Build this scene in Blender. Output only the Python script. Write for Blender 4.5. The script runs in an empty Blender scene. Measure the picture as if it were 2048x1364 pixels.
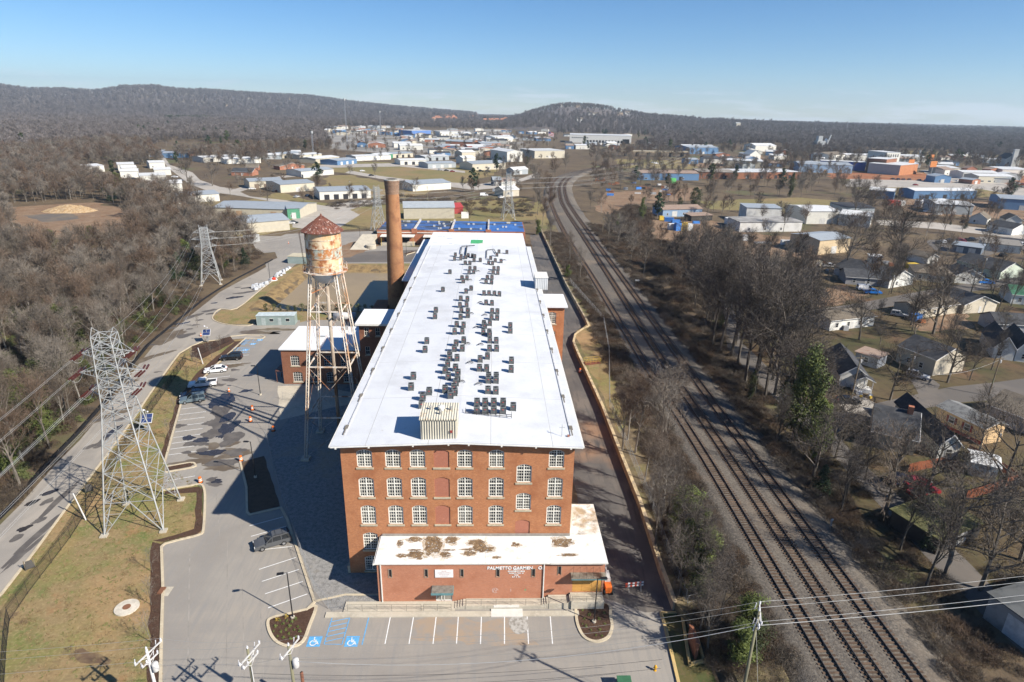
import bpy,math,random
import numpy as np
from mathutils import Vector,Matrix,noise as mnoise

SC=bpy.context.scene
COL=SC.collection
RND=random.Random(7)
R=math.radians

# ---------------------------------------------------------------- camera
CAM_H,FPX,CX,CY=57.0,1250.0,1024.0,682.0
PITCH,YAW,ROLL=R(20.4),R(2.0),R(1.15)
_fwd=Vector((math.sin(YAW)*math.cos(PITCH),math.cos(YAW)*math.cos(PITCH),-math.sin(PITCH)))
_rt0=Vector((math.cos(YAW),-math.sin(YAW),0.0))
_dn0=_fwd.cross(_rt0)
_rt=_rt0*math.cos(ROLL)-_dn0*math.sin(ROLL)
_dn=_dn0*math.cos(ROLL)+_rt0*math.sin(ROLL)
cam_d=bpy.data.cameras.new('camera')
cam=bpy.data.objects.new('camera',cam_d)
COL.objects.link(cam)
cam_d.sensor_width=36.0
cam_d.lens=36.0*FPX/2048.0
cam_d.clip_start,cam_d.clip_end=1.0,60000.0
_b=-_fwd;_u=-_dn
cam.matrix_world=Matrix(((_rt.x,_u.x,_b.x,0),(_rt.y,_u.y,_b.y,0),(_rt.z,_u.z,_b.z,CAM_H),(0,0,0,1)))
SC.camera=cam

# ---------------------------------------------------------------- sky, sun, exposure
SUN_ELEV=R(36.5)
SUN_DIR=Vector((0.85,-0.527,0)).normalized()*math.cos(SUN_ELEV)+Vector((0,0,math.sin(SUN_ELEV)))
W=bpy.data.worlds.new('World');SC.world=W;W.use_nodes=True
wn,wl=W.node_tree.nodes,W.node_tree.links
wn.clear()
w_out=wn.new('ShaderNodeOutputWorld');w_bg=wn.new('ShaderNodeBackground')
sky=wn.new('ShaderNodeTexSky');sky.sky_type='NISHITA';sky.sun_disc=False
sky.sun_elevation=SUN_ELEV
sky.sun_rotation=math.atan2(SUN_DIR.x,SUN_DIR.y)
sky.air_density,sky.dust_density,sky.ozone_density,sky.altitude=0.86,0.0,6.5,300
SKY_SAT=1.13
w_bg.inputs['Strength'].default_value=SKY_STRENGTH=0.073
# thin cumulus low above the horizon, all round
tc=wn.new('ShaderNodeTexCoord');sep=wn.new('ShaderNodeSeparateXYZ')
wl.new(tc.outputs['Generated'],sep.inputs[0])
mp=wn.new('ShaderNodeMapping');mp.inputs['Scale'].default_value=(9,9,85)
wl.new(tc.outputs['Generated'],mp.inputs[0])
cn=wn.new('ShaderNodeTexNoise');cn.inputs['Scale'].default_value=1.0;cn.inputs['Detail'].default_value=7;cn.inputs['Roughness'].default_value=0.62
wl.new(mp.outputs[0],cn.inputs['Vector'])
def wmath(op,a,b=None,clamp=False):
    m=wn.new('ShaderNodeMath');m.operation=op;m.use_clamp=clamp
    for i,v in enumerate((a,b)):
        if v is None:continue
        if isinstance(v,(int,float)):m.inputs[i].default_value=v
        else:wl.new(v,m.inputs[i])
    return m.outputs[0]
def wramp(v,a,b,c,d):
    m=wn.new('ShaderNodeMapRange');m.clamp=True
    wl.new(v,m.inputs[0])
    for i,x in enumerate((a,b,c,d)):m.inputs[i+1].default_value=x
    return m.outputs[0]
thr=wramp(sep.outputs['Z'],0.010,0.050,0.46,0.72)
cov=wmath('MULTIPLY',wmath('SUBTRACT',cn.outputs['Fac'],thr),7.0,True)
cov=wmath('MULTIPLY',cov,0.42)
mixc=wn.new('ShaderNodeMix');mixc.data_type='RGBA'
wl.new(cov,mixc.inputs['Factor'])
mixc.inputs['B'].default_value=(8.4,8.9,10.0,1)
w_hs=wn.new('ShaderNodeHueSaturation');w_hs.inputs['Saturation'].default_value=SKY_SAT
wl.new(sky.outputs[0],w_hs.inputs['Color']);wl.new(w_hs.outputs[0],mixc.inputs['A'])
wl.new(mixc.outputs['Result'],w_bg.inputs['Color']);wl.new(w_bg.outputs[0],w_out.inputs[0])

sun_d=bpy.data.lights.new('sun','SUN');sun_d.energy=5.0;sun_d.angle=R(0.55);sun_d.color=(1.0,0.935,0.84)
sun=bpy.data.objects.new('sun',sun_d);COL.objects.link(sun)
sun.rotation_euler=SUN_DIR.to_track_quat('Z','Y').to_euler()
sun.location=SUN_DIR*300

SC.view_settings.view_transform='Standard';SC.view_settings.look='None'
SC.view_settings.exposure=0.78;SC.view_settings.gamma=1.0;SC.view_settings.use_curve_mapping=False
SC.render.engine='CYCLES'
cy=SC.cycles
cy.max_bounces,cy.diffuse_bounces,cy.glossy_bounces,cy.transmission_bounces=4,1,2,2
cy.volume_bounces=0;cy.transparent_max_bounces=8
cy.use_denoising=True;cy.use_adaptive_sampling=True;cy.adaptive_threshold=0.02
cy.sample_clamp_indirect=4.0

# ---------------------------------------------------------------- survey helpers
def ray(px,py):
    return _rt*((px-CX)/FPX)+_dn*((py-CY)/FPX)+_fwd
def G(px,py,z=0.0):
    d=ray(px,py);t=(z-CAM_H)/d.z
    return Vector((d.x*t,d.y*t,z))
def atY(px,py,Y):
    d=ray(px,py);t=Y/d.y
    return Vector((d.x*t,Y,CAM_H+d.z*t))
def H_at(px,py,base):
    """height of the pixel above ground point base (same distance)"""
    return atY(px,py,base.y).z

# ---------------------------------------------------------------- mesh builder
class MB:
    def __init__(s):s.v=[];s.f=[];s.m=[];s.mi=0
    def add(s,vs,fs):
        o=len(s.v);s.v+=[tuple(v)for v in vs]
        for f in fs:s.f.append(tuple(i+o for i in f));s.m.append(s.mi)
        return s
    def box(s,x0,y0,z0,x1,y1,z1):
        return s.add([(x0,y0,z0),(x1,y0,z0),(x1,y1,z0),(x0,y1,z0),(x0,y0,z1),(x1,y0,z1),(x1,y1,z1),(x0,y1,z1)],
                     [(3,2,1,0),(4,5,6,7),(0,1,5,4),(1,2,6,5),(2,3,7,6),(3,0,4,7)])
    def obox(s,c,ux,hx,hy,z0,z1):
        """box with horizontal axis ux (2D unit), half sizes"""
        c=Vector(c);a=Vector((ux[0],ux[1],0));b=Vector((-ux[1],ux[0],0))
        P=[c-a*hx-b*hy,c+a*hx-b*hy,c+a*hx+b*hy,c-a*hx+b*hy]
        return s.prism([(p.x,p.y)for p in P],z0,z1)
    def prism(s,poly,z0,z1,caps=True):
        n=len(poly)
        vs=[(p[0],p[1],z0)for p in poly]+[(p[0],p[1],z1)for p in poly]
        fs=[(i,(i+1)%n,(i+1)%n+n,i+n)for i in range(n)]
        if caps:fs+=[tuple(range(n,2*n)),tuple(range(n-1,-1,-1))]
        return s.add(vs,fs)
    def beam(s,p,q,r,n=4,r2=None,caps=True):
        p,q=Vector(p),Vector(q);d=q-p
        if d.length<1e-6:return s
        d.normalize();a=d.orthogonal().normalized()
        if abs(d.z)<0.999:
            a=d.cross(Vector((0,0,1))).normalized()
        b=d.cross(a);r2=r if r2 is None else r2
        vs=[]
        for c,rr in((p,r),(q,r2)):
            for i in range(n):
                t=2*math.pi*(i+0.5)/n;vs.append(c+a*(rr*math.cos(t))+b*(rr*math.sin(t)))
        fs=[(i,(i+1)%n,(i+1)%n+n,i+n)for i in range(n)]
        if caps:fs+=[tuple(range(n-1,-1,-1)),tuple(range(n,2*n))]
        return s.add(vs,fs)
    def tube(s,pts,r,n=4):
        for a,b in zip(pts,pts[1:]):s.beam(a,b,r,n,caps=False)
        return s
    def lathe(s,prof,n=24,c=(0,0,0),cap=True):
        vs=[]
        for r,z in prof:
            for i in range(n):
                t=2*math.pi*i/n;vs.append((c[0]+r*math.cos(t),c[1]+r*math.sin(t),c[2]+z))
        fs=[]
        for k in range(len(prof)-1):
            for i in range(n):
                j=(i+1)%n;fs.append((k*n+i,k*n+j,(k+1)*n+j,(k+1)*n+i))
        if cap:
            fs.append(tuple(range(n-1,-1,-1)));fs.append(tuple(range((len(prof)-1)*n,len(prof)*n)))
        return s.add(vs,fs)
    def sheet(s,poly,z=0.0):
        return s.add([(p[0],p[1],z)for p in poly],[tuple(range(len(poly)))])
    def mesh(s,name,mats,smooth=False):
        me=bpy.data.meshes.new(name);me.from_pydata(s.v,[],s.f);me.update()
        if not isinstance(mats,(list,tuple)):mats=[mats]
        for m in mats:me.materials.append(m)
        if len(mats)>1:me.polygons.foreach_set('material_index',s.m)
        if smooth:me.polygons.foreach_set('use_smooth',[True]*len(me.polygons))
        return me
    def build(s,name,mats,parent=None,smooth=False,world=False):
        if world and parent is not None:
            o=parent.location;s.v=[(v[0]-o.x,v[1]-o.y,v[2]-o.z)for v in s.v]
        ob=bpy.data.objects.new(name,s.mesh(name,mats,smooth));COL.objects.link(ob)
        if parent is not None:ob.parent=parent
        return ob

def tag(o,label=None,cat=None,group=None,kind=None):
    if label:o['label']=label
    if cat:o['category']=cat
    if group:o['group']=group
    if kind:o['kind']=kind
    return o
def struct(o,label=None):o['kind']='structure';(label and o.__setitem__('label',label));return o
def thing(name,label,cat,loc=(0,0,0),rz=0.0,group=None):
    o=bpy.data.objects.new(name,None);COL.objects.link(o);o.empty_display_size=0.3
    o.location=loc;o.rotation_euler=(0,0,rz)
    return tag(o,label,cat,group)
def link_part(name,me,parent,loc=(0,0,0),rz=0.0):
    o=bpy.data.objects.new(name,me);COL.objects.link(o);o.parent=parent;o.location=loc;o.rotation_euler=(0,0,rz)
    return o
def copy_tree(o,parent=None):
    c=o.copy();COL.objects.link(c);c.parent=parent
    for ch in o.children:copy_tree(ch,c)
    return c
ORD=['first','second','third','fourth','fifth','sixth','seventh','eighth','ninth','tenth','eleventh','twelfth','thirteenth','fourteenth','fifteenth','sixteenth','seventeenth','eighteenth','nineteenth','twentieth']
def ordn(i):
    return ORD[i]if i<20 else('%d%s'%(i+1,{1:'st',2:'nd',3:'rd'}.get((i+1)%10,'th')if(i+1)%100 not in(11,12,13)else 'th'))

# ---------------------------------------------------------------- materials
def new_mat(name):
    m=bpy.data.materials.new(name);m.use_nodes=True
    return m,m.node_tree.nodes,m.node_tree.links,m.node_tree.nodes['Principled BSDF']
def nnode(ns,t,**kw):
    n=ns.new(t)
    for k,v in kw.items():
        if k in n.inputs:n.inputs[k].default_value=v
        else:setattr(n,k,v)
    return n
def noise_fac(ns,ls,vec,scale,detail=4,rough=0.55,lo=0.35,hi=0.65):
    n=nnode(ns,'ShaderNodeTexNoise',Scale=scale,Detail=detail,Roughness=rough);ls.new(vec,n.inputs['Vector'])
    mr=ns.new('ShaderNodeMapRange');mr.clamp=True
    ls.new(n.outputs['Fac'],mr.inputs[0]);mr.inputs[1].default_value=lo;mr.inputs[2].default_value=hi
    return mr.outputs[0]
def mixcol(ns,ls,fac,a,b,blend='MIX'):
    m=ns.new('ShaderNodeMix');m.data_type='RGBA';m.blend_type=blend
    if isinstance(fac,(int,float)):m.inputs['Factor'].default_value=fac
    else:ls.new(fac,m.inputs['Factor'])
    for k,c in(('A',a),('B',b)):
        if isinstance(c,(tuple,list)):m.inputs[k].default_value=(c[0],c[1],c[2],1)
        else:ls.new(c,m.inputs[k])
    return m.outputs['Result']
def pos_vec(ns,world=True):
    if world:return ns.new('ShaderNodeNewGeometry').outputs['Position']
    return ns.new('ShaderNodeTexCoord').outputs['Object']
MATS={}
def M(name,col,rough=0.8,var=0.25,scale=1.5,metal=0.0,bump=0.0,bscale=20,spec=0.3,col2=None,world=True,rnd=0.0,lo=0.35,hi=0.65,detail=5):
    if name in MATS:return MATS[name]
    m,ns,ls,b=new_mat(name)
    v=pos_vec(ns,world)
    if col2 is None:col2=tuple(c*(1-var)for c in col)
    f=noise_fac(ns,ls,v,scale,detail,0.6,lo,hi)
    c=mixcol(ns,ls,f,col,col2)
    if rnd:
        oi=ns.new('ShaderNodeObjectInfo');hs=ns.new('ShaderNodeHueSaturation')
        mr=ns.new('ShaderNodeMapRange');ls.new(oi.outputs['Random'],mr.inputs[0])
        mr.inputs[3].default_value=1-rnd;mr.inputs[4].default_value=1+rnd
        ls.new(mr.outputs[0],hs.inputs['Value']);ls.new(c,hs.inputs['Color']);c=hs.outputs[0]
    ls.new(c,b.inputs['Base Color'])
    b.inputs['Roughness'].default_value=rough;b.inputs['Metallic'].default_value=metal
    b.inputs['Specular IOR Level'].default_value=spec
    if bump:
        n=nnode(ns,'ShaderNodeTexNoise',Scale=bscale,Detail=4);ls.new(v,n.inputs['Vector'])
        bp=nnode(ns,'ShaderNodeBump',Strength=bump,Distance=0.05);ls.new(n.outputs['Fac'],bp.inputs['Height']);ls.new(bp.outputs[0],b.inputs['Normal'])
    MATS[name]=m
    return m
def layered(name,base,layers,rough=0.9,spec=0.2,bump=0.0,bscale=6.0,bdist=0.1,rough_noise=None):
    """base colour plus [(colour, scale, lo, hi, detail, stretch)] noise layers in world space"""
    if name in MATS:return MATS[name]
    m,ns,ls,b=new_mat(name)
    p=pos_vec(ns)
    c=base
    for L in layers:
        colr,sc,lo,hi=L[:4];det=L[4]if len(L)>4 else 5;st=L[5]if len(L)>5 else None
        v=p
        mpn=ns.new('ShaderNodeMapping');ls.new(p,mpn.inputs[0]);mpn.inputs['Location'].default_value=(sc*37.1,lo*91.0,hi*13.0+det)
        if st:mpn.inputs['Scale'].default_value=st
        v=mpn.outputs[0]
        f=noise_fac(ns,ls,v,sc,det,0.6,lo,hi)
        c=mixcol(ns,ls,f,c,colr)
    ls.new(c,b.inputs['Base Color'])
    b.inputs['Roughness'].default_value=rough;b.inputs['Specular IOR Level'].default_value=spec
    if bump:
        n=nnode(ns,'ShaderNodeTexNoise',Scale=bscale,Detail=6,Roughness=0.65);ls.new(p,n.inputs['Vector'])
        bp=nnode(ns,'ShaderNodeBump',Strength=bump,Distance=bdist);ls.new(n.outputs['Fac'],bp.inputs['Height']);ls.new(bp.outputs[0],b.inputs['Normal'])
    MATS[name]=m
    return m
def brick_mat(name,c1,c2,mortar,stain=(0.2,0.09,0.05),tint=None):
    if name in MATS:return MATS[name]
    m,ns,ls,b=new_mat(name)
    p=pos_vec(ns);sp=ns.new('ShaderNodeSeparateXYZ');ls.new(p,sp.inputs[0])
    ad=nnode(ns,'ShaderNodeMath',operation='ADD');ls.new(sp.outputs[0],ad.inputs[0]);ls.new(sp.outputs[1],ad.inputs[1])
    cb=ns.new('ShaderNodeCombineXYZ');ls.new(ad.outputs[0],cb.inputs[0]);ls.new(sp.outputs[2],cb.inputs[1])
    bt=nnode(ns,'ShaderNodeTexBrick',Scale=1.0);bt.inputs['Brick Width'].default_value=0.24;bt.inputs['Row Height'].default_value=0.085
    bt.inputs['Mortar Size'].default_value=0.010;bt.inputs['Mortar Smooth'].default_value=0.2;bt.inputs['Bias'].default_value=-0.1
    for k,cc in(('Color1',c1),('Color2',c2),('Mortar',mortar)):bt.inputs[k].default_value=(*cc,1)
    ls.new(cb.outputs[0],bt.inputs['Vector'])
    f=noise_fac(ns,ls,p,0.45,6,0.65,0.48,0.75)
    c=mixcol(ns,ls,f,bt.outputs['Color'],stain)
    f2=noise_fac(ns,ls,p,2.2,5,0.7,0.60,0.80)
    c=mixcol(ns,ls,f2,c,tuple(min(1,x*1.25+0.03)for x in c1))
    f3=noise_fac(ns,ls,p,0.9,6,0.7,0.70,0.80)
    c=mixcol(ns,ls,f3,c,(0.52,0.40,0.33))
    ls.new(c,b.inputs['Base Color']);b.inputs['Roughness'].default_value=0.9;b.inputs['Specular IOR Level'].default_value=0.15
    bp=nnode(ns,'ShaderNodeBump',Strength=0.35,Distance=0.01);ls.new(bt.outputs['Fac'],bp.inputs['Height']);bp.invert=True;ls.new(bp.outputs[0],b.inputs['Normal'])
    MATS[name]=m
    return m
def ribbed(name,col,period=0.3,rough=0.5,depth=0.03,var=0.15,horiz=False,rust=None,spec=0.4):
    """sheet-metal cladding: ribs along z (walls) or down the slope"""
    if name in MATS:return MATS[name]
    m,ns,ls,b=new_mat(name)
    p=ns.new('ShaderNodeTexCoord').outputs['Object'];sp=ns.new('ShaderNodeSeparateXYZ');ls.new(p,sp.inputs[0])
    if horiz:src=sp.outputs[0]
    else:
        ad=nnode(ns,'ShaderNodeMath',operation='ADD');ls.new(sp.outputs[0],ad.inputs[0]);ls.new(sp.outputs[1],ad.inputs[1]);src=ad.outputs[0]
    mu=nnode(ns,'ShaderNodeMath',operation='MULTIPLY');ls.new(src,mu.inputs[0]);mu.inputs[1].default_value=2*math.pi/period
    sn=nnode(ns,'ShaderNodeMath',operation='SINE');ls.new(mu.outputs[0],sn.inputs[0])
    f=noise_fac(ns,ls,p,0.6,5,0.65,0.35,0.7)
    c=mixcol(ns,ls,f,col,tuple(x*(1-var)for x in col))
    if rust:
        f2=noise_fac(ns,ls,p,0.9,6,0.7,0.56,0.68);c=mixcol(ns,ls,f2,c,rust)
    oi=ns.new('ShaderNodeObjectInfo');hs=ns.new('ShaderNodeHueSaturation');mr=ns.new('ShaderNodeMapRange');ls.new(oi.outputs['Random'],mr.inputs[0])
    mr.inputs[3].default_value=0.9;mr.inputs[4].default_value=1.08;ls.new(mr.outputs[0],hs.inputs['Value']);ls.new(c,hs.inputs['Color'])
    ls.new(hs.outputs[0],b.inputs['Base Color']);b.inputs['Roughness'].default_value=rough;b.inputs['Specular IOR Level'].default_value=spec
    bp=nnode(ns,'ShaderNodeBump',Strength=0.8,Distance=depth);ls.new(sn.outputs[0],bp.inputs['Height']);ls.new(bp.outputs[0],b.inputs['Normal'])
    MATS[name]=m
    return m
# ---------------------------------------------------------------- shared materials
m_litter=layered('ground_soil',(0.110,0.082,0.053),[((0.16,0.122,0.072),0.05,0.42,0.62),((0.085,0.062,0.042),0.35,0.45,0.7),((0.15,0.10,0.06),2.5,0.5,0.75),((0.10,0.115,0.045),0.02,0.58,0.70)],bump=0.5,bscale=1.5,bdist=0.3)
m_grass=layered('dry_lawn',(0.245,0.180,0.090),[((0.125,0.150,0.045),0.22,0.46,0.64,8),((0.30,0.16,0.075),0.16,0.60,0.72,6),((0.20,0.185,0.062),0.12,0.48,0.66,6),((0.33,0.21,0.105),0.09,0.50,0.68,5),((0.19,0.13,0.065),0.9,0.50,0.78,6),((0.35,0.27,0.14),3.0,0.5,0.8,6)],bump=0.6,bscale=5,bdist=0.1)
m_field=layered('field_grass',(0.235,0.185,0.085),[((0.185,0.165,0.065),0.03,0.42,0.62,6),((0.27,0.185,0.095),0.02,0.5,0.7),((0.17,0.125,0.06),0.35,0.5,0.75)],bump=0.3,bscale=3)
m_yardgrass=layered('yard_grass',(0.105,0.078,0.042),[((0.068,0.066,0.028),0.06,0.42,0.62,6),((0.13,0.08,0.046),0.08,0.52,0.68),((0.06,0.044,0.028),0.5,0.5,0.75)],bump=0.5,bscale=3)
m_dirt=layered('bare_dirt',(0.22,0.145,0.09),[((0.28,0.195,0.125),0.15,0.42,0.66),((0.20,0.105,0.055),0.3,0.5,0.7),((0.15,0.105,0.07),1.2,0.5,0.75)],bump=0.4,bscale=3)
m_redclay=layered('red_clay',(0.28,0.105,0.045),[((0.34,0.17,0.085),0.05,0.42,0.64),((0.19,0.10,0.055),0.2,0.5,0.7)],bump=0.3)
m_asphalt=layered('lot_asphalt',(0.300,0.274,0.238),[((0.252,0.230,0.203),0.10,0.42,0.62,5),((0.32,0.285,0.240),0.07,0.55,0.70,5,(0.35,1.6,1)),((0.25,0.235,0.215),0.6,0.45,0.7,6,(3.0,0.25,1)),((0.33,0.30,0.27),5.0,0.60,0.80,3)],rough=0.85,bump=0.12,bscale=40,bdist=0.01)
m_road=layered('road_asphalt',(0.315,0.285,0.245),[((0.25,0.228,0.20),0.09,0.45,0.65,5),((0.36,0.32,0.27),0.3,0.52,0.72,5,(1,0.3,1)),((0.22,0.20,0.18),0.04,0.58,0.68)],rough=0.85,bump=0.1,bscale=30,bdist=0.01)
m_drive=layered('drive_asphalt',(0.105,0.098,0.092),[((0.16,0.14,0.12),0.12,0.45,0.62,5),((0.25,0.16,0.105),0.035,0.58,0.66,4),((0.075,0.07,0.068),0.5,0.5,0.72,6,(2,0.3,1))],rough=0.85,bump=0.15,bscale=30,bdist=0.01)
m_street=layered('street_asphalt',(0.125,0.112,0.10),[((0.16,0.14,0.12),0.1,0.45,0.65),((0.125,0.115,0.105),0.5,0.5,0.72)],rough=0.85)
m_pale=layered('pale_pavement',(0.40,0.36,0.31),[((0.33,0.30,0.26),0.05,0.42,0.62),((0.43,0.40,0.35),0.3,0.5,0.7)],rough=0.85)
m_gravel=layered('yard_gravel',(0.26,0.25,0.235),[((0.165,0.16,0.15),1.8,0.42,0.62,8),((0.31,0.26,0.19),0.10,0.54,0.68),((0.36,0.35,0.33),9.0,0.5,0.72,3)],bump=0.5,bscale=18,bdist=0.05)
m_ballast=layered('track_ballast',(0.142,0.120,0.096),[((0.085,0.076,0.068),0.07,0.45,0.62,5,(2.5,0.25,1)),((0.205,0.180,0.146),3.2,0.45,0.66,8),((0.06,0.055,0.052),4.5,0.52,0.68,6),((0.21,0.165,0.12),0.05,0.56,0.7)],bump=0.9,bscale=7,bdist=0.10)
m_kerb=layered('kerb_concrete',(0.52,0.44,0.31),[((0.42,0.35,0.25),0.8,0.45,0.7),((0.58,0.51,0.38),4,0.5,0.75)],rough=0.85)
m_mulch=layered('bark_mulch',(0.072,0.040,0.026),[((0.11,0.065,0.045),4.0,0.42,0.65,6),((0.045,0.026,0.018),9,0.5,0.7)],bump=1.0,bscale=14,bdist=0.08)
m_white=M('white_paint',(0.78,0.78,0.76),0.6,0.12,3.0)
m_blue=M('blue_paint',(0.12,0.40,0.72),0.6,0.25,2.5)
m_puddle=M('damp_stain',(0.045,0.042,0.045),0.16,0.3,0.8,spec=0.5)
m_patch=layered('tar_patch',(0.10,0.090,0.084),[((0.15,0.135,0.12),0.5,0.45,0.7)],rough=0.7)
m_mud=layered('mud_stain',(0.125,0.095,0.062),[((0.19,0.155,0.11),0.4,0.45,0.7)],rough=0.45,spec=0.4)
m_concrete=layered('concrete',(0.48,0.43,0.34),[((0.38,0.34,0.27),0.4,0.45,0.68),((0.54,0.49,0.40),3,0.5,0.75)],rough=0.85)
m_dark=M('black_metal',(0.018,0.018,0.02),0.5,0.2)
m_black=M('black_fabric',(0.015,0.015,0.018),0.8,0.3)
m_galv=M('galvanised_steel',(0.46,0.47,0.46),0.55,0.22,1.2,metal=0.35)
m_rustw=layered('rusty_white_paint',(0.62,0.55,0.46),[((0.40,0.16,0.06),0.9,0.46,0.58,8),((0.22,0.075,0.03),2.2,0.52,0.64,8)],rough=0.7)
m_glass=M('dark_glass',(0.030,0.038,0.046),0.06,0.5,0.9,spec=0.7)
m_wood=layered('timber_pole',(0.24,0.19,0.13),[((0.16,0.125,0.085),1.5,0.4,0.65,5,(6,6,0.4)),((0.21,0.23,0.15),0.5,0.5,0.7)],rough=0.9)
m_tie=M('sleeper_timber',(0.125,0.082,0.055),0.9,0.45,1.1,rnd=0.3,world=True)
m_rail=M('rail_steel',(0.085,0.06,0.045),0.55,0.3,2.0,metal=0.3)
m_railtop=M('rail_head',(0.16,0.15,0.145),0.3,0.2,2.0,metal=0.7)
m_roofwhite=layered('white_membrane',(0.72,0.73,0.745),[((0.64,0.65,0.67),0.09,0.5,0.68,5,(2.5,0.5,1)),((0.68,0.665,0.63),0.5,0.64,0.74,6)],rough=0.7,spec=0.2)
m_trimwhite=M('white_trim',(0.74,0.72,0.66),0.6,0.15,2.0)
m_stone=M('stone_sill',(0.50,0.43,0.31),0.85,0.25,3)
m_cream=M('cream_frame',(0.82,0.79,0.70),0.6,0.15,4)

# ---------------------------------------------------------------- ground: one sheet out to the horizon
POND=(-66.5,182.0,-31.0,229.5);WATER_Z=-1.5
def ground_z(x,y):
    dx=max(POND[0]-x,0,x-POND[2]);dy=max(POND[1]-y,0,y-POND[3])
    d=math.hypot(dx,dy)
    if d==0:d=-min(x-POND[0],POND[2]-x,y-POND[1],POND[3]-y)
    return max(-3.0,min(0.0,WATER_Z+d/4.5*1.5))
def far_z(x,y):
    r=math.hypot(x,y);return-0.0108*(r-2600)**2/(r-2600+900)if r>2600 else 0.0
def spaced(lo,a,b,hi,fine,grow):
    mid=list(np.arange(a,b+0.01,fine));l=[a];st=fine
    while l[-1]>lo:st*=grow;l.append(l[-1]-st)
    r=[b];st=fine
    while r[-1]<hi:st*=grow;r.append(r[-1]+st)
    return sorted(l[1:])+mid+r[1:]
gx=spaced(-8800,-76,-20,8800,1.2,1.16);gy=spaced(-1500,172,240,9200,1.2,1.16)
mb=MB()
for y in gy:
    for x in gx:mb.v.append((x,y,ground_z(x,y)if(-80<x<-15 and 165<y<245)else far_z(x,y)))
nx=len(gx)
for j in range(len(gy)-1):
    for i in range(nx-1):mb.f.append((j*nx+i,j*nx+i+1,(j+1)*nx+i+1,(j+1)*nx+i));mb.m.append(0)
struct(mb.build('ground',m_litter,smooth=True),'brown winter ground of leaf litter and dry grass')

def zpoly(pts,jit=0.0,step=2.5,z=0.0,seed=0,world=False):
    rr=random.Random(seed);P=[Vector((p[0],p[1],0))if world else G(p[0],p[1],z)for p in pts]
    if not jit:return[(p.x,p.y)for p in P]
    out=[]
    for a,b in zip(P,P[1:]+P[:1]):
        n=max(1,int((b-a).length/step));nrm=Vector((-(b-a).y,(b-a).x,0)).normalized()
        for k in range(n):
            q=a.lerp(b,k/n)+nrm*(rr.uniform(-jit,jit)if k else 0);out.append((q.x,q.y))
    return out
_zc=[0];ZONES=[];FOOT=[]
def zone(name,pts,z,mat,jit=0.0,step=2.5,label=None,world=False):
    _zc[0]+=1
    P_=zpoly(pts,jit,step,0.0,_zc[0],world);ZONES.append((name,np.array(P_)))
    o=MB().sheet(P_,z).build(name,mat)
    return struct(o,label)
# far fields, lots and streets (sheets a little above each other)
zone('field',[(640,322),(860,326),(1000,340),(985,352),(920,368),(815,366),(740,350),(668,344),(600,342)],0.05,m_field,3,8,'olive brown meadow beyond the mill')
zone('field',[(655,352),(700,350),(770,365),(820,374),(870,380),(820,395),(760,398),(640,380)],0.05,m_field,3,8,'mown meadow behind the brick chimney')
zone('field',[(700,415),(780,405),(1000,400),(1060,395),(1068,440),(690,460),(640,455)],0.06,m_field,2,6,'rough dry grass behind the blue roof')
zone('lawn',[(470,405),(560,385),(640,405),(720,420),(640,452),(480,475),(440,440),(380,400)],0.05,m_field,2,6,'worn grass round the metal sheds')
zone('field',[(20,415),(190,405),(250,420),(260,455),(140,475),(40,470)],0.05,m_dirt,3,6,'open dirt clearing with a rubble heap')
zone('field',[(45,432),(140,425),(160,437),(95,445)],0.09,layered('grey_stockpile',(0.13,0.115,0.10),[((0.19,0.15,0.11),0.2,0.45,0.65)]),1.5,4,'dark stockpile stain in the dirt clearing')
zone('street',[(318,298),(340,330),(385,345),(400,360),(440,374),(470,378),(560,352),(660,343),(662,346),(565,356),(480,384),(500,393),(610,405),(650,412),(690,405),(730,400),(760,402),(700,420),(720,430),(680,455),(660,447),(640,425),(580,410),(480,392),(420,384),(378,368),(335,335),(312,300)],0.11,m_pale,0,5,'pale street winding between the metal sheds')
zone('street',[(700,341),(760,352),(840,362),(960,368),(1040,358),(1075,345),(1080,352),(1000,376),(950,380),(840,367),(760,358),(690,346)],0.11,m_pale,0,5,'pale lane crossing the meadow')
zone('lot',[(585,425),(640,420),(665,448),(640,462),(585,455)],0.10,m_pale,0,5,'pale lot beside the green fronted shed')
zone('street',[(640,330),(800,326),(930,342),(930,346),(800,333),(640,336)],0.11,m_pale,0,5,'service street along the row of sheds')
zone('lot',[(640,262),(1010,258),(1060,290),(1010,312),(840,312),(660,298)],0.07,layered('town_lots',(0.30,0.28,0.25),[((0.20,0.19,0.175),0.02,0.42,0.6),((0.17,0.14,0.10),0.012,0.5,0.62)]),6,30,'grey lots and streets of the small town')
# the far lot behind the water tower and the pale banks
zone('lot',[(505,486),(520,472),(562,472),(572,468),(745,462),(757,490),(868,496),(828,527),(684,527),(620,512),(583,534),(540,560),(530,526),(555,516),(550,504),(517,507)],0.02,m_asphalt,0,5,'wide empty lot behind the water tower')
zone('lot',[(690,505),(865,498),(830,524),(686,525)],0.024,m_street,0.4,4,'darker asphalt strip behind the pond')
zone('dirt',[(630,505),(760,470),(765,490),(700,515),(640,520)],0.028,m_dirt,1.2,3,'reddish dirt washed over the far lot')
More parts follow.
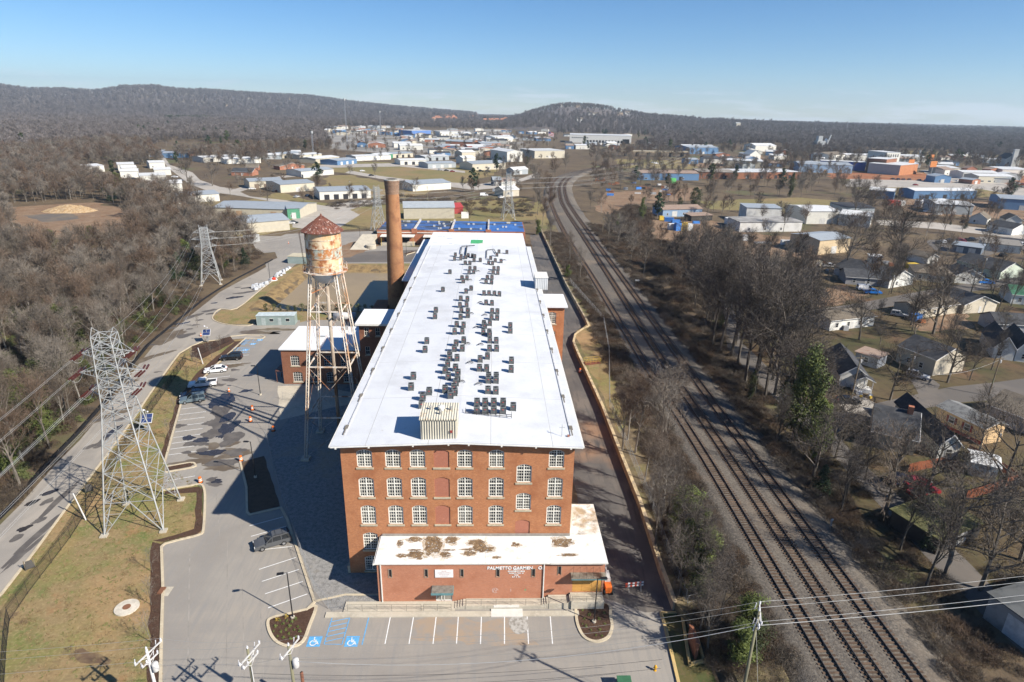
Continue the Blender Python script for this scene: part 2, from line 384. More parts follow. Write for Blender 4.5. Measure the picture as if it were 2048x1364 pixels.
# access road on the left, lawns and lots
zone('road',[(-60,1110),(38,1012),(110,930),(160,880),(226,800),(279,726),(306,693),(338,668),(381,631),(420,600),(440,584),(482,561),(515,544),(552,522),(572,515),(600,520),(583,536),(526,577),(474,618),(442,619),(428,631),(425,637),(432,643),(454,650),(508,649),(600,640),(600,690),(500,676),(406,683),(384,693),(359,708),(300,790),(212,915),(150,996),(66,1110),(0,1195),(-60,1265)],0.012,m_road,0,4,'pale access road curving past the pylon')
zone('lawn',[(-40,1250),(0,1197),(66,1112),(150,998),(212,917),(300,792),(359,710),(384,695),(406,685),(500,677),(490,682),(366,800),(330,925),(400,975),(408,1063),(326,1090),(324,1272),(322,1420),(-40,1420)],0.008,m_grass,0,4,'dry lawn under the steel pylon')
_lw=[G(*p)for p in((427,632),(430,641),(454,647),(500,650),(590,655),(700,652))];_lw2=[G(*p)for p in((583,536),(526,578),(476,619),(442,620))]
zone('lawn',[(p.x,p.y)for p in _lw]+[(-24,176.4),(-72.2,176.4),(-72.2,238)]+[(p.x,p.y)for p in _lw2],0.004,m_grass,0,4,'dry grass corner before the pond',world=True)
zone('lawn',[(-72.0,235.2),(-25,235.2),(-25,240),(-72,240)],0.004,m_grass,0,4,'narrow grass strip behind the pond',world=True)
zone('parking_lot',[(320,1450),(323,1272),(326,1179),(323,1094),(328,1088),(397,1072),(407,1063),(410,978),(397,970),(325,981),(331,919),(364,800),(492,676),(528,674),(560,655),(620,640),(735,640),(735,1160),(1205,1170),(1265,1110),(1345,1215),(1324,1229),(1352,1341),(1365,1450)],0.016,m_asphalt,0,4,'grey asphalt parking lot around the mill')
LOT=bpy.data.objects['parking_lot']
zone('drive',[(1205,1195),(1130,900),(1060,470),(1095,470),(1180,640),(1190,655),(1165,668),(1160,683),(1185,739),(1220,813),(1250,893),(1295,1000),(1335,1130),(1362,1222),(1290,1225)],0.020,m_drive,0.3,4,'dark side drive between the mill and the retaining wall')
zone('gravel_yard',[(536,885),(558,978),(587,1065),(629,1181),(662,1222),(780,1200),(780,900),(735,760),(560,770),(565,800),(600,812)],0.020,m_gravel,0,4,'fenced gravel yard in the shade of the mill')
zone('apron',[(556,772),(640,772),(735,790),(735,800),(560,840)],0.026,m_concrete,0.2,3,'stained concrete apron before the low brick building')
# neighbourhood on the right
zone('yard',[(1420,640),(1520,600),(1640,560),(2080,520),(2300,1000),(2300,1250),(1980,1180),(1760,1100),(1640,960),(1540,800)],0.012,m_yardgrass,2,5,'brown winter lawns between the houses')
zone('street',[(1440,560),(1455,560),(1480,680),(1560,760),(1655,850),(1740,940),(1850,1040),(1990,1180),(2090,1290),(2060,1320),(1960,1225),(1830,1090),(1715,965),(1630,870),(1530,780),(1455,700)],0.030,m_street,0.2,4,'narrow lane behind the trackside trees')
zone('street',[(1640,860),(1660,828),(1755,806),(1900,774),(1990,765),(2100,750),(2100,785),(1990,800),(1910,806),(1800,826),(1700,850),(1655,880)],0.034,m_street,0,4,'narrow street past the yellow trailer')
zone('street',[(1560,645),(1640,618),(1720,606),(1813,588),(1900,572),(2080,545),(2080,562),(1900,590),(1820,606),(1720,624),(1640,636),(1580,660)],0.034,m_street,0,4,'upper street behind the white trailer')
zone('driveway',[(1665,800),(1720,790),(1760,812),(1700,828)],0.038,m_pale,0.2,3,'pale driveway below the white gabled house')
zone('driveway',[(1820,760),(1850,745),(1880,770),(1870,790),(1840,795)],0.038,m_street,0.2,3,'driveway beside the grey house')
zone('dirt',[(1300,440),(1420,440),(1530,470),(1660,480),(1640,520),(1540,512),(1400,500),(1310,475)],0.04,m_dirt,2,5,'bare tan yard around the blue workshop')
zone('dirt',[(1205,385),(1400,375),(1390,400),(1260,410),(1225,430),(1190,420)],0.04,m_dirt,2,5,'dirt storage yard beside the curve of the tracks')
zone('dirt',[(1600,585),(1690,570),(1740,590),(1640,620)],0.045,m_dirt,1.5,4,'reddish dirt driveway with parked cars')
zone('dirt',[(1820,640),(1930,625),(1950,655),(1840,662)],0.016,m_dirt,1.5,4,'muddy back yard behind the beige trailer')
zone('lot',[(1700,358),(1880,362),(1960,372),(1960,378),(1690,373)],0.06,m_pale,1,8,'pale gravel lot with a row of parked cars')
zone('lot',[(1660,346),(2080,344),(2100,372),(1900,365),(1660,357)],0.045,m_redclay,4,10,'red clay ground before the brick mill houses')
zone('street',[(1840,340),(1900,340),(2080,385),(2080,400),(1960,378),(1860,352)],0.07,m_pale,0,8,'wide pale street running to the far right edge')
zone('field',[(1700,374),(2080,378),(2080,395),(1760,392)],0.05,m_field,3,10,'long strip of dry grass beyond the blue sheds')
zone('lot',[(1800,398),(1960,402),(2080,420),(2080,440),(1830,430),(1790,412)],0.05,m_dirt,3,6,'tan lot between the blue sheds and trailers')
zone('street',[(1750,440),(1870,445),(2080,470),(2080,482),(1870,458),(1760,450)],0.06,m_pale,0,6,'pale street by the long white garage')
zone('lot',[(1860,480),(2080,470),(2080,500),(1960,512),(1870,500)],0.055,m_street,2,5,'car lot beside the grey carport')
zone('field',[(1230,318),(1400,322),(1390,338),(1240,336)],0.05,m_field,3,8,'tan grass beyond the railway curve')
zone('field',[(1400,402),(1600,395),(1700,405),(1640,430),(1420,418)],0.03,m_field,3,8,'dry grass before the works')
zone('field',[(1700,300),(1900,304),(1900,316),(1720,314)],0.05,m_field,5,12,'pale field among the far woods')
zone('lot',[(1380,318),(1520,310),(1560,330),(1400,336)],0.06,m_dirt,3,10,'tan lots beyond the railway curve')
zone('lawn',[(1080,450),(1060,420),(1075,400),(1100,420),(1110,470),(1095,480)],0.03,m_field,1,4,'grass strip beside the railway curve')

# pond bank and water
mb=MB();ring=[]
for k,(off,zz)in enumerate(((-0.8,WATER_Z-0.25),(0.3,WATER_Z+0.12),(1.6,-0.95),(3.0,-0.42),(4.6,0.0),(5.8,0.006))):
    row=[];x0,y0,x1,y1=POND[0]-off,POND[1]-off,POND[2]+off,POND[3]+off;N_=40
    cs_=[(x0,y0),(x1,y0),(x1,y1),(x0,y1)]
    for c in range(4):
        a,b=cs_[c],cs_[(c+1)%4]
        for q in range(N_):
            t=q/N_;jx=mnoise.noise((c*9+q*0.35,k*0.8,3.0))*0.35*(1 if 0<k<4 else 0);row.append((a[0]+(b[0]-a[0])*t+jx,a[1]+(b[1]-a[1])*t+jx,zz))
    ring.append(row)
for row in ring:mb.v+=row
nr=len(ring[0])
for k in range(len(ring)-1):
    for q in range(nr):mb.f.append((k*nr+q,k*nr+(q+1)%nr,(k+1)*nr+(q+1)%nr,(k+1)*nr+q)[::-1]);mb.m.append(0)
struct(mb.build('pond_bank',layered('bank_grass',(0.27,0.185,0.085),[((0.14,0.095,0.05),0.5,0.42,0.62,7),((0.27,0.20,0.10),1.5,0.5,0.7,6)],bump=0.6,bscale=3),smooth=True),'sloping grass bank round the pond')
zone('pond_water',[(POND[0]-0.4,POND[1]-0.4),(POND[2]+0.4,POND[1]-0.4),(POND[2]+0.4,POND[3]+0.4),(POND[0]-0.4,POND[3]+0.4)],WATER_Z+0.02,M('muddy_water',(0.30,0.225,0.125),0.12,0.15,0.05,spec=0.05,bump=0.02,bscale=2),label='still muddy brown pond',world=True)

# kerbs
def kerb(pts,w=0.32,h=0.14,z=0.0,mat=None,name='kerb',world=False,parent=None,label=None):
    P=[Vector((p[0],p[1],0))if world else G(p[0],p[1])for p in pts]
    vs,fs=[],[]
    for i,p in enumerate(P):
        a=(P[i]-P[i-1]).normalized()if i else(P[1]-P[0]).normalized()
        b=(P[i+1]-P[i]).normalized()if i<len(P)-1 else a
        t=(a+b).normalized();n=Vector((-t.y,t.x,0))/max(0.5,t.dot(a))
        for s,zz in((-1,z-0.05),(-1,z+h),(1,z+h),(1,z-0.05)):q=p+n*(s*w/2);vs.append((q.x,q.y,zz))
    for i in range(len(P)-1):
        o=i*4
        for k in range(3):fs.append((o+k,o+k+1,o+5+k,o+4+k))
    n=len(vs);fs+=[(0,1,2,3),(n-1,n-2,n-3,n-4)]
    o=MB().add(vs,fs).build(name,mat or m_kerb,parent)
    if parent is None:struct(o,label)
    return o
def smoothpx(pts,n=4):
    out=[]
    for i in range(len(pts)-1):
        p0=pts[max(0,i-1)];p1=pts[i];p2=pts[i+1];p3=pts[min(len(pts)-1,i+2)]
        for k in range(n):
            t=k/n
            out.append(tuple(0.5*((2*p1[j])+(-p0[j]+p2[j])*t+(2*p0[j]-5*p1[j]+4*p2[j]-p3[j])*t*t+(-p0[j]+3*p1[j]-3*p2[j]+p3[j])*t**3)for j in range(len(p1))))
    out.append(tuple(pts[-1]))
    return out
kerb([(0,1193),(66,1108),(150,994),(212,913),(269,835),(300,788),(344,726),(359,707),(384,692),(406,683),(440,680)],label='tan kerb between access road and lawn')
kerb(smoothpx([(583,535),(526,576),(474,617),(442,618),(430,626),(425,636),(432,643),(454,649),(490,652),(503,650),(510,646)],3),label='tan kerb round the dry grass corner')
kerb([(492,676),(430,732),(364,800),(331,919),(328,928)],label='tan kerb along the upper parking row')
kerb(smoothpx([(334,934),(380,926),(390,929),(386,935),(330,945)],3),label='tan kerb round the slim parking island')
kerb(smoothpx([(325,981),(380,972),(400,969),(408,977),(410,1000),(407,1058),(398,1070),(360,1080),(330,1088)],3)+[(323,1094),(326,1179),(323,1272),(320,1420)],label='tan kerb along the lawn beside the main lot')
kerb([(461,673),(492,670),(522,671),(530,674),(524,678),(492,677)],label='tan kerb at the lot entrance')
kerb([(480,922),(489,960),(493,975),(494,1025),(500,1030),(562,1016),(575,1040),(629,1205),(612,1222)],label='tan kerb round the shaded planting bed')
kerb([(630,1203),(690,1190),(1150,1190)],0.25,0.10,label='tan kerb below the front walk')
# grid of mulch beds
zone('mulch_bed',[(492,681),(470,683),(400,740),(352,800),(322,915),(330,919),(363,800),(430,733)],0.022,m_mulch,0.2,2,'bark mulch strip along the upper parking row')
zone('mulch_bed',[(384,692),(461,673),(470,683),(440,700),(400,720),(380,712)],0.022,m_mulch,0.3,2,'bark mulch corner by the entrance')
zone('mulch_bed',[(336,935),(380,927),(388,930),(382,934),(334,943)],0.15,m_mulch,0,2,'bark mulch in the slim parking island')
zone('mulch_bed',[(397,973),(406,979),(404,1060),(395,1068),(328,1084),(305,1082),(388,1058),(393,985),(330,988),(330,983)],0.026,m_mulch,0.15,2,'bark mulch edging beside the main lot')
zone('mulch_bed',[(305,1084),(326,1089),(321,1094),(324,1179),(321,1272),(318,1420),(296,1420),(300,1200)],0.026,m_mulch,0.25,2,'bark mulch strip beside the front lot')
zone('mulch_bed',[(150,1300),(165,1296),(200,1308),(225,1322),(215,1332),(180,1328),(150,1316)],0.026,layered('worn_mulch',(0.13,0.085,0.055),[((0.20,0.145,0.08),1.0,0.42,0.62)]),0.4,1.0,'bark mulch patch in the lawn')
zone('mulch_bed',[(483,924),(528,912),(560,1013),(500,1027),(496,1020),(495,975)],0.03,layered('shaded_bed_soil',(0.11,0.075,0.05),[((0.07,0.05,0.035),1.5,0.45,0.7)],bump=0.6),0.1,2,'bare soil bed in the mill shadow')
# painted lines
def line_on(parent,a,b,w=0.11,mat=None,name='parking_line',z=0.024):
    a,b=G(*a),G(*b);t=(b-a).normalized();n=Vector((-t.y,t.x,0))*w/2
    return MB().sheet([a-n,b-n,b+n,a+n],z).build(name,mat or m_white,parent)
for x0,x1 in zip((782,828,873,917,963,1009,1054,1100),(770,818,866,913,961,1009,1057,1105)):
    line_on(LOT,(x0,1228),(x1,1288+0.0*(x0)))
for(a,b)in(((499,1052),(566,1034)),((502,1073),(572,1053)),((511,1101),(584,1093)),((518,1139),(592,1115)),((524,1163),(598,1139)),((530,1188),(606,1163)),((536,1216),(615,1188))):
    line_on(LOT,a,b)
for k in range(9):
    t=k/8.0;a=(364-33*t,806+100*t);line_on(LOT,(363-26*t,818+92*t),(414-17*t,812+90*t))
for a,b in(((334,962),(390,952)),((470,712),(498,710)),((434,755),(460,752)),((420,748),(446,746)),((405,776),(434,772)),((455,728),(483,726)),((480,702),(500,700))):line_on(LOT,a,b)
# blue accessible bays
def blue_bay(parent,quad,n=6):
    q=[G(*p)for p in quad];mbx=MB();w=0.10
    def ln(a,b):
        t=(b-a).normalized();nn=Vector((-t.y,t.x,0))*w/2;mbx.sheet([a-nn,b-nn,b+nn,a+nn],0.026)
    for a,b in zip(q,q[1:]+q[:1]):ln(a,b)
    for k in range(n):
        a=q[0].lerp(q[3],(k+0.5)/n);b=q[1].lerp(q[2],max(0,(k-0.35)/n));ln(a,b)
    return mbx.build('hatched_bay',m_blue,parent)
blue_bay(LOT,[(666,1230),(701,1230),(684,1289),(648,1289)])
line_on(LOT,(739,1229),(724,1290),0.12,m_blue)
def wheel_symbol(parent,c,w=1.5):
    """blue square with a white wheelchair figure"""
    c=G(*c);s=w/2
    sq=MB().sheet([(c.x-s,c.y-s),(c.x+s,c.y-s),(c.x+s,c.y+s),(c.x-s,c.y+s)],0.026).build('accessible_sign',m_blue,parent)
    k=MB();z=0.031
    def st(a,b,t=0.06):
        a=Vector((c.x+a[0]*s,c.y+a[1]*s,0));b=Vector((c.x+b[0]*s,c.y+b[1]*s,0));d=(b-a).normalized();n=Vector((-d.y,d.x,0))*t
        k.sheet([a-n,b-n,b+n,a+n],z)
    ring=[(-0.12+0.46*math.cos(t),-0.30+0.46*math.sin(t))for t in[math.radians(a)for a in range(110,385,25)]]
    for a,b in zip(ring,ring[1:]):st(a,b)
    st((-0.12,0.5),(-0.05,-0.12));st((-0.05,-0.08),(0.42,-0.08));st((0.42,-0.05),(0.58,-0.55));st((0.58,-0.55),(0.75,-0.48));st((-0.08,0.2),(0.3,0.2))
    k.lathe([(0.11*s,z-0.004),(0.11*s,z)],10,(c.x-0.14*s,c.y+0.68*s,0))
    k.build('wheelchair_figure',m_white,sq)
wheel_symbol(LOT,(629,1283));wheel_symbol(LOT,(704,1283))
for q in([(478,688),(488,680),(497,682),(488,690)],[(486,680),(498,676),(526,678),(516,684)],[(461,704),(472,696),(500,697),(490,706)]):
    blue_bay(LOT,q,4)
for a,b in(((455,708),(500,705)),((466,696),(510,694)),((476,688),(518,686))):line_on(LOT,a,b,0.12,m_blue)
for c in((490,700),(506,688),(520,680)):wheel_symbol(LOT,c,1.3)
m_seam=M('pale_seam',(0.325,0.298,0.262),0.9,0.3,0.6)
for a,b,w_ in(((380,1094),(374,1420),.16),((455,1075),(452,1420),.10),((482,1040),(490,1420),.08),((520,1195),(530,1420),.08),((640,1330),(1330,1322),.10),((432,985),(440,1075),.10),((620,1306),(1200,1304),.06)):line_on(LOT,a,b,w_,m_seam,'asphalt_seam',0.0222)
# puddles, stains and patches with their own outline
def blob(parent,c,rx,ry,mat,name='puddle',z=0.028,rot=0.0,seed=1,n=40,rough=0.35):
    rr=random.Random(seed);c=G(*c);P=[]
    for i in range(n):
        t=2*math.pi*i/n
        k=1+rough*mnoise.noise((math.cos(t)*1.1+seed*7.3,math.sin(t)*1.1,seed*3.1))*1.8+rough*0.6*mnoise.noise((math.cos(t)*4+seed,math.sin(t)*4,9.0))+rr.uniform(-0.03,0.03)
        x,y=rx*k*math.cos(t),ry*k*math.sin(t)
        P.append((c.x+x*math.cos(rot)-y*math.sin(rot),c.y+x*math.sin(rot)+y*math.cos(rot)))
    return MB().sheet(P,z).build(name,mat,parent)
ROAD=bpy.data.objects['road']
pud=[(446,800,2.2,3.2,0.3),(440,822,1.6,2.6,0.0),(436,846,2.0,2.6,0.4),(452,858,1.6,3.0,0),(462,880,2.0,2.2,0.2),(470,905,2.0,1.2,0),(380,875,1.2,0.9,0),(395,887,1.7,1.0,0.2),(425,868,2.0,1.6,0.1),(404,880,1.2,0.8,0),(372,905,0.8,0.5,0),(360,852,1.0,0.7,0),(428,905,2.6,1.0,0.1),(420,845,1.2,0.8,0),(462,760,1.5,0.8,0),(500,750,1.8,0.6,0.4),(470,740,1.0,0.6,0),(440,770,1.2,0.8,0),(492,782,1.4,0.7,0.3),(448,925,3.0,1.0,0),(430,968,1.2,0.7,0),(433,962,1.0,0.6,0),(425,958,0.7,0.6,0),(405,900,0.9,0.6,0),(455,835,1.0,1.6,0)]
for i,(x,y,a,b,r_)in enumerate(pud):blob(LOT,(x,y),a,b,m_patch if i%3 else m_puddle,'damp_patch',0.028+0.0006*i,r_,i+1,rough=0.42)
for i,(x,y,a,b,r_)in enumerate([(420,918,4.5,1.6,0.1),(455,908,3.5,1.4,0.1),(470,730,2.6,1.0,0.2),(440,890,2.2,1.4,0),(445,935,3.0,1.0,0)]):blob(LOT,(x,y),a,b,m_mud,'mud_stain',0.0225+0.001*i,r_,i+40,rough=0.7)
rp=[(65,1005,1.1,0.6,.6),(94,1003,1.2,0.6,.9),(118,1000,5.0,0.5,1.25),(75,1042,1.1,0.6,.8),(48,1057,1.0,0.6,.5),(35,1075,1.0,0.6,.8),(85,1062,6.0,0.5,1.2),(50,1105,4.0,0.4,1.2),(100,985,1.1,0.6,.4),(185,892,1.6,0.6,.6),(197,893,0.8,0.5,.3),(215,872,3.0,0.6,1.2),(230,860,2.4,0.7,1.2),(243,838,1.3,0.7,.5),(195,840,1.0,0.5,.2),(338,657,1.4,0.8,.3),(352,648,1.2,0.7,.4),(372,671,2.6,1.3,.5),(388,632,3.2,1.1,.8),(400,640,1.0,0.6,0),(370,646,1.6,0.5,.6),(420,621,2.0,1.0,.5),(425,627,1.6,0.8,0),(392,650,1.0,0.6,0),(430,606,1.0,.5,0),(475,575,1.2,.5,0),(315,744,0.8,0.4,0),(300,690,1.2,0.5,0),(470,595,2.6,1.2,.2),(490,585,3.5,1.0,.2),(500,575,3,.8,.2),(380,658,0.9,0.5,0)]
for i,(x,y,a,b,r_)in enumerate(rp):blob(ROAD,(x,y),a,b,m_patch if i%4 else m_puddle,'damp_patch',0.019+0.0005*i,r_+0.35,i+70,rough=0.3)
for i,(x,y,a,b,r_)in enumerate([(328,678,2.6,7.5,-.35),(190,840,1.6,8,-.6),(300,716,1.2,6,-.6),(520,665,5,1.2,.0),(345,672,1.4,4,-.3),(545,660,5,1.5,.1),(240,770,1.2,6,-.6)]):blob(ROAD,(x,y),a,b,m_mud,'mud_stain',0.0145+0.0005*i,r_,i+120,rough=0.5)
blob(LOT,(1038,1248),1.2,1.5,layered('scuffed_concrete',(0.42,0.40,0.36),[((0.24,0.22,0.19),2.5,0.45,0.6,8)]),'scuffed_patch',0.0275,0,3,rough=0.05)
blob(LOT,(950,1262),5.5,2.2,layered('clay_tint',(0.33,0.255,0.185),[((0.265,0.245,0.22),0.6,0.4,0.6)]),'clay_stain',0.0205,0,8,rough=0.5)
# ---------------------------------------------------------------- walls with openings, windows
def wall_holes(mb,o,u,L,z0,z1,holes,reveal=0.22):
    """vertical wall from o along u (2D), outward normal (u.y,-u.x); holes (a,b,c,d,rise)"""
    us=sorted({0,L,*[h[0]for h in holes],*[h[1]for h in holes]});zs=sorted({z0,z1,*[h[2]for h in holes],*[h[3]for h in holes]})
    n=(-u[1],u[0])
    def P(a,z,d=0.0):return(o[0]+u[0]*a+n[0]*d,o[1]+u[1]*a+n[1]*d,z)
    for i in range(len(us)-1):
        for j in range(len(zs)-1):
            cu,cz=(us[i]+us[i+1])/2,(zs[j]+zs[j+1])/2
            if any(h[0]<cu<h[1]and h[2]<cz<h[3]for h in holes):continue
            mb.add([P(us[i],zs[j]),P(us[i+1],zs[j]),P(us[i+1],zs[j+1]),P(us[i],zs[j+1])],[(0,1,2,3)])
    for a,b,c,d,rise in holes:
        r=reveal
        top=[]
        N=6
        for k in range(N+1):
            t=k/N;top.append((a+(b-a)*t,d-rise*(2*t-1)**2))
        prof=[(a,c)]+top+[(b,c)]
        for(p,q)in zip(prof,prof[1:]+prof[:1]):
            mb.add([P(p[0],p[1]),P(q[0],q[1]),P(q[0],q[1],r),P(p[0],p[1],r)],[(0,3,2,1)])
        if rise:
            for k in range(N):
                (x0,y0),(x1,y1)=top[k],top[k+1]
                mb.add([P(x0,y0),P(x1,y1),P(x1,d),P(x0,d)],[(0,1,2,3)])
_wcache={}
def window(parent,loc,rz,w,h,rise=0.28,cols=6,rows=6,style='mill',glass=None,frame=None,sill=True,depth=0.14):
    """glass pane part with frame and sill sub-parts; local x along wall, +y into wall, origin at bottom centre of opening"""
    key=(round(w,2),round(h,2),rise,cols,rows,style,sill,depth,frame.name if frame else '',glass.name if glass else '')
    if key not in _wcache:
        g=MB();N=6
        top=[(-w/2+w*k/N,h-rise*(2*k/N-1)**2)for k in range(N+1)]
        prof=[(-w/2,0)]+top[::1]+[(w/2,0)]
        g.add([(p[0],depth+0.05,p[1])for p in prof],[tuple(range(len(prof)))[::-1]])
        f=MB();fw=0.12 if style=='mill' else 0.07;d0,d1=depth-0.06,depth+0.04
        def bar(x0,z0,x1,z1,dd=0.0):f.box(min(x0,x1),d0+dd,min(z0,z1),max(x0,x1),d1,max(z0,z1))
        bar(-w/2,0,-w/2+fw,h-rise*0.97);bar(w/2-fw,0,w/2,h-rise*0.97);bar(-w/2,0,w/2,fw)
        for k in range(N):
            (x0,z0),(x1,z1)=top[k],top[k+1]
            f.add([(x0,d0,z0-fw),(x1,d0,z1-fw),(x1,d0,z1),(x0,d0,z0),(x0,d1,z0-fw),(x1,d1,z1-fw),(x1,d1,z1),(x0,d1,z0)],[(0,1,2,3),(0,4,5,1),(7,6,5,4),(3,2,6,7)])
        if style=='mill':
            bar(-0.065,0,0.065,h-0.02,-0.005);tz=h*0.66;bar(-w/2,tz-0.05,w/2,tz+0.05,-0.003)
        for k in range(1,cols):
            x=-w/2+w*k/cols
            zt=h-rise*(2*k/cols-1)**2
            if style=='mill' and abs(x)<0.05:continue
            bar(x-0.019,0,x+0.019,zt-0.02,0.02)
        for k in range(1,rows):
            z=h*k/rows;bar(-w/2,z-0.019,w/2,z+0.019,0.025)
        s=MB().box(-w/2-0.12,-0.10,-0.24,w/2+0.12,0.2,-0.002)
        _wcache[key]=(g.mesh('window',glass or m_glass),f.mesh('frame',frame or m_cream),s.mesh('sill',m_stone)if sill else None)
    a,b,c=_wcache[key]
    p=link_part('window',a,parent,loc,rz);link_part('frame',b,p)
    if c:link_part('sill',c,p)
    return p

m_brick=brick_mat('mill_brick',(0.45,0.185,0.080),(0.33,0.125,0.054),(0.43,0.25,0.15),(0.30,0.115,0.054))
m_brick2=brick_mat('annex_brick',(0.47,0.190,0.105),(0.39,0.150,0.083),(0.44,0.28,0.20),(0.36,0.145,0.082))
m_brickpink=brick_mat('infill_brick',(0.42,0.165,0.105),(0.37,0.14,0.09),(0.32,0.16,0.11),(0.36,0.14,0.09))
m_brickdark=brick_mat('old_brick',(0.27,0.11,0.06),(0.21,0.085,0.05),(0.26,0.16,0.11),(0.16,0.07,0.045))

# ---------------------------------------------------------------- main mill
mill=thing('mill_building','long four storey red brick mill with a white membrane roof','building',(0,0,0))
FY=66.2;XL,XR=-18.05,10.2;YB=180.0
cols8=[-15.23,-11.81,-8.85,-5.95,-3.13,0.72,8.03]
rows=[(15.86,18.32),(11.62,14.46),(7.58,10.40)]
holes=[];wins=[];blind=[]
for ci,cx_ in enumerate(cols8):
    for ri,(a,b)in enumerate(rows):
        (blind if ci==3 else wins).append((cx_,a,b))
wins+=[(-15.2,3.70,6.33),(-15.2,0.42,2.75),(4.12,13.72,16.32),(4.14,9.72,12.20)]
blind+=[(4.12,5.95,8.22)]
mb=MB()
hs=[(c-0.93-XL,c+0.93-XL,a,b,0.30)for c,a,b in wins+blind]
wall_holes(mb,(XL,FY),(1,0),XR-XL,-0.3,18.95,hs)
# the shallow gable under the roof edge, and the other walls
RX=-4.0
mb.add([(XL,FY,18.95),(XR,FY,18.95),(RX,FY,19.56)],[(0,1,2)])
mb.add([(XL,FY,-0.3),(XL,YB,-0.3),(XL,YB,18.95),(XL,FY,18.95)],[(0,3,2,1)])
mb.add([(XR,FY,-0.3),(XR,YB,-0.3),(XR,YB,18.95),(XR,FY,18.95)],[(0,1,2,3)])
mb.add([(XL,YB,-0.3),(XR,YB,-0.3),(XR,YB,18.95),(XL,YB,18.95)],[(0,3,2,1)])
mb.build('wall',m_brick,mill)
m_glassb=M('dim_glass',(0.085,0.095,0.10),0.10,0.6,0.7,spec=0.6);m_glassc=M('blind_glass',(0.22,0.21,0.18),0.15,0.7,0.9,spec=0.5)
for c,a,b in wins:window(mill,(c,FY,a),0,1.86,b-a,glass=RND.choice([m_glass,m_glass,m_glassb,m_glassc]))
for c,a,b in blind:
    N=6;w=1.86;top=[(-w/2+w*k/N,b-a-0.3*(2*k/N-1)**2)for k in range(N+1)]
    p=MB().add([(x,0.09,z)for x,z in[(-w/2,0)]+top+[(w/2,0)]],[tuple(range(N+3))[::-1]]).build('bricked_window',m_brickpink,mill)
    p.location=(c,FY,a)
    if a>6.5:MB().box(-w/2-0.12,-0.10,-0.24,w/2+0.12,0.2,-0.002).build('sill',m_stone,p)
# windows down both long sides (ten bays, as far as a step aside could show them)
for cx_,rz_,sx in((XL,R(-90),-1),(XR,R(90),1)):
    for k in range(6):
        for a,b in rows+[(3.7,6.3)]:
            f_=window(mill,(cx_+sx*0.0-sx*(-0.02),FY+4+5.2*k,a),rz_,1.86,b-a,depth=-0.02)
# roof slab with fascia
EL,ER,EF,EB=-18.95,11.05,65.25,YB+0.3
ze,zr,th=19.32,19.92,0.32
rf=MB()
for z_,fl in((0,0),(-th,1)):
    V=[(EL,EF,ze+z_),(RX,EF,zr+z_),(ER,EF,ze+z_),(ER,EB,ze+z_),(RX,EB,zr+z_),(EL,EB,ze+z_)]
    rf.add(V,[(0,1,4,5),(1,2,3,4)]if not fl else[(5,4,1,0),(4,3,2,1)])
rf.add([(EL,EF,ze-th),(RX,EF,zr-th),(ER,EF,ze-th),(EL,EF,ze),(RX,EF,zr),(ER,EF,ze)],[(0,1,4,3),(1,2,5,4)])
rf.add([(EL,EB,ze-th),(RX,EB,zr-th),(ER,EB,ze-th),(EL,EB,ze),(RX,EB,zr),(ER,EB,ze)],[(3,4,1,0),(4,5,2,1)])
for x_ in(EL,ER):rf.add([(x_,EF,ze-th),(x_,EB,ze-th),(x_,EB,ze),(x_,EF,ze)],[(0,1,2,3)]if x_>0 else[(3,2,1,0)])
# membrane: seams as faint lines
mm,ns,ls,bs=new_mat('seamed_membrane')
p_=pos_vec(ns);bt=nnode(ns,'ShaderNodeTexBrick',Scale=1.0);bt.offset=0.0
bt.inputs['Brick Width'].default_value=7.4;bt.inputs['Row Height'].default_value=13.0;bt.inputs['Mortar Size'].default_value=0.045;bt.inputs['Mortar Smooth'].default_value=0.6
bt.inputs['Color1'].default_value=(0.63,0.645,0.665,1);bt.inputs['Color2'].default_value=(0.60,0.615,0.635,1);bt.inputs['Mortar'].default_value=(0.34,0.33,0.31,1)
ls.new(p_,bt.inputs['Vector'])
f_=noise_fac(ns,ls,p_,0.16,7,0.65,0.46,0.72);c_=mixcol(ns,ls,f_,bt.outputs['Color'],(0.49,0.50,0.515))
f_=noise_fac(ns,ls,p_,1.1,6,0.7,0.64,0.78);c_=mixcol(ns,ls,f_,c_,(0.45,0.43,0.39))
ls.new(c_,bs.inputs['Base Color']);bs.inputs['Roughness'].default_value=0.65;bs.inputs['Specular IOR Level'].default_value=0.2
m_membrane=mm
ROOF=rf.build('roof',m_membrane,mill)
def roof_z(x):return zr-(zr-ze)*abs(x-RX)/((RX-EL)if x<RX else(ER-RX))
g=MB()
g.box(EL-0.16,EF,ze-0.22,EL-0.005,EB,ze-0.02);g.box(ER+0.005,EF,ze-0.22,ER+0.16,EB,ze-0.02)
g.build('gutter',m_trimwhite,ROOF)
g=MB()
for x_ in(EL+1.15,ER-1.15):g.box(x_-0.09,EF+2.5,roof_z(x_)-0.05,x_+0.09,EB-1,roof_z(x_)+0.10)
g.build('gravel_stop',M('grey_strip',(0.60,0.60,0.60),0.6),ROOF)
for k in range(9):
    for x_,s in((EL+1.0,-1),(ER-1.0,1)):
        yy=EF+4.5+9.2*k
        d_=MB().box(x_-0.22,yy-0.5,roof_z(x_)+0.02,x_+0.22,yy+0.5,roof_z(x_)+0.13).box(x_-0.08,yy-1.9,roof_z(x_)+0.02,x_+0.08,yy-0.52,roof_z(x_)+0.12)
        d_.build('roof_drain',M('drain_dirt',(0.20,0.18,0.15),0.9),ROOF)
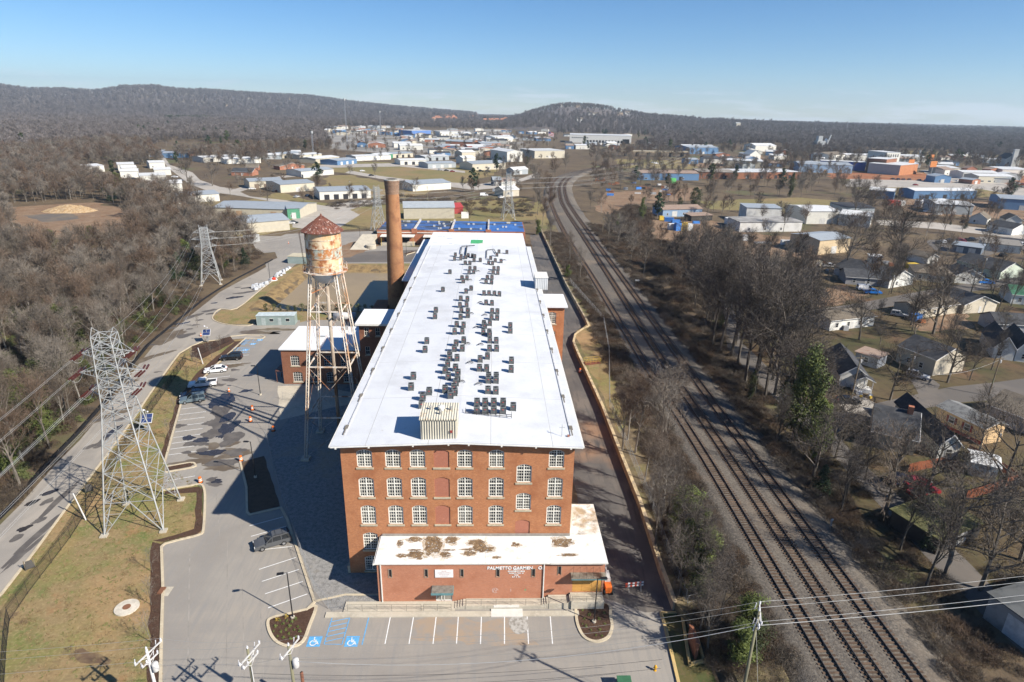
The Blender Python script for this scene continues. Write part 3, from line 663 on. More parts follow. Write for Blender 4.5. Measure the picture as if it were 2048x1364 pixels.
for x_ in(-18.3,-14.4,-9.2,-5.0,-2.6,1.3,5.4,9.6):
    MB().box(x_-0.1,EF-0.10,roof_z(x_)-th-0.10,x_+0.1,EF-0.005,roof_z(x_)-th+0.05).build('eave_bracket',m_trimwhite,ROOF)
f=MB()
f.add([(EL,EF-0.06,ze-th+0.07),(RX,EF-0.06,zr-th+0.07),(ER,EF-0.06,ze-th+0.07),(EL,EF-0.06,ze-th+0.16),(RX,EF-0.06,zr-th+0.16),(ER,EF-0.06,ze-th+0.16),(EL,EF-0.004,ze-th+0.16),(RX,EF-0.004,zr-th+0.16),(ER,EF-0.004,ze-th+0.16),(EL,EF-0.004,ze-th+0.07),(RX,EF-0.004,zr-th+0.07),(ER,EF-0.004,ze-th+0.07)],
      [(0,1,4,3),(1,2,5,4),(3,4,7,6),(4,5,8,7),(9,10,1,0),(10,11,2,1)])
f.build('fascia_gutter',m_trimwhite,ROOF)
# white base corner trim by the side wall
MB().box(XL-0.35,FY-0.02,0,XL-0.02,FY+2.2,1.1).build('corner_buttress',m_stone,mill)
MB().add([(XR+0.02,66.3,0),(XR+1.6,66.6,0),(XR+1.6,78,0),(XR+0.02,78,0),(XR+0.02,66.3,10.0),(XR+0.9,70,6.6),(XR+0.9,78,6.6),(XR+0.02,78,10.0)],[(0,1,5,4),(1,2,6,5),(2,3,7,6),(4,5,6,7)]).build('stair_cheek',m_concrete,mill)

# rear part of the mill, stepped lower roofs
rear=thing('rear_mill_block','white roofed rear block joined to the far end of the mill','building',(-4.5,192,0))
MB().box(-18.8,180.4,-0.2,9.6,203.2,18.5).build('wall',m_brick,rear,world=True)
r_=MB().box(-19.2,180.35,18.5,9.9,203.6,18.85).build('roof',m_roofwhite,rear,world=True)
for y0 in(184.0,193.0):
    a=MB()
    for k in range(8):
        x0=-4.5+14.2*k/8;x1=-4.5+14.2*(k+1)/8;z0=0.75*math.sin(math.pi*k/8);z1=0.75*math.sin(math.pi*(k+1)/8)
        a.add([(x0,y0,18.85),(x1,y0,18.85),(x1,y0,19.15+z1),(x0,y0,19.15+z0),(x0,y0+0.4,18.85),(x1,y0+0.4,18.85),(x1,y0+0.4,19.15+z1),(x0,y0+0.4,19.15+z0)],[(0,1,2,3),(7,6,5,4),(3,2,6,7)])
    a.build('parapet',m_trimwhite,rear,world=True)
MB().box(-6.5,186.0,18.86,-2.9,191.5,18.92).build('green_tarp',M('green_tarp',(0.08,0.42,0.16),0.6),rear,world=True)
for k in range(14):
    x_=RND.uniform(-18.3,-8);y_=RND.uniform(182,202)
    MB().box(x_,y_,18.86,x_+RND.uniform(0.6,2.2),y_+RND.uniform(0.2,0.6),18.875).build('membrane_patch',M('grey_patch',(0.42,0.45,0.52),0.7),rear,world=True)
low=thing('lower_side_wing','low white roofed wing along the left flank of the mill','building',(-20.5,172,0))
MB().box(-22.0,152,-0.2,-18.85,203,16.2).build('wall',m_brickdark,low,world=True)
MB().box(-22.4,151.6,16.2,-18.96,203.4,16.5).build('roof',m_roofwhite,low,world=True)
MB().box(9.95,181,-0.2,12.2,201,12.5).build('blue_lean_to',M('blue_panel',(0.25,0.42,0.62),0.5),rear,world=True)

# wings and stair tower
wing=thing('stair_wing','brown brick stair wing with white flat roof beside the water tower','building',(-22.5,121,0))
mb=MB();wx0,wx1,wy0,wy1=-26.2,-19.0,117.3,125.6
hw=[(1.0+2.2*i,1.9+2.2*i,z,z+1.7,0.0)for i in range(3)for z in(14.2,10.2,6.2,2.2)]
wall_holes(mb,(wx0,wy0),(1,0),wx1-wx0,-0.2,16.7,hw)
mb.add([(wx0,wy0,0),(wx0,wy1,0),(wx0,wy1,16.7),(wx0,wy0,16.7)],[(0,3,2,1)]);mb.add([(wx0,wy1,0),(wx1,wy1,0),(wx1,wy1,16.7),(wx0,wy1,16.7)],[(0,3,2,1)])
mb.build('wall',m_brickdark,wing,world=True)
for h_ in hw:
    o=window(wing,(wx0+(h_[0]+h_[1])/2+22.5,wy0-121,h_[2]),0,0.9,1.7,0.0,2,2,'small',frame=m_trimwhite)
MB().box(wx0-0.55,wy0-0.7,16.7,wx1+0.02,wy1+0.5,17.0).build('roof',m_roofwhite,wing,world=True)
MB().box(wx0-0.6,wy0-0.78,16.55,wx1+0.02,wy0-0.705,16.9).build('fascia',m_trimwhite,wing,world=True)
tow=thing('side_stair_tower','red brick stair tower on the right flank of the mill','building',(12.8,127,0))
mb=MB();tx0,tx1,ty0,ty1=10.25,15.1,123.6,131.6
ht=[(1.4,3.2,z,z+2.6,0.28)for z in(14.9,10.8,6.7)]
wall_holes(mb,(tx0,ty0),(1,0),tx1-tx0,-0.2,18.6,ht)
mb.add([(tx1,ty0,0),(tx1,ty1,0),(tx1,ty1,18.6),(tx1,ty0,18.6)],[(0,1,2,3)]);mb.add([(tx0,ty1,0),(tx1,ty1,0),(tx1,ty1,18.6),(tx0,ty1,18.6)],[(0,3,2,1)])
mb.build('wall',m_brick,tow,world=True)
for h_ in ht:window(tow,(tx0+2.3-12.8,ty0-127,h_[2]),0,1.8,2.6)
MB().box(tx0+0.9,ty0-0.6,18.6,tx1+0.6,ty1+0.5,18.95).build('roof',m_roofwhite,tow,world=True)
ph=MB().box(9.6,134.5,19.2,12.4,139.5,21.9);ph.build('roof_hut',ribbed('hut_metal',(0.55,0.56,0.56),0.4),tow,world=True)
MB().box(9.5,134.4,21.9,12.5,139.6,22.05).build('hut_roof',m_trimwhite,tow,world=True)

# low brick building behind the water tower
lowb=thing('low_brick_building','two storey brick building with white roof behind the water tower legs','building',(-36,132,0))
lx0,lx1,ly0,ly1,lz=-44.9,-27.2,125.3,139.6,8.0
mb=MB();hb=[(1.9+3.55*i,3.75+3.55*i,4.3,6.7,0.25)for i in range(4)]+[(2.1+3.6*i,4.1+3.6*i,0.6,2.9,0.25)for i in range(4)]
wall_holes(mb,(lx0,ly0),(1,0),lx1-lx0,-0.2,lz,hb)
mb.add([(lx0,ly0,0),(lx0,ly1,0),(lx0,ly1,lz),(lx0,ly0,lz)],[(0,3,2,1)]);mb.add([(lx0,ly1,0),(lx1,ly1,0),(lx1,ly1,lz),(lx0,ly1,lz)],[(0,3,2,1)])
mb.build('wall',m_brickdark,lowb,world=True)
for h_ in hb:window(lowb,(lx0+(h_[0]+h_[1])/2+36,ly0-132,h_[2]),0,h_[1]-h_[0],h_[3]-h_[2],0.25,4,4,'small',frame=m_trimwhite)
MB().box(lx0-0.3,ly0-0.35,lz,lx1,ly1+0.3,lz+0.28).build('roof',m_roofwhite,lowb,world=True)
MB().box(-32.0,ly0+0.6,lz+0.28,lx1+0.4,ly0+9.0,lz+1.3).build('raised_roof',m_roofwhite,lowb,world=True)
MB().box(-39.0,ly0+7.0,lz+0.285,-37.2,ly0+7.8,lz+0.42).build('roof_vent',m_galv,lowb,world=True)
MB().box(-34.0,ly1-2.5,lz+0.285,-33.2,ly1-1.8,lz+1.2).build('roof_fan',m_galv,lowb,world=True)
can=MB().box(lx0-1.9,ly0+0.6,2.7,lx0-0.01,ly0+4,2.85)
for y_ in(ly0+0.8,ly0+3.8):can.box(lx0-1.85,y_,0,lx0-1.72,y_+0.13,2.7)
can.build('side_canopy',M('brown_metal',(0.15,0.07,0.05),0.6),lowb,world=True)

# penthouse on the roof
pent=thing('roof_penthouse','beige ribbed metal penthouse near the front edge of the mill roof','roof hut',(-6.2,68,19.8))
m_beige=ribbed('beige_ribbed',(0.56,0.52,0.42),0.30,0.55,0.05)
MB().box(-2.1,-1.9,-0.2,2.1,1.9,2.6).build('wall',m_beige,pent)
rb=MB()
for k in range(14):rb.box(-2.0+0.3*k,-1.925,-0.1,-1.88+0.3*k,-1.905,2.5)
for k in range(12):rb.box(-2.17,-1.75+0.3*k,-0.1,-2.105,-1.63+0.3*k,2.5);rb.box(2.105,-1.75+0.3*k,-0.1,2.17,-1.63+0.3*k,2.5)
rb.build('wall_ribs',m_beige,pent)
MB().add([(-2.25,-2.05,2.6),(2.25,-2.05,2.6),(2.25,2.05,2.75),(-2.25,2.05,2.75),(-2.25,-2.05,2.78),(2.25,-2.05,2.78),(2.25,2.05,2.93),(-2.25,2.05,2.93)],[(4,5,6,7),(0,1,5,4),(1,2,6,5),(2,3,7,6),(3,0,4,7)]).build('hut_roof',ribbed('beige_roof',(0.62,0.57,0.45),0.3,0.5,0.04,rust=(0.42,0.30,0.18),horiz=True),pent)
vv=MB().lathe([(0.24,2.8),(0.24,3.1),(0.42,3.1),(0.42,3.35),(0.1,3.5)],12,(0.2,0.2,0));vv.build('roof_ventilator',m_trimwhite,pent)
for x_,y_ in((-1.1,0.3),(1.35,0.2),(0.15,-0.9)):
    MB().lathe([(0.09,2.75),(0.09,3.15),(0.18,3.15),(0.18,3.3),(0.05,3.35)],8,(x_,y_,0)).build('vent_pipe',M('dull_grey',(0.35,0.34,0.32),0.6),pent)
MB().box(1.35,-2.06,0.95,1.65,-1.975,1.25).build('alarm_box',M('red_box',(0.32,0.06,0.05),0.5),pent)
an=thing('roof_antenna','small grey antenna mast near the right corner of the mill roof','antenna',(8.7,67.6,roof_z(8.7)))
MB().beam((0,0,0),(0,0,1.5),0.035).beam((-0.35,0,1.2),(0.35,0,1.2),0.03).beam((0,0,1.45),(0.0,0.3,1.5),0.03).build('mast',m_galv,an)
MB().box(0.7,-0.15,0,0.95,0.1,0.2).build('base_block',M('rust_block',(0.35,0.15,0.1),0.8),an)

# ---------------------------------------------------------------- front annex
annex=thing('front_annex','single storey brick annex with rust stained white roof at the front','building',(0,61,0))
AX0,AX1,AY,AZ=-13.5,14.0,61.0,5.75;BX=6.68
mb=MB();sl=[-11.95,-7.64,-3.35,0.99,5.29]
ha=[(x-0.17-AX0,x+0.17-AX0,3.85,4.97,0)for x in sl]+[(-6.55-AX0,-4.55-AX0,0.15,2.2,0)]
wall_holes(mb,(AX0,AY),(1,0),BX-AX0,-0.2,AZ,ha,0.12)
ha2=[(8.48-0.17-BX,8.48+0.17-BX,3.93,5.1,0),(10.15-BX,13.75-BX,1.25,3.3,0)]
wall_holes(mb,(BX,AY+0.25),(1,0),AX1-BX,-0.2,AZ,ha2,0.12)
mb.add([(BX,AY,-0.2),(BX,AY+0.25,-0.2),(BX,AY+0.25,AZ),(BX,AY,AZ)],[(0,1,2,3)])
mb.add([(AX0,AY,-0.2),(AX0,FY,-0.2),(AX0,FY,AZ),(AX0,AY,AZ)],[(0,3,2,1)]);mb.add([(AX1,AY+0.25,-0.2),(AX1,72.5,-0.2),(AX1,72.5,AZ),(AX1,AY+0.25,AZ)],[(0,1,2,3)]);mb.add([(XR,72.5,-0.2),(AX1,72.5,-0.2),(AX1,72.5,AZ),(XR,72.5,AZ)],[(0,3,2,1)])
mb.build('wall',m_brick2,annex,world=True)
# roof: white with peeled brown patches
mm,ns,ls,bs=new_mat('peeling_white_roof');p_=pos_vec(ns);sp=ns.new('ShaderNodeSeparateXYZ');ls.new(p_,sp.inputs[0])
c_=(0.70,0.69,0.66)
f1=noise_fac(ns,ls,p_,0.8,7,0.68,0.56,0.72);c_=mixcol(ns,ls,f1,c_,(0.55,0.47,0.36))
f0=noise_fac(ns,ls,p_,5.0,4,0.6,0.5,0.75);c_=mixcol(ns,ls,f0,c_,(0.66,0.62,0.55))
ls.new(c_,bs.inputs['Base Color']);bs.inputs['Roughness'].default_value=0.8
m_peel=mm
def slab(x0,y0,x1,y1,z0,z1):return MB().box(x0,y0,z0,x1,y1,z1)
ar=slab(AX0-0.25,AY-0.10,-0.55,FY-0.01,AZ,AZ+0.26).build('roof',m_peel,annex,world=True)
ar2=slab(-0.53,AY-0.10,AX1+0.25,FY-0.01,AZ,AZ+0.20).build('roof',m_peel,annex,world=True)
ar3=slab(XR+0.02,FY,AX1+0.25,72.8,AZ,AZ+0.195).build('roof',layered('dirty_roof',(0.74,0.71,0.66),[((0.40,0.29,0.18),0.5,0.42,0.60,8),((0.25,0.21,0.17),0.9,0.55,0.7,8)]),annex,world=True)
mr=layered('exposed_brown_roof',(0.19,0.125,0.070),[((0.32,0.23,0.14),2.5,0.48,0.66,8),((0.11,0.065,0.035),1.0,0.5,0.7)])
mr2=layered('faded_brown_roof',(0.48,0.38,0.26),[((0.66,0.60,0.52),1.6,0.42,0.60,8)])
for m_,lo_,hi_ in((mr,0.36,0.50),(mr2,0.40,0.56)):
    ns,ls=m_.node_tree.nodes,m_.node_tree.links;bs_=ns['Principled BSDF'];f_=noise_fac(ns,ls,pos_vec(ns),3.2,8,0.75,lo_,hi_);ls.new(f_,bs_.inputs['Alpha'])
stains=[(-9.4,65.2,.95,.42),(-7.1,63.9,1.15,1.55),(-7.3,65.3,.9,.5),(-4.8,65.0,.75,.7),(-0.9,63.4,1.2,.6),(-10.6,62.2,.6,.35),(-9.0,62.3,1.1,.65),(-5.4,62.4,.55,.55),(-2.5,62.6,.75,.5),(-1.7,64.6,1.0,.55),(-1.3,63.9,.7,.7),(9.0,64.7,1.3,.75),(9.7,62.3,1.0,.25),(3.2,64.2,.5,.4),(0.8,61.9,.5,.22),(-11.2,64.5,.35,.6),(-5.0,63.2,.8,.15),(-2.6,63.3,.9,.15),(-9.2,63.2,.8,.15)]
for i,(x,y,a,b)in enumerate(stains):
    for j,(kk,mt,zz)in enumerate(((1.28,mr2,AZ+0.268),(1.0,mr,AZ+0.273))):
        P=[]
        for q in range(28):
            t=2*math.pi*q/28;k=kk*(1+0.55*mnoise.noise((math.cos(t)*1.7+i*3.3,math.sin(t)*1.7,j*5.0+i))+RND.uniform(-.09,.09));P.append((x+a*k*math.cos(t),y+b*k*math.sin(t)))
        P=[(min(max(px_,AX0-0.1),AX1),min(max(py_,AY-0.05),FY-0.1))for px_,py_ in P]
        MB().sheet(P,zz-(0.06 if x>-0.5 else 0)+0.0004*i).build('peeled_patch',mt,ar2 if x>-0.5 else ar,world=False).location=(-0,-61,0)
e=MB().box(AX0-0.3,AY-0.15,AZ+0.02,BX+0.6,AY-0.105,AZ+0.16).box(BX+0.62,AY-0.17,AZ,AX1+0.28,AY-0.105,AZ+0.2).box(AX0-0.42,AY-0.20,AZ-0.02,AX0-0.255,FY-0.2,AZ+0.16);e.build('eave_gutter',m_trimwhite,annex,world=True)
MB().box(AX0-0.12,FY-0.32,AZ+0.265,XR,FY-0.012,AZ+0.42).build('roof_flashing',M('grey_flash',(0.30,0.28,0.25),0.7),annex,world=True)
for x_ in(AX0+0.45,BX-0.12):MB().box(x_-0.06,AY-0.14,0.1,x_+0.06,AY-0.012,AZ-0.03).build('downpipe',m_trimwhite,annex,world=True)
for x in sl:
    w_=MB().box(x-0.17,AY+0.09,3.85,x+0.17,AY+0.11,4.97).build('slit_window',m_glass,annex,world=True)
    MB().box(x-0.23,AY-0.05,3.78,x-0.17,AY-0.005,5.03).box(x+0.17,AY-0.05,3.78,x+0.23,AY-0.005,5.03).box(x-0.17,AY-0.05,4.97,x+0.17,AY-0.005,5.03).box(x-0.17,AY-0.05,3.78,x+0.17,AY-0.005,3.85).build('frame',M('bronze_frame',(0.30,0.26,0.20),0.6),w_).location=(0,-61,0)
w_=MB().box(8.31,AY+0.34,3.93,8.65,AY+0.36,5.1).build('slit_window',m_glass,annex,world=True)
MB().box(8.25,AY+0.2,3.86,8.31,AY+0.245,5.16).box(8.65,AY+0.2,3.86,8.71,AY+0.245,5.16).build('frame',MATS['bronze_frame'],w_).location=(0,-61,0)
# entrance door with canopy
dr=MB().box(-6.55,AY+0.10,0.15,-4.55,AY+0.118,2.2).build('door',M('door_glass',(0.30,0.28,0.24),0.2),annex,world=True)
df=MB()
for x_ in(-6.55,-5.93,-5.59,-4.62):df.box(x_,AY+0.04,0.15,x_+0.07,AY+0.095,2.2)
df.box(-6.48,AY+0.04,2.1,-4.62,AY+0.094,2.2);df.box(-6.48,AY+0.04,0.15,-4.62,AY+0.094,0.3)
df.build('frame',m_trimwhite,dr).location=(0,-61,0)
m_teal=M('teal_fascia',(0.13,0.27,0.28),0.6)
cn_=MB().box(-7.0,AY-1.35,2.25,-4.35,AY-0.01,2.52).build('canopy',m_teal,annex,world=True)
MB().box(-6.95,AY-1.30,2.525,-4.4,AY-0.02,2.56).build('canopy_top',layered('gravel_top',(0.22,0.20,0.17),[((0.13,0.12,0.10),2.0,0.45,0.65)]),cn_).location=(0,-61,0)
MB().box(-6.75,AY-1.0,0.0,-4.35,AY-0.02,0.15).build('door_step',m_concrete,annex,world=True)
# corrugated canopy and plywood boarding at the right
c2=MB().box(9.85,AY-0.85,3.95,14.1,AY+0.23,4.16).build('canopy',m_teal,annex,world=True)
cg=MB();n_=34
for k in range(n_):cg.box(9.85+4.25*k/n_,AY-0.9,4.165,9.85+4.25*(k+0.55)/n_,AY+0.22,4.25)
cg.build('canopy_ribs',layered('rusty_ribs',(0.42,0.36,0.28),[((0.13,0.07,0.045),0.6,0.45,0.6)]),c2).location=(0,-61,0)
for k in range(3):MB().box(10.17+1.19*k,AY+0.30,1.25,10.17+1.19*(k+1)-0.02,AY+0.34,3.3).build('plywood_panel',layered('plywood',(0.58,0.31,0.085),[((0.48,0.25,0.07),0.9,0.4,0.65,5,(1,1,4))],rough=0.75),annex,world=True)
for k in range(5):MB().beam((10.2+0.8*k,AY+0.23,5.0),(9.95+0.85*k,AY-0.8,4.25),0.018).build('canopy_rod',m_dark,annex,world=True)
# sign board and raised letters
sb=MB().box(-6.58,AY-0.07,3.80,-4.40,AY-0.006,4.93).build('sign_board',M('sign_white',(0.78,0.77,0.75),0.6,0.04),annex,world=True)
def letters(txt,size,loc,mat,parent,name='lettering',align='LEFT',ext=0.02,font_sp=1.0,shear=0.0):
    cu=bpy.data.curves.new(name,'FONT');cu.body=txt;cu.size=size;cu.extrude=ext;cu.align_x=align;cu.space_character=font_sp;cu.offset=0.022*size
    tmp=bpy.data.objects.new('tmp_text',cu);COL.objects.link(tmp)
    dg=bpy.context.evaluated_depsgraph_get();dg.update()
    me=bpy.data.meshes.new_from_object(tmp.evaluated_get(dg));bpy.data.objects.remove(tmp);bpy.data.curves.remove(cu)
    me.materials.clear();me.materials.append(mat);me.name=name
    o=bpy.data.objects.new(name,me);COL.objects.link(o);o.parent=parent
    o.rotation_euler=(R(90),0,0);o.location=loc
    return o
m_letter=M('letter_white',(0.80,0.80,0.78),0.5,0.05)
letters('PALMETTO',0.60,(-0.31,-0.03,4.94),m_letter,annex,font_sp=0.98)
letters('GARMEN',0.60,(2.78,-0.03,4.94),m_letter,annex,font_sp=0.98)
letters('O.',0.60,(5.83,-0.03,4.94),m_letter,annex)
letters('MAKERS OF',0.15,(3.2,-0.02,4.84),m_letter,annex,align='CENTER')
letters("CHILDREN'S WEAR",0.25,(3.2,-0.02,4.56),m_letter,annex,align='CENTER',font_sp=0.95)
letters('MARCITA TOM  O',0.22,(3.2,-0.02,4.27),m_letter,annex,align='CENTER')
letters('PRICE',0.20,(3.2,-0.02,4.0),m_letter,annex,align='CENTER')
letters('BUY  &  904',0.20,(3.2,-0.02,3.73),m_letter,annex,align='CENTER')
m_faint=M('faint_print',(0.60,0.40,0.38),0.6,0.1)
for k,(t_,s_)in enumerate((('IMAGES',0.17),('COMMERCIAL PROPERTY',0.14),('TOUCH OF CLASS',0.15),('SHOWER PLAZA',0.12))):
    letters(t_,s_,(-5.49,-0.075,4.68-0.24*k),m_faint,sb,align='CENTER',ext=0.002)
# graffiti marks
m_chalk=M('chalk_mark',(0.62,0.50,0.46),0.8);gr=MB()
def stroke(pts,w=0.05):
    for(a,b)in zip(pts,pts[1:]):
        d=Vector((b[0]-a[0],0,b[1]-a[1])).normalized();n=Vector((-d.z,0,d.x))*w/2
        A,B=Vector((a[0],AY-0.006,a[1])),Vector((b[0],AY-0.006,b[1]));gr.add([A-n,B-n,B+n,A+n],[(0,1,2,3)])
stroke([(0.68+0.36*math.cos(t),1.75+0.36*math.sin(t))for t in[k*0.5 for k in range(12)]]);stroke([(0.45,1.5),(0.55,2.0),(0.78,1.55),(0.9,2.05)])
stroke([(2.6,1.55),(2.58,2.0)])
gr.build('chalk_graffiti',m_chalk,annex,world=True)
MB().add([(4.25,AY-0.006,1.72),(4.5,AY-0.006,1.72),(4.38,AY-0.006,2.0)],[(0,1,2)]).build('green_mark',M('green_mark',(0.1,0.45,0.2),0.8),annex,world=True)
# front walk with ramp, railing and steps
walk=thing('front_walk','raised concrete walk with ramp and steps along the annex','walkway',(0,60,0))
MB().box(-17.5,59.4,-0.1,-4.2,60.98,0.16).build('slab',m_concrete,walk,world=True)
MB().box(-2.9,59.75,-0.1,6.4,60.98,0.55).build('slab',m_concrete,walk,world=True)
MB().box(7.2,59.75,-0.1,9.5,61.2,0.85).build('slab',m_concrete,walk,world=True)
MB().box(9.9,59.6,-0.1,13.9,61.2,1.2).build('slab',m_concrete,walk,world=True)
for x0,n_,z0,z1 in((-4.2,4,0.16,0.55),(6.4,3,0.55,0.85),(9.5,3,0.85,1.2)):
    w_={-4.2:1.3,6.4:0.8,9.5:0.4}[x0]
    for k in range(n_):MB().box(x0+w_*k/n_,59.8,-0.1,x0+w_*(k+1)/n_-0.01,60.95,z0+(z1-z0)*(k+0.7)/n_).build('step',m_concrete,walk,world=True)
MB().box(-19.5,58.55,-0.1,10.8,59.35,0.13).build('pavement',m_concrete,walk,world=True)
MB().box(0.2,58.5,0.02,4.0,59.7,0.145).box(0.5,59.72,0.3,3.6,59.9,0.56).build('new_concrete',M('pale_concrete',(0.66,0.63,0.57),0.85,0.1),walk,world=True)
def railing(parent,x0,x1,y,z,h=0.95,step=1.6):
    r_=MB();n_=max(1,int((x1-x0)/step))
    for k in range(n_+1):r_.beam((x0+(x1-x0)*k/n_,y,z),(x0+(x1-x0)*k/n_,y,z+h),0.022)
    for hh in(h,h*0.5):r_.beam((x0,y,z+hh),(x1,y,z+hh),0.02)
    return r_.build('railing',M('grey_rail',(0.16,0.15,0.13),0.5),parent,world=True)
railing(walk,-17.0,-8.2,59.45,0.15);railing(walk,-7.9,-4.6,59.45,0.15);railing(walk,-2.8,6.2,59.8,0.55);railing(walk,7.3,9.4,59.8,0.85);railing(walk,10.0,13.5,59.65,1.2,0.8)
# ---------------------------------------------------------------- condenser units on the mill roof
cA=lambda x,y:(820+x/8.525,600+y/8.525)
cB=lambda x,y:(640+x/3.2,660+y/3.2)
cC=lambda x,y:(760+x/6.01,400+y/6.01)
units=[cA(*p)for p in[(875,225),(985,235),(862,340),(985,310),(795,470),(912,480),(760,595),(890,590),(785,795),(915,740),(755,890),(890,885),(675,985),(675,1050),(800,1050),(640,1150),(775,1220),(600,1265),(815,1310),(650,1364),
  (440,220),(425,330),(285,755),(255,905),(55,1364),(1400,240),(1490,245),(1390,350),(1485,355),(1260,450),(1360,445),(1250,595),(1350,600),(1360,745),(1470,750),(1355,885),(1475,885),(1195,1070),(1320,1020),(1185,1225),(1305,1230),(1340,1364),(1470,1364),(1710,490),(1710,575),(1730,1095),(1725,1245),(1275,495),(1360,640+0)]]
units+=[cB(*p)for p in[(582,390),(698,420),(657,455),(650,505),(800,405),(858,392),(862,424),(836,442),(815,325),(880,335),(870,362),(1078,345),(1127,345),(1075,412),(1125,415),(1005,492),(1057,492),(1112,492),(1172,492),(1237,520),(1003,540),(1057,540),(1112,540),(1172,540)]]
units+=[cC(*p)for p in[(1525,650),(1430,645),(1405,682),(1330,722),(1385,752),(1455,760),(1305,780),(1352,786),(905,682),(895,732),(975,700),(970,728),(1030,712),(1060,690),(1110,695),(1138,702),(1130,748),(1205,748),(1025,782),(1080,784),(840,892),(1080,850),(1140,850),(1070,897),(1125,892),(1370,850),(1420,850),(1360,897),(1415,902),(985,965),(1045,965),(1000,1003),(1290,960),(1345,960),(1275,1012),(1340,1017),(755,1107),(1095,1092),(1035,1127),(1250,1152),(1310,1152),(1375,1155),(1435,1162),(970,1217),(1050,1222),(960,1297),(1040,1292),(1275,1267),(1345,1272)]]
upos=[]
for p in units:
    q=G(p[0],p[1],19.85);q=G(p[0],p[1],roof_z(q.x));q.y+=0.38
    if all((q-o).length>0.80 for o in upos):upos.append(q)
m_unit=M('unit_grey',(0.125,0.135,0.137),0.5,0.25,3)
m_unitl=M('unit_louver',(0.19,0.20,0.20),0.5,0.2,3)
u0=thing('condenser_unit','x','air conditioner',(0,0,0),0,'condenser units on the mill roof')
b_=MB().box(-0.33,-0.33,0.0,0.33,0.33,0.92)
for sx in(-1,1):
    for sy in(-1,1):b_.box(sx*0.36-0.03,sy*0.36-0.03,0.0,sx*0.36+0.03,sy*0.36+0.03,0.95)
for k in range(6):
    z_=0.12+0.13*k;b_.box(-0.345,-0.345,z_,0.345,0.345,z_+0.05)
b_.build('body',m_unit,u0)
t_=MB().box(-0.39,-0.39,0.951,0.39,0.39,1.0).build('top_panel',m_unitl,u0)
fan=MB().lathe([(0.29,1.001),(0.29,1.04),(0.25,1.045),(0.10,1.02),(0.10,1.06),(0.01,1.07)],12)
for k in range(4):
    t=k*math.pi/2;fan.beam((0.1*math.cos(t),0.1*math.sin(t),1.045),(0.29*math.cos(t),0.29*math.sin(t),1.045),0.018)
fan.build('fan_guard',M('guard_grey',(0.05,0.055,0.058),0.5),t_)
MB().box(-0.10,-0.402,0.62,0.10,-0.392,0.72).build('badge',M('badge_red',(0.55,0.10,0.10),0.5),u0)
def urow(q):
    if q.x<-11.6:return 'far left single line'
    if q.x<RX+0.15:return 'row left of the roof ridge'
    if q.x>3.6:return 'right outer line'
    return 'row right of the roof ridge'
from collections import defaultdict
rowsu=defaultdict(list)
for q in upos:rowsu[urow(q)].append(q)
first=True
m_pipe=M('pipe_foam',(0.05,0.05,0.055),0.7);m_pipeg=M('pipe_grey',(0.50,0.50,0.50),0.6)
for rn,L in rowsu.items():
    L.sort(key=lambda q:(q.y,q.x))
    for i,q in enumerate(L):
        o=u0 if first else copy_tree(u0);first=False
        o.location=q;o.rotation_euler=(0,0,R(RND.uniform(-3,3)))
        o['label']='dark grey condenser unit, %s from the front in the %s'%(ordn(i),rn)
# refrigerant lines beside the clusters and to the lone units
lines=[]
for rn in('far left single line','right outer line'):
    for q in rowsu[rn]:
        s=1 if q.x<-8 else-1;x1=(-9.3 if q.x<-8 else 1.8)
        if abs(x1-q.x)>1.5:lines.append([(q.x+s*0.45,q.y,roof_z(q.x)+0.12),(x1,q.y+0.2,roof_z(x1)+0.12)])
for i,(a,b)in enumerate(lines):
    t=thing('refrigerant_line','thin grey pipe run on blocks to the %s lone condenser from the front'%ordn(i),'pipe',a,0,'refrigerant pipe runs on the mill roof')
    MB().beam(a,b,0.035,4).build('pipe',m_pipeg,t,world=True)
    for k in range(1,4):
        c_=Vector(a).lerp(Vector(b),k/4);MB().box(c_.x-0.1,c_.y-0.12,c_.z-0.12,c_.x+0.1,c_.y+0.12,c_.z-0.03).build('pipe_block',m_pipe,t,world=True)
fr=thing('pipe_rack','dark pipe rack in front of the front condenser group','pipe rack',(0,71,roof_z(0)))
k_=MB();za=roof_z(0)
pA,pB=G(*cB(930,540),za),G(*cB(1225,565),za)
for dz in(0.25,0.5):k_.beam((pA.x,pA.y,za+dz),(pB.x,pB.y,za+dz),0.04)
for t in(0,.25,.5,.75,1):
    c_=pA.lerp(pB,t);k_.beam((c_.x,c_.y,za),(c_.x,c_.y,za+0.6),0.035);k_.beam((c_.x,c_.y,za+0.4),(c_.x,c_.y+0.9,za+0.5),0.03)
k_.build('pipes',m_pipe,fr,world=True)
for i,p in enumerate([cA(1050,250),cA(985,765),cA(1030,1085),cA(1140,480),cA(1280,265),cA(1210,770),cB(910,340),cB(1020,350),cC(1180,865),cC(1085,970),cC(1230,970),cC(1330,865),cC(1210,1240),cC(1495,720)]):
    q=G(*p,roof_z(-3));q.z=roof_z(q.x)
    t=thing('pipe_loop','small tangle of foam wrapped pipes beside the %s cluster'%ordn(i),'pipe',q,0,'foam wrapped pipe loops on the mill roof')
    k_=MB();pts=[(0.5*math.cos(a)-0.1,0.35*math.sin(a*1.3),0.12+0.22*abs(math.sin(a)))for a in np.linspace(0,5,9)]
    k_.tube([Vector(v)for v in pts],0.035);k_.tube([Vector((v[0]*0.7+0.2,v[1]*-1.1+0.1,v[2]*0.9))for v in pts],0.03)
    k_.build('pipe',m_pipe,t)
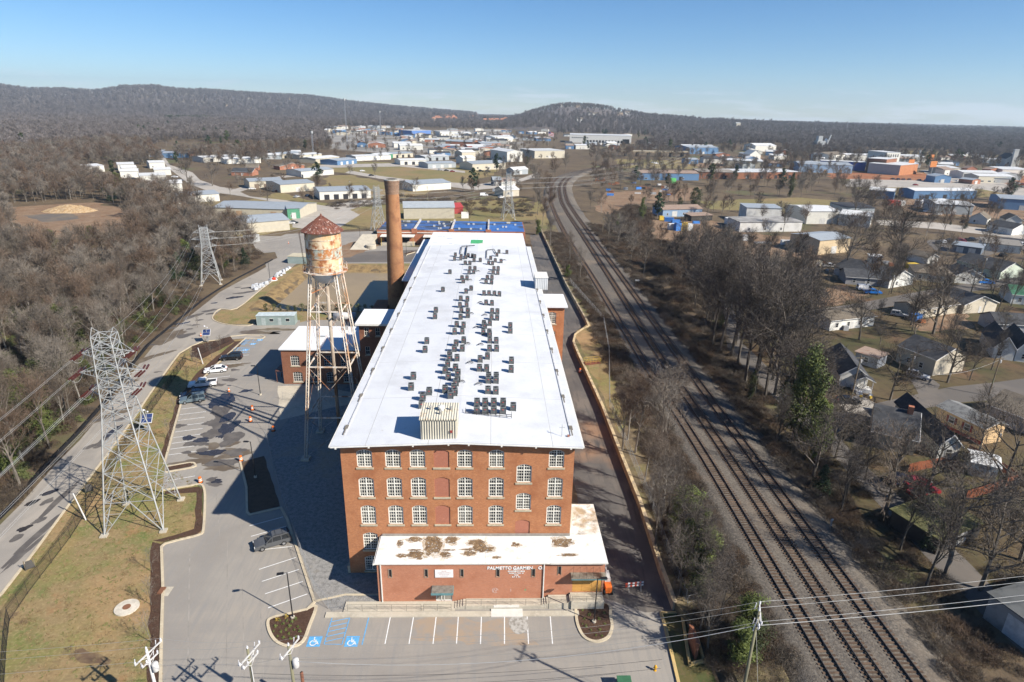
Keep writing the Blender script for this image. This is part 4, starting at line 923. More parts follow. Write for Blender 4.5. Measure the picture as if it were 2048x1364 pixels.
# pipe chases at the far end
for nm,P in(('left',[(1140,545),(985,555),(975,600),(970,640)]),('middle',[(1045,560),(1025,690)]),('right',[(1395,640),(1370,590),(1285,600),(1280,690)])):
    pts=[G(*cC(*p),roof_z(-4)+0.15)for p in P]
    t=thing('pipe_chase','dark flexible pipe chase, %s one at the far end of the roof'%nm,'pipe',pts[0],0,'pipe chases on the mill roof')
    MB().tube(pts,0.16 if nm=='middle' else 0.10,6).build('pipe',m_pipe,t,world=True)

# ---------------------------------------------------------------- retaining wall and bank on the right
wpx=[(1078,450),(1095,486),(1132,566),(1172,637),(1178,652),(1165,658),(1151,668),(1147,683),(1156,705),(1172,739),(1206,813),(1237,893),(1280,1000),(1322,1130),(1350,1205)]
WZ=1.25
WP=[G(p[0],p[1],WZ)for p in wpx]
def ribbon_wall(P,w,z0,z1,name,mat,parent=None):
    vs,fs=[],[]
    for i,p in enumerate(P):
        a=(P[i]-P[i-1])if i else(P[1]-P[0]);b=(P[i+1]-P[i])if i<len(P)-1 else a
        t=(a.normalized()+b.normalized()).normalized();n=Vector((-t.y,t.x,0))
        for s,zz in((-1,z0),(-1,z1),(1,z1),(1,z0)):q=p+n*(s*w/2);vs.append((q.x,q.y,zz))
    for i in range(len(P)-1):
        for k in range(4):fs.append((i*4+k,i*4+(k+1)%4,i*4+4+(k+1)%4,i*4+4+k))
    n=len(vs);fs+=[(0,1,2,3),(n-1,n-2,n-3,n-4)]
    return MB().add(vs,fs).build(name,mat,parent,world=parent is not None)
rw=thing('retaining_wall','weathered tan retaining wall along the side drive','wall',(WP[-1].x,WP[-1].y,0))
m_oldconc=layered('old_concrete',(0.36,0.30,0.21),[((0.17,0.14,0.11),0.7,0.42,0.62,7),((0.50,0.40,0.26),0.35,0.5,0.68)],rough=0.9)
ribbon_wall(WP,0.42,-0.05,WZ+0.02,'wall_body',m_oldconc,rw)
ribbon_wall(WP[3:],0.55,WZ+0.022,WZ+0.12,'coping',layered('coping',(0.56,0.44,0.26),[((0.30,0.24,0.17),0.9,0.45,0.62,8)]),rw)
# railway alignment (z of formation 1.25)
RZ=1.35
TA=[(36.75,-40),(36.75,49),(36.9,95),(36.2,135),(35.7,211),(34.8,293),(36.0,370),(38.8,426),(47.6,510),(64,581),(99,652),(160,735)]
TB=[(40.9,-40),(40.9,49),(41.0,95),(40.9,137),(41.8,211),(42.6,293),(43.2,370),(45.6,427),(54.0,511),(70.6,582),(104,658),(163,740)]
TC=[(45.1,-40),(45.1,49),(45.25,95),(45.5,137),(46.2,211),(46.6,294),(47.4,370),(49.6,427),(58,512),(74.4,582),(107.5,658),(166,737)]
def resample(P,step):
    P=[Vector((p[0],p[1],0))for p in smoothpx([(float(a),float(b))for a,b in P],12)]
    out=[P[0]];acc=0.0
    for a,b in zip(P,P[1:]):
        L=(b-a).length;d=step-acc
        while d<=L:out.append(a.lerp(b,d/L));d+=step
        acc=L-(d-step)
    return out
trackpts={k:resample(T,0.56)for k,T in(('A',TA),('B',TB),('C',TC))}
bank=[(p.x,p.y)for p in WP]
bx=[(34.6,WP[0].y),(34.2,200),(33.5,150),(32.5,100),(31.8,60),(31,20)]
bank2=bx[::-1]+bank+[(26.0,50.0),(26.8,20)]
bk=MB().prism(bank2[::-1],-0.05,WZ).build('trackside_bank',layered('bank_soil',(0.17,0.13,0.075),[((0.105,0.08,0.055),0.25,0.42,0.62),((0.16,0.15,0.06),0.10,0.5,0.64),((0.24,0.185,0.11),0.6,0.52,0.7)],bump=0.6,bscale=2.5,bdist=0.2));struct(bk,'scrubby bank between retaining wall and railway')
zone('lawn',[(1178,654),(1153,670),(1151,684),(1176,740),(1209,812),(1238,880),(1250,860),(1225,760),(1200,690)],WZ+0.012,m_grass,0.4,2.5,'mown grass strip behind the retaining wall')
# ballast bed
A_,C_=resample(TA,4.0),resample(TC,4.0)
n_=min(len(A_),len(C_));mb=MB();rr=random.Random(3)
for i in range(n_):
    a=A_[i];c=C_[min(len(C_)-1,int(i*len(C_)/n_))];u=(c-a).normalized()
    w=[(-5.2,-0.2),(-3.4,RZ-0.25),(-2.2,RZ-0.02),(0,RZ),((c-a).length*0.5,RZ-0.03),((c-a).length,RZ),((c-a).length+2.3,RZ-0.02),((c-a).length+4.0,RZ-0.4),((c-a).length+6.4,-0.15)]
    for d,z in w:q=a+u*(d+(rr.uniform(-0.4,0.4)if d<-4 or d>(c-a).length+4 else 0));mb.v.append((q.x,q.y,z))
for i in range(n_-1):
    for k in range(8):mb.f.append((i*9+k,i*9+k+1,(i+1)*9+k+1,(i+1)*9+k));mb.m.append(0)
struct(mb.build('ballast',m_ballast,smooth=True),'grey stone ballast bed carrying three tracks')
# sleepers and rails
tie_me=MB().box(-1.28,-0.115,0,1.28,0.115,0.13).mesh('sleeper',m_tie)
labs={'A':'railway track nearest the mill, left of the three','B':'middle railway track of the three','C':'railway track nearest the houses, right of the three'}
for k,P in trackpts.items():
    i0=next(i for i,p in enumerate(P)if p.y>44)
    tr=thing('railway_track',labs[k],'railway track',(P[i0].x,P[i0].y,RZ),0,'parallel railway tracks')
    rest=MB()
    for i,p in enumerate(P):
        if i+1>=len(P):break
        if p.y<44:continue
        t=(P[i+1]-p).normalized();ang=math.atan2(t.y,t.x)-math.pi/2+RND.uniform(-0.02,0.02)
        if i-i0<190:
            o=bpy.data.objects.new('sleeper',tie_me);COL.objects.link(o);o.parent=tr;o.location=(p.x-P[i0].x,p.y-P[i0].y,-0.06+RND.uniform(-0.01,0.015));o.rotation_euler=(0,0,ang)
        elif p.y<560:
            rest.obox((p.x,p.y,0),(math.cos(ang),math.sin(ang)),1.28,0.115,RZ-0.05,RZ+0.07)
    tag(rest.build('far_sleepers',m_tie,tr,world=True),kind='stuff')
    for s in(-1,1):
        r_=MB();Q=[]
        for i in range(0,len(P)-1,4):
            t=(P[i+1]-P[i]).normalized();n=Vector((t.y,-t.x,0));Q.append((P[i]+n*(s*0.7525),n))
        prof=[(-0.075,0.07),(-0.03,0.10),(-0.04,0.22),(-0.036,0.255),(0.036,0.255),(0.04,0.22),(0.03,0.10),(0.075,0.07)]
        for q,n in Q:
            for d,z in prof:r_.v.append((q.x+n.x*d,q.y+n.y*d,RZ+z))
        for i in range(len(Q)-1):
            for j in range(7):
                r_.f.append((i*8+j,i*8+8+j,i*8+9+j,i*8+1+j));r_.m.append(1 if j==3 else 0)
        r_.build('rail',[m_rail,m_railtop],tr,world=True)
# ---------------------------------------------------------------- water tower
WTX,WTY=-26.8,99.1
wt=thing('water_tower','rusty white water tower on four lattice legs','water tower',(WTX,WTY,0))
m_tank=layered('tank_rust',(0.62,0.50,0.33),[((0.50,0.27,0.11),0.35,0.40,0.62,8,(1,1,0.8)),((0.66,0.60,0.50),0.6,0.54,0.66,8,(1,1,0.3)),((0.30,0.11,0.045),0.8,0.54,0.62,9,(1,1,0.7)),((0.17,0.055,0.025),0.32,0.60,0.66,7)],rough=0.75)
m_band=layered('faded_band',(0.36,0.42,0.36),[((0.40,0.17,0.06),0.8,0.44,0.58,9),((0.18,0.06,0.03),1.1,0.55,0.64,9),((0.56,0.55,0.46),2.0,0.55,0.68,6)],rough=0.75)
m_rustroof=layered('rust_roof',(0.185,0.075,0.052),[((0.12,0.05,0.038),1.2,0.45,0.62,7),((0.52,0.42,0.37),1.6,0.57,0.66,9,(2,2,0.6))],rough=0.8)
tank=MB().lathe([(2.78,32.2),(2.78,34.35)],40,cap=False).lathe([(2.78,35.95),(2.78,38.5)],40,cap=False).build('tank',m_tank,wt,smooth=True)
MB().lathe([(2.785,34.35),(2.785,35.95)],40,cap=False).build('painted_band',m_band,tank,smooth=True)
for z_ in(34.35,35.95,37.3,33.2):MB().lathe([(2.79,z_-0.05),(2.83,z_-0.04),(2.83,z_+0.04),(2.79,z_+0.05)],40,cap=False).build('seam_ring',m_rustw,tank)
MB().lathe([(0.5,29.9),(1.1,30.1),(1.9,30.75),(2.5,31.5),(2.76,32.2)],32).build('bowl',layered('bowl_paint',(0.66,0.65,0.62),[((0.45,0.28,0.16),0.7,0.55,0.68,8),((0.55,0.55,0.53),0.4,0.45,0.6)],rough=0.6),tank,smooth=True)
rf_=MB().lathe([(3.25,38.38),(3.25,38.46),(0.05,40.85)],24)
rf_.build('conical_roof',m_rustroof,wt)
rr_=MB()
for k in range(24):
    t=2*math.pi*k/24;rr_.beam((3.24*math.cos(t),3.24*math.sin(t),38.5),(0.1*math.cos(t),0.1*math.sin(t),40.84),0.035)
rr_.lathe([(0.12,40.8),(0.12,41.0),(0.02,41.1)],8);rr_.build('roof_ribs',m_rustroof,wt)
bal=MB().lathe([(2.8,32.0),(3.5,32.0),(3.5,32.08),(2.8,32.08)],32,cap=False).build('balcony',m_rustw,wt)
br=MB()
for k in range(24):
    t=2*math.pi*k/24;t2=2*math.pi*(k+1)/24;p=lambda a,z:(3.45*math.cos(a),3.45*math.sin(a),z)
    br.beam(p(t,32.08),p(t,33.1),0.025);br.beam(p(t,33.1),p(t2,33.1),0.022);br.beam(p(t,32.6),p(t2,32.6),0.018)
br.build('railing',m_rustw,bal)
ld=MB()
for s in(-0.2,0.2):ld.beam((-2.95,-1.0+s,32.1),(-3.35,-1.0+s,38.4),0.03)
for k in range(20):ld.beam((-2.95-0.02*k,-1.2,32.3+0.31*k),(-2.95-0.02*k,-0.8,32.3+0.31*k),0.018)
ld.build('ladder',M('rust_dark',(0.16,0.07,0.04),0.8),wt)
legtop,legbot=1.95,4.85
def legp(sx,sy,z):f_=1-z/32.2;return Vector((sx*(legtop+(legbot-legtop)*f_),sy*(legtop+(legbot-legtop)*f_),z))
m_leglat=layered('leg_rust',(0.58,0.50,0.41),[((0.42,0.22,0.10),0.5,0.46,0.64,8,(1,1,0.25)),((0.70,0.67,0.61),1.0,0.50,0.62,8,(1,1,0.3)),((0.16,0.07,0.04),0.8,0.58,0.68,8)],rough=0.75)
for sx,sy in((-1,-1),(1,-1),(1,1),(-1,1)):
    l_=MB();a,b=legp(sx,sy,0.2),legp(sx,sy,32.3);w_=0.19
    for dx in(-w_,w_):l_.beam(a+Vector((dx,-0.11,0)),b+Vector((dx,-0.11,0)),0.085);l_.beam(a+Vector((dx,0.11,0)),b+Vector((dx,0.11,0)),0.085)
    n_=60
    for k in range(n_):
        p,q=a.lerp(b,k/n_),a.lerp(b,(k+1)/n_);s=1 if k%2 else-1
        l_.beam(p+Vector((-w_*s,-0.13,0)),q+Vector((w_*s,-0.13,0)),0.028);l_.beam(p+Vector((-w_*s,0.13,0)),q+Vector((w_*s,0.13,0)),0.028)
    l_.build('leg',m_leglat,wt)
    MB().box(a.x-0.7,a.y-0.7,0,a.x+0.7,a.y+0.7,0.35).build('footing',m_concrete,wt)
zl=[7.6,16.5,25.8]
for z_ in zl:
    C4=[legp(sx,sy,z_)for sx,sy in((-1,-1),(1,-1),(1,1),(-1,1))]
    for a,b in zip(C4,C4[1:]+C4[:1]):
        s_=MB();s_.beam(a,b,0.13,4);
        for k in range(10):s_.beam(a.lerp(b,k/10)+Vector((0,0,0.13 if k%2 else-0.13)),a.lerp(b,(k+1)/10)+Vector((0,0,-0.13 if k%2 else 0.13)),0.03)
        s_.build('strut',m_leglat,wt)
rod=MB()
lv=[0.4]+zl+[32.0]
for i in range(4):
    for(s1,s2)in(((-1,-1),(1,-1)),((1,-1),(1,1)),((1,1),(-1,1)),((-1,1),(-1,-1))):
        rod.beam(legp(*s1,lv[i]),legp(*s2,lv[i+1]),0.028,3);rod.beam(legp(*s2,lv[i]),legp(*s1,lv[i+1]),0.028,3)
rod.build('tie_rods',m_rustw,wt)
MB().lathe([(0.30,0),(0.30,30.0)],12).build('riser_pipe',layered('riser',(0.36,0.31,0.25),[((0.20,0.12,0.07),0.5,0.45,0.62,7,(1,1,0.3))]),wt,smooth=True)
pl=MB();c_=legp(-1,-1,28.6)
pl.beam(c_,(0.3,0.2,29.5),0.07);pl.beam(c_+Vector((0,0.5,0.0)),(0.3,0.7,29.5),0.05);pl.beam(c_+Vector((0,0,0.7)),(0.3,0.2,30.2),0.03)
for k in range(8):t=k/7;q=c_.lerp(Vector((0.3,0.2,29.5)),t);pl.beam(q,q+Vector((0,0,0.7)),0.02)
pl.build('catwalk',m_rustw,wt)

# ---------------------------------------------------------------- chimney
ch=thing('mill_chimney','tall round brick chimney behind the mill','chimney',(-25.4,162,0))
m_chim=brick_mat('chimney_brick',(0.36,0.165,0.07),(0.28,0.12,0.055),(0.34,0.22,0.13),(0.17,0.075,0.045))
prof=[(2.75,-0.2),(2.6,4),(2.45,8.0),(2.22,16),(2.0,24),(1.80,32),(1.68,36.2)]
MB().lathe(prof,32,cap=False).build('shaft',m_chim,ch,smooth=True)
m_chtop=brick_mat('chimney_top_brick',(0.24,0.13,0.075),(0.16,0.09,0.06),(0.36,0.29,0.22),(0.10,0.06,0.045))
for k in range(8):
    z_=36.2+0.42*k;r_=1.66+0.035*max(0,k-1)+(0.05 if k%2 else 0)
    MB().lathe([(r_-0.3,z_),(r_+0.03,z_),(r_+0.03,z_+0.36),(r_,z_+0.42),(r_-0.3,z_+0.42)],32,cap=False).build('corbel_ring',m_chtop,ch)
MB().lathe([(1.35,39.5),(1.93,39.55),(1.93,39.75),(1.4,39.85)],32,cap=False).build('cap',M('cap_conc',(0.42,0.40,0.36),0.9),ch)
MB().lathe([(1.36,36.0),(1.36,39.8)],24,cap=False).lathe([(0.05,36.1),(1.36,36.1)],24,cap=False).build('flue',M('soot',(0.02,0.018,0.016),0.95),ch)
kr=MB().box(-6.0,-4.5,0,-2.2,3.5,7.2);kr.build('boiler_house',m_brickdark,ch)

# ---------------------------------------------------------------- blue roofed block at the back
bl=thing('blue_roofed_warehouse','brick warehouse with patchy blue sheet roof behind the mill','building',(-18,280,0))
bx0,bx1,by0,by1,bz=-50.5,14.5,275.0,300.0,6.0
MB().box(bx0,by0,-0.1,bx1,by1,bz).build('wall',brick_mat('wh_brick',(0.40,0.15,0.08),(0.34,0.12,0.065),(0.36,0.2,0.14)),bl,world=True)
m_bluero=layered('blue_sheet',(0.045,0.13,0.36),[((0.06,0.165,0.43),0.15,0.45,0.6),((0.06,0.065,0.075),0.09,0.53,0.60,9,(0.5,1.6,1)),((0.30,0.33,0.36),0.2,0.62,0.70,9,(0.4,2,1))],rough=0.6)
m_darkro=layered('worn_blue_sheet',(0.055,0.12,0.30),[((0.055,0.06,0.068),0.14,0.44,0.54,9,(0.5,1.6,1)),((0.33,0.36,0.40),0.25,0.58,0.66,9,(0.4,2,1))],rough=0.65)
for k in range(4):
    x0,x1=bx0+65.0*k/4,bx0+65.0*(k+1)/4
    MB().box(x0+0.35,by0+0.4,bz,x1-0.35,by1,bz+0.15).build('roof',m_darkro if k<2 else m_bluero,bl,world=True)
for k in range(5):
    x_=bx0+65.0*k/4
    if k<4 and k>0:MB().box(x_-0.34,by0-0.3,bz,x_+0.34,by1+1,bz+1.0).build('roof_ridge_wall',layered('parapet_coat',(0.55,0.52,0.48),[((0.25,0.22,0.2),0.8,0.5,0.65)]),bl,world=True);MB().box(x_-1.2,by0-0.35,bz-1.2,x_+1.2,by0-0.02,bz+0.9).build('brick_pier',MATS['wh_brick'],bl,world=True)
for k in range(30):
    x_,y_=RND.uniform(bx0+2,bx1-2),RND.choice([279,285,291,296])
    MB().box(x_-0.45,y_-0.45,bz+0.15,x_+0.45,y_+0.45,bz+0.75).build('roof_vent',M('vent_pale',(0.55,0.55,0.53),0.6),bl,world=True)
MB().box(bx0,by0-0.25,bz-1.0,-16,by0-0.02,bz-0.75).build('eave_band',m_trimwhite,bl,world=True)
for x0,x1 in((-48.5,-34.0),(-30.0,-19.0)):
    c_=MB().box(x0,by0-5.0,4.0,x1,by0-0.03,4.3).build('loading_canopy',m_trimwhite,bl,world=True)
    pp=MB()
    for x_ in(x0+0.4,(x0+x1)/2,x1-0.4):pp.beam((x_,by0-4.6,0),(x_,by0-4.6,4.0),0.09)
    pp.build('canopy_post',M('yellow_post',(0.55,0.40,0.08),0.6),c_).location=(18,-280,0)
    MB().box(x0,by0-4.0,0,x1,by0-0.03,1.2).build('dock',m_concrete,bl,world=True)
    for k in range(3):MB().box(x0+1+4*k,by0-0.1,1.2,x0+4+4*k,by0-0.032,3.8).build('dock_door',M('dock_dark',(0.03,0.03,0.035),0.6),bl,world=True)
MB().add([(-60,262,0.03),(-52,262,0.03),(-50.6,275,4.2),(-57,275,4.2),(-60,262,0.0),(-52,262,0.0),(-50.6,275,0),(-57,275,0)],[(0,1,2,3),(1,5,6,2),(0,3,7,4)]).build('ramp',m_concrete,bl,world=True)

# ---------------------------------------------------------------- lattice pylons
def pylon(name,label,loc,rz,H,base,waist,arms,mat,group=None,nlow=4,rb=0.07,insul=True,peaks=True,top=1.15,sub=True):
    """arms: [(z, half length)]"""
    t=thing(name,label,'pylon',loc,rz,group)
    zw=H*0.66
    def c(sx,sy,z):
        if z<zw:w=base+(waist-base)*z/zw
        else:w=waist+(top-waist)*(z-zw)/(H-zw)
        return Vector((sx*w,sy*w,z))
    S=[(-1,-1),(1,-1),(1,1),(-1,1)]
    for s in S:
        MB().beam(c(*s,0),c(*s,zw),rb*1.7,4,rb*1.4).beam(c(*s,zw),c(*s,H),rb*1.3,4,rb).build('leg',mat,t)
    zs=[0.0];
    for k in range(nlow):zs.append(zw*(1-(1-(k+1)/nlow)**1.35))
    n_up=7
    for k in range(n_up):zs.append(zw+(H-zw)*(k+1)/n_up)
    b_=MB()
    for i in range(len(zs)-1):
        z0,z1=zs[i],zs[i+1]
        for(s1,s2)in zip(S,S[1:]+S[:1]):
            A,B,C,D=c(*s1,z0),c(*s2,z0),c(*s2,z1),c(*s1,z1)
            if i==0:
                m_=(C+D)/2;b_.beam(A,m_,rb);b_.beam(B,m_,rb)
                if sub:
                    for f_ in(0.33,0.66):b_.beam(A.lerp(D,f_),A.lerp(m_,f_),rb*0.5);b_.beam(B.lerp(C,f_),B.lerp(m_,f_),rb*0.5)
                    b_.beam(A.lerp(D,0.66),A.lerp(m_,0.33),rb*0.5);b_.beam(B.lerp(C,0.66),B.lerp(m_,0.33),rb*0.5)
            else:
                b_.beam(A,C,rb*0.75);b_.beam(B,D,rb*0.75)
                if sub and i<nlow:
                    X_=(A+B+C+D)/4;b_.beam(A.lerp(D,0.5),X_,rb*0.45);b_.beam(B.lerp(C,0.5),X_,rb*0.45)
            b_.beam(D,C,rb*0.7)
        if i%2==0:b_.beam(c(-1,-1,z1),c(1,1,z1),rb*0.5);b_.beam(c(1,-1,z1),c(-1,1,z1),rb*0.5)
    b_.build('bracing',mat,t)
    tips=[]
    for z,L in arms:
        for s in(-1,1):
            a_=MB();tip=Vector((s*L,0,z));w=c(1,1,z).x
            for sy in(-1,1):
                a_.beam(c(s,sy,z-0.15),tip,rb*0.7);a_.beam(c(s,sy,z+0.95),tip,rb*0.6)
                for f_ in(0.35,0.7):a_.beam(c(s,sy,z-0.15).lerp(tip,f_),c(s,sy,z+0.95).lerp(tip,f_),rb*0.4)
            for f_ in(0.2,0.5):a_.beam(c(s,-1,z-0.15).lerp(tip,f_),c(s,1,z-0.15).lerp(tip,f_+0.2),rb*0.4)
            a_.build('cross_arm',mat,t);tips.append(tip)
    if peaks:
        p_=MB()
        for s in(-1,1):
            for sy in(-1,1):p_.beam(c(s,sy,H),(s*(top+0.15),0,H+1.0),rb*0.6)
        p_.beam((-(top+.15),0,H+1.0),(0,0,H),rb*0.4);p_.beam((top+.15,0,H+1.0),(0,0,H),rb*0.4)
        p_.build('peak',mat,t)
    f_=MB()
    for s in S:q=c(*s,0);f_.box(q.x-0.45,q.y-0.45,-0.1,q.x+0.45,q.y+0.45,0.25)
    f_.build('footing',m_concrete,t)
    Rm=Matrix.Rotation(rz,4,'Z')
    return t,[Vector(loc)+Rm@p for p in tips]
m_maroon=M('insulator_glaze',(0.085,0.024,0.020),0.35,0.2)
def strain_string(parent,a,b,r=0.13,n=13,pair=0.22):
    """double string of insulator discs from a to b (world)"""
    a,b=Vector(a),Vector(b);d=(b-a).normalized();sd=d.cross(Vector((0,0,1))).normalized()*pair
    s_=MB()
    for o_ in(-sd,sd):
        for k in range(n):
            p=a.lerp(b,(k+0.1)/n)+o_;q=a.lerp(b,(k+0.65)/n)+o_;s_.beam(p,q,r,7)
        s_.beam(a+o_,b+o_,0.03,4)
    return s_.build('insulator',m_maroon,parent,world=False)
def rel(parent,o):
    """world-built child of a rotated Empty"""
    o.matrix_parent_inverse=Matrix.LocRotScale(parent.location,parent.rotation_euler,None).inverted();return o
def sagline(a,b,sag,n=20):
    a,b=Vector(a),Vector(b);P=[]
    for k in range(n+1):
        t=k/n;p=a.lerp(b,t);p.z-=sag*4*t*(1-t);P.append(p)
    return P
PYL=(-50.5,78.1,0);PRZ=R(8)
py1,tips1=pylon('steel_pylon','tall grey lattice pylon standing on the dry lawn',PYL,PRZ,28.4,3.85,1.55,[(20.6,3.1),(23.2,3.95),(25.9,3.2)],m_galv,'lattice pylons',5)
py2,tips2=pylon('steel_pylon','lattice pylon beside the evergreens left of the road',(-94.5,207,0),R(20),18.6,3.0,1.3,[(12.6,3.2),(15.0,4.0),(17.2,3.2)],m_galv,'lattice pylons',4,0.085,sub=False)
py3,tips3=pylon('steel_pylon','lattice pylon between the sheds and the brick chimney',(*G(757,460).xy,0),R(30),20.5,3.0,1.3,[(14,3.2),(16.6,4.0),(19,3.2)],m_galv,'lattice pylons',4,0.09,sub=False)
py4,tips4=pylon('steel_pylon','lattice pylon by the railway behind the blue roof',(*G(1016,438).xy,0),R(10),24,3.3,1.4,[(16.5,3.2),(19.2,4.0),(22,3.2)],m_galv,'lattice pylons',4,0.09,sub=False)
wire_m=M('conductor',(0.48,0.48,0.46),0.45,0.1,metal=0.4);wire_d=M('dark_cable',(0.05,0.05,0.052),0.6,0.1)
def wire(a,b,sag,r,label,group,mat=None,name='power_line',n=20):
    o=MB().tube(sagline(a,b,sag,n),r,3).build(name,mat or wire_m)
    return tag(o,label,'wire',group)
# the near pylon: lines arrive from the left and leave towards the second pylon
left_targets=[(-170,38),(-170,30)]
for i,tip in enumerate(tips1):
    side='left' if i%2==0 else 'right';lev=['lowest','middle','highest'][i//2]
    dirL=Vector((0.03,-1.0,-0.05)).normalized();dirF=(tips2[i]-tip).normalized()
    a1=tip+dirL*0.3;b1=tip+dirL*2.1;rel(py1,strain_string(py1,a1,b1))
    a2=tip+dirF*0.3;b2=tip+dirF*2.1;rel(py1,strain_string(py1,a2,b2))
    j=MB().tube(sagline(b1,b2,1.1,8),0.03,3);rel(py1,j.build('jumper_loop',wire_m,py1))
    for dz,sd_ in((-0.12,'outer'),(0.12,'inner')):
        wire(b1+Vector((dz,0,0)),b1+Vector((dz,0,0))+dirL*180+Vector((0,0,8)),5.0,0.013,'%s of twin conductors from the %s %s arm of the lawn pylon'%(sd_,lev,side),'conductors from the lawn pylon to the lower left')
    wire(b2,tips2[i],3.0,0.022,'overhead conductor from the %s %s pylon arm to the next pylon'%(lev,side),'conductors between the first two pylons')
for i in range(6):
    lev=['lowest','middle','highest'][i//2];side='left' if i%2==0 else 'right'
    wire(tips2[i],tips3[i],5.0,0.03,'overhead conductor, %s %s one spanning the pond to the chimney side pylon'%(lev,side),'conductors over the far lot')
    wire(tips3[i],tips4[i],4.0,0.035,'overhead conductor, %s %s one crossing behind the chimney'%(lev,side),'conductors behind the chimney')
    e=tips4[i]+Vector((170,260,-3));wire(tips4[i],e,6.0,0.04,'overhead conductor, %s %s one crossing the railway curve'%(lev,side),'conductors over the railway curve')

# ---------------------------------------------------------------- utility poles in the foreground
m_ins=M('white_insulator',(0.68,0.68,0.70),0.4);m_pole_g=layered('treated_pole',(0.20,0.19,0.12),[((0.14,0.13,0.09),1.2,0.4,0.65,5,(5,5,.4))],rough=0.9)
m_arm=M('pale_arm',(0.58,0.57,0.55),0.6,0.15)
def upole(label,base,H,arm_dir,arm_z,L=1.2,trans=False,conduit=False,mat=None,second=None):
    t=thing('utility_pole',label,'utility pole',(base[0],base[1],0),0,'utility poles along the front street')
    MB().beam((0,0,-0.1),(0,0,H),0.19,10,0.12).build('pole',mat or m_pole_g,t,smooth=True)
    d=Vector((*arm_dir,0)).normalized();pts=[]
    for z,l_,mt in[(arm_z,L,m_arm)]+([second]if second else[]):
        a=MB();o_=Vector((d.y,-d.x,0))*0.16
        a.beam(Vector((0,0,z))-d*l_+o_,Vector((0,0,z))+d*l_+o_,0.075);a.beam(Vector((0,0,z-0.55))+o_,Vector((0,0,z))+d*l_*0.55+o_,0.03);a.beam(Vector((0,0,z-0.55))+o_,Vector((0,0,z))-d*l_*0.55+o_,0.03)
        arm=a.build('cross_arm',mt,t)
        for f_ in(-0.95,0.0 if z==arm_z else-0.4,0.95):
            p=Vector((0,0,z))+d*(l_*f_)+o_
            if f_==0:p=Vector((0,0,H))
            i_=MB().lathe([(0.05,0),(0.09,0.08),(0.05,0.12),(0.10,0.2),(0.06,0.26),(0.05,0.32)],8,p+Vector((0,0,0.06)));i_.build('insulator',m_ins,arm)
            if z==arm_z:pts.append(Vector((base[0],base[1],0))+p+Vector((0,0,0.36)))
        for f_ in(-0.8,0.75):
            c_=Vector((0,0,z))+d*(l_*f_)-o_*1.5;MB().beam(c_+Vector((0,0,-0.35)),c_+Vector((0.1,0,0.3)),0.045,6).build('cutout',m_ins,arm)
    if trans:
        MB().lathe([(0.26,0),(0.30,0.06),(0.30,0.85),(0.24,0.95),(0.05,1.0)],14,(0.45,0,arm_z-2.2)).build('transformer',m_arm,t,smooth=True)
    if conduit:MB().beam((0.16,-0.16,0),(0.16,-0.16,H-2.0),0.055,6).build('conduit',m_arm,t)
    MB().lathe([(0.04,0),(0.09,0.1),(0.05,0.2)],8,(0,0,H)).build('pole_top_pin',m_ins,t)
    return t,pts
def pole_from(top_px,shadow_px):
    """base and height from the top's pixel and its shadow's pixel"""
    s=G(*shadow_px);best=None
    for k in range(300):
        h=5+k*0.05;t=G(*top_px,h);sh=Vector((t.x,t.y,0))-Vector((SUN_DIR.x,SUN_DIR.y,0))*(h/SUN_DIR.z)
        e=(sh-s).length
        if best is None or e<best[0]:best=(e,t.x,t.y,h)
    return best
e1=pole_from((1518,1222),(1035,1300));e2=pole_from((577,1292),(412,1333));e3=pole_from((495,1298),(356,1340));e4=pole_from((293,1300),(184,1335))
pR,wR=upole('treated timber utility pole in the scrub beside the railway',(e1[1],e1[2]),e1[3],(0.35,1),e1[3]-0.35,1.25,second=(e1[3]-1.5,0.5,m_arm))
pB,wB=upole('green tinted utility pole with transformer below the planted island',(e2[1],e2[2]),e2[3],(0.35,1),e2[3]-0.3,1.3,trans=True)
pA,wA=upole('utility pole with white conduit and rusty upper arm, middle of the front poles',(e3[1],e3[2]),e3[3],(0.35,1),e3[3]-0.6,1.4,conduit=True,second=(e3[3]-1.4,1.0,m_arm))
p0,w0=upole('pale utility pole with two white boxes at the lawn edge',(e4[1],e4[2]),e4[3],(0.35,1),e4[3]-0.3,1.5,trans=True,mat=m_arm,second=(e4[3]-1.2,0.9,m_arm))
for k in range(3):
    nm=['near','centre','outer'][k]
    far=wR[k]+Vector((75,9.0,2.5));wire(wR[k],far,1.1,0.018,'pale street wire, %s one running right over the tracks'%nm,'wires over the tracks',M('bright_wire',(0.62,0.62,0.60),0.4))
    wire(wB[k],wR[k],1.6,0.014,'thin street wire, %s one across the front lot'%nm,'wires across the front lot',wire_m)
    wire(wA[k],wB[k],0.3,0.014,'thin wire, %s one linking the two front poles'%nm,'wires between the front poles',wire_m)
    wire(w0[k],wA[k],0.4,0.014,'thin wire, %s one from the lawn edge pole'%nm,'wires from the lawn edge pole',wire_m)
    wire(w0[k]+Vector((-60,-2,0.5)),w0[k],1.5,0.014,'thin wire, %s one over the lawn to the left edge'%nm,'wires over the lawn',wire_m)
top=Vector((e1[1],e1[2],e1[3]-1.6));wire(top,top+Vector((75,8.5,2.2)),1.1,0.03,'thick lower cable running right over the tracks',None,MATS['bright_wire'])
wire(top,Vector((e2[1],e2[2],e2[3]-1.8)),2.0,0.025,'thick lower cable across the front lot',None,wire_m)
wire(top,(e1[1]+3.0,e1[2]+0.5,0),0,0.02,'steel guy wire anchoring the trackside pole',None,wire_m)
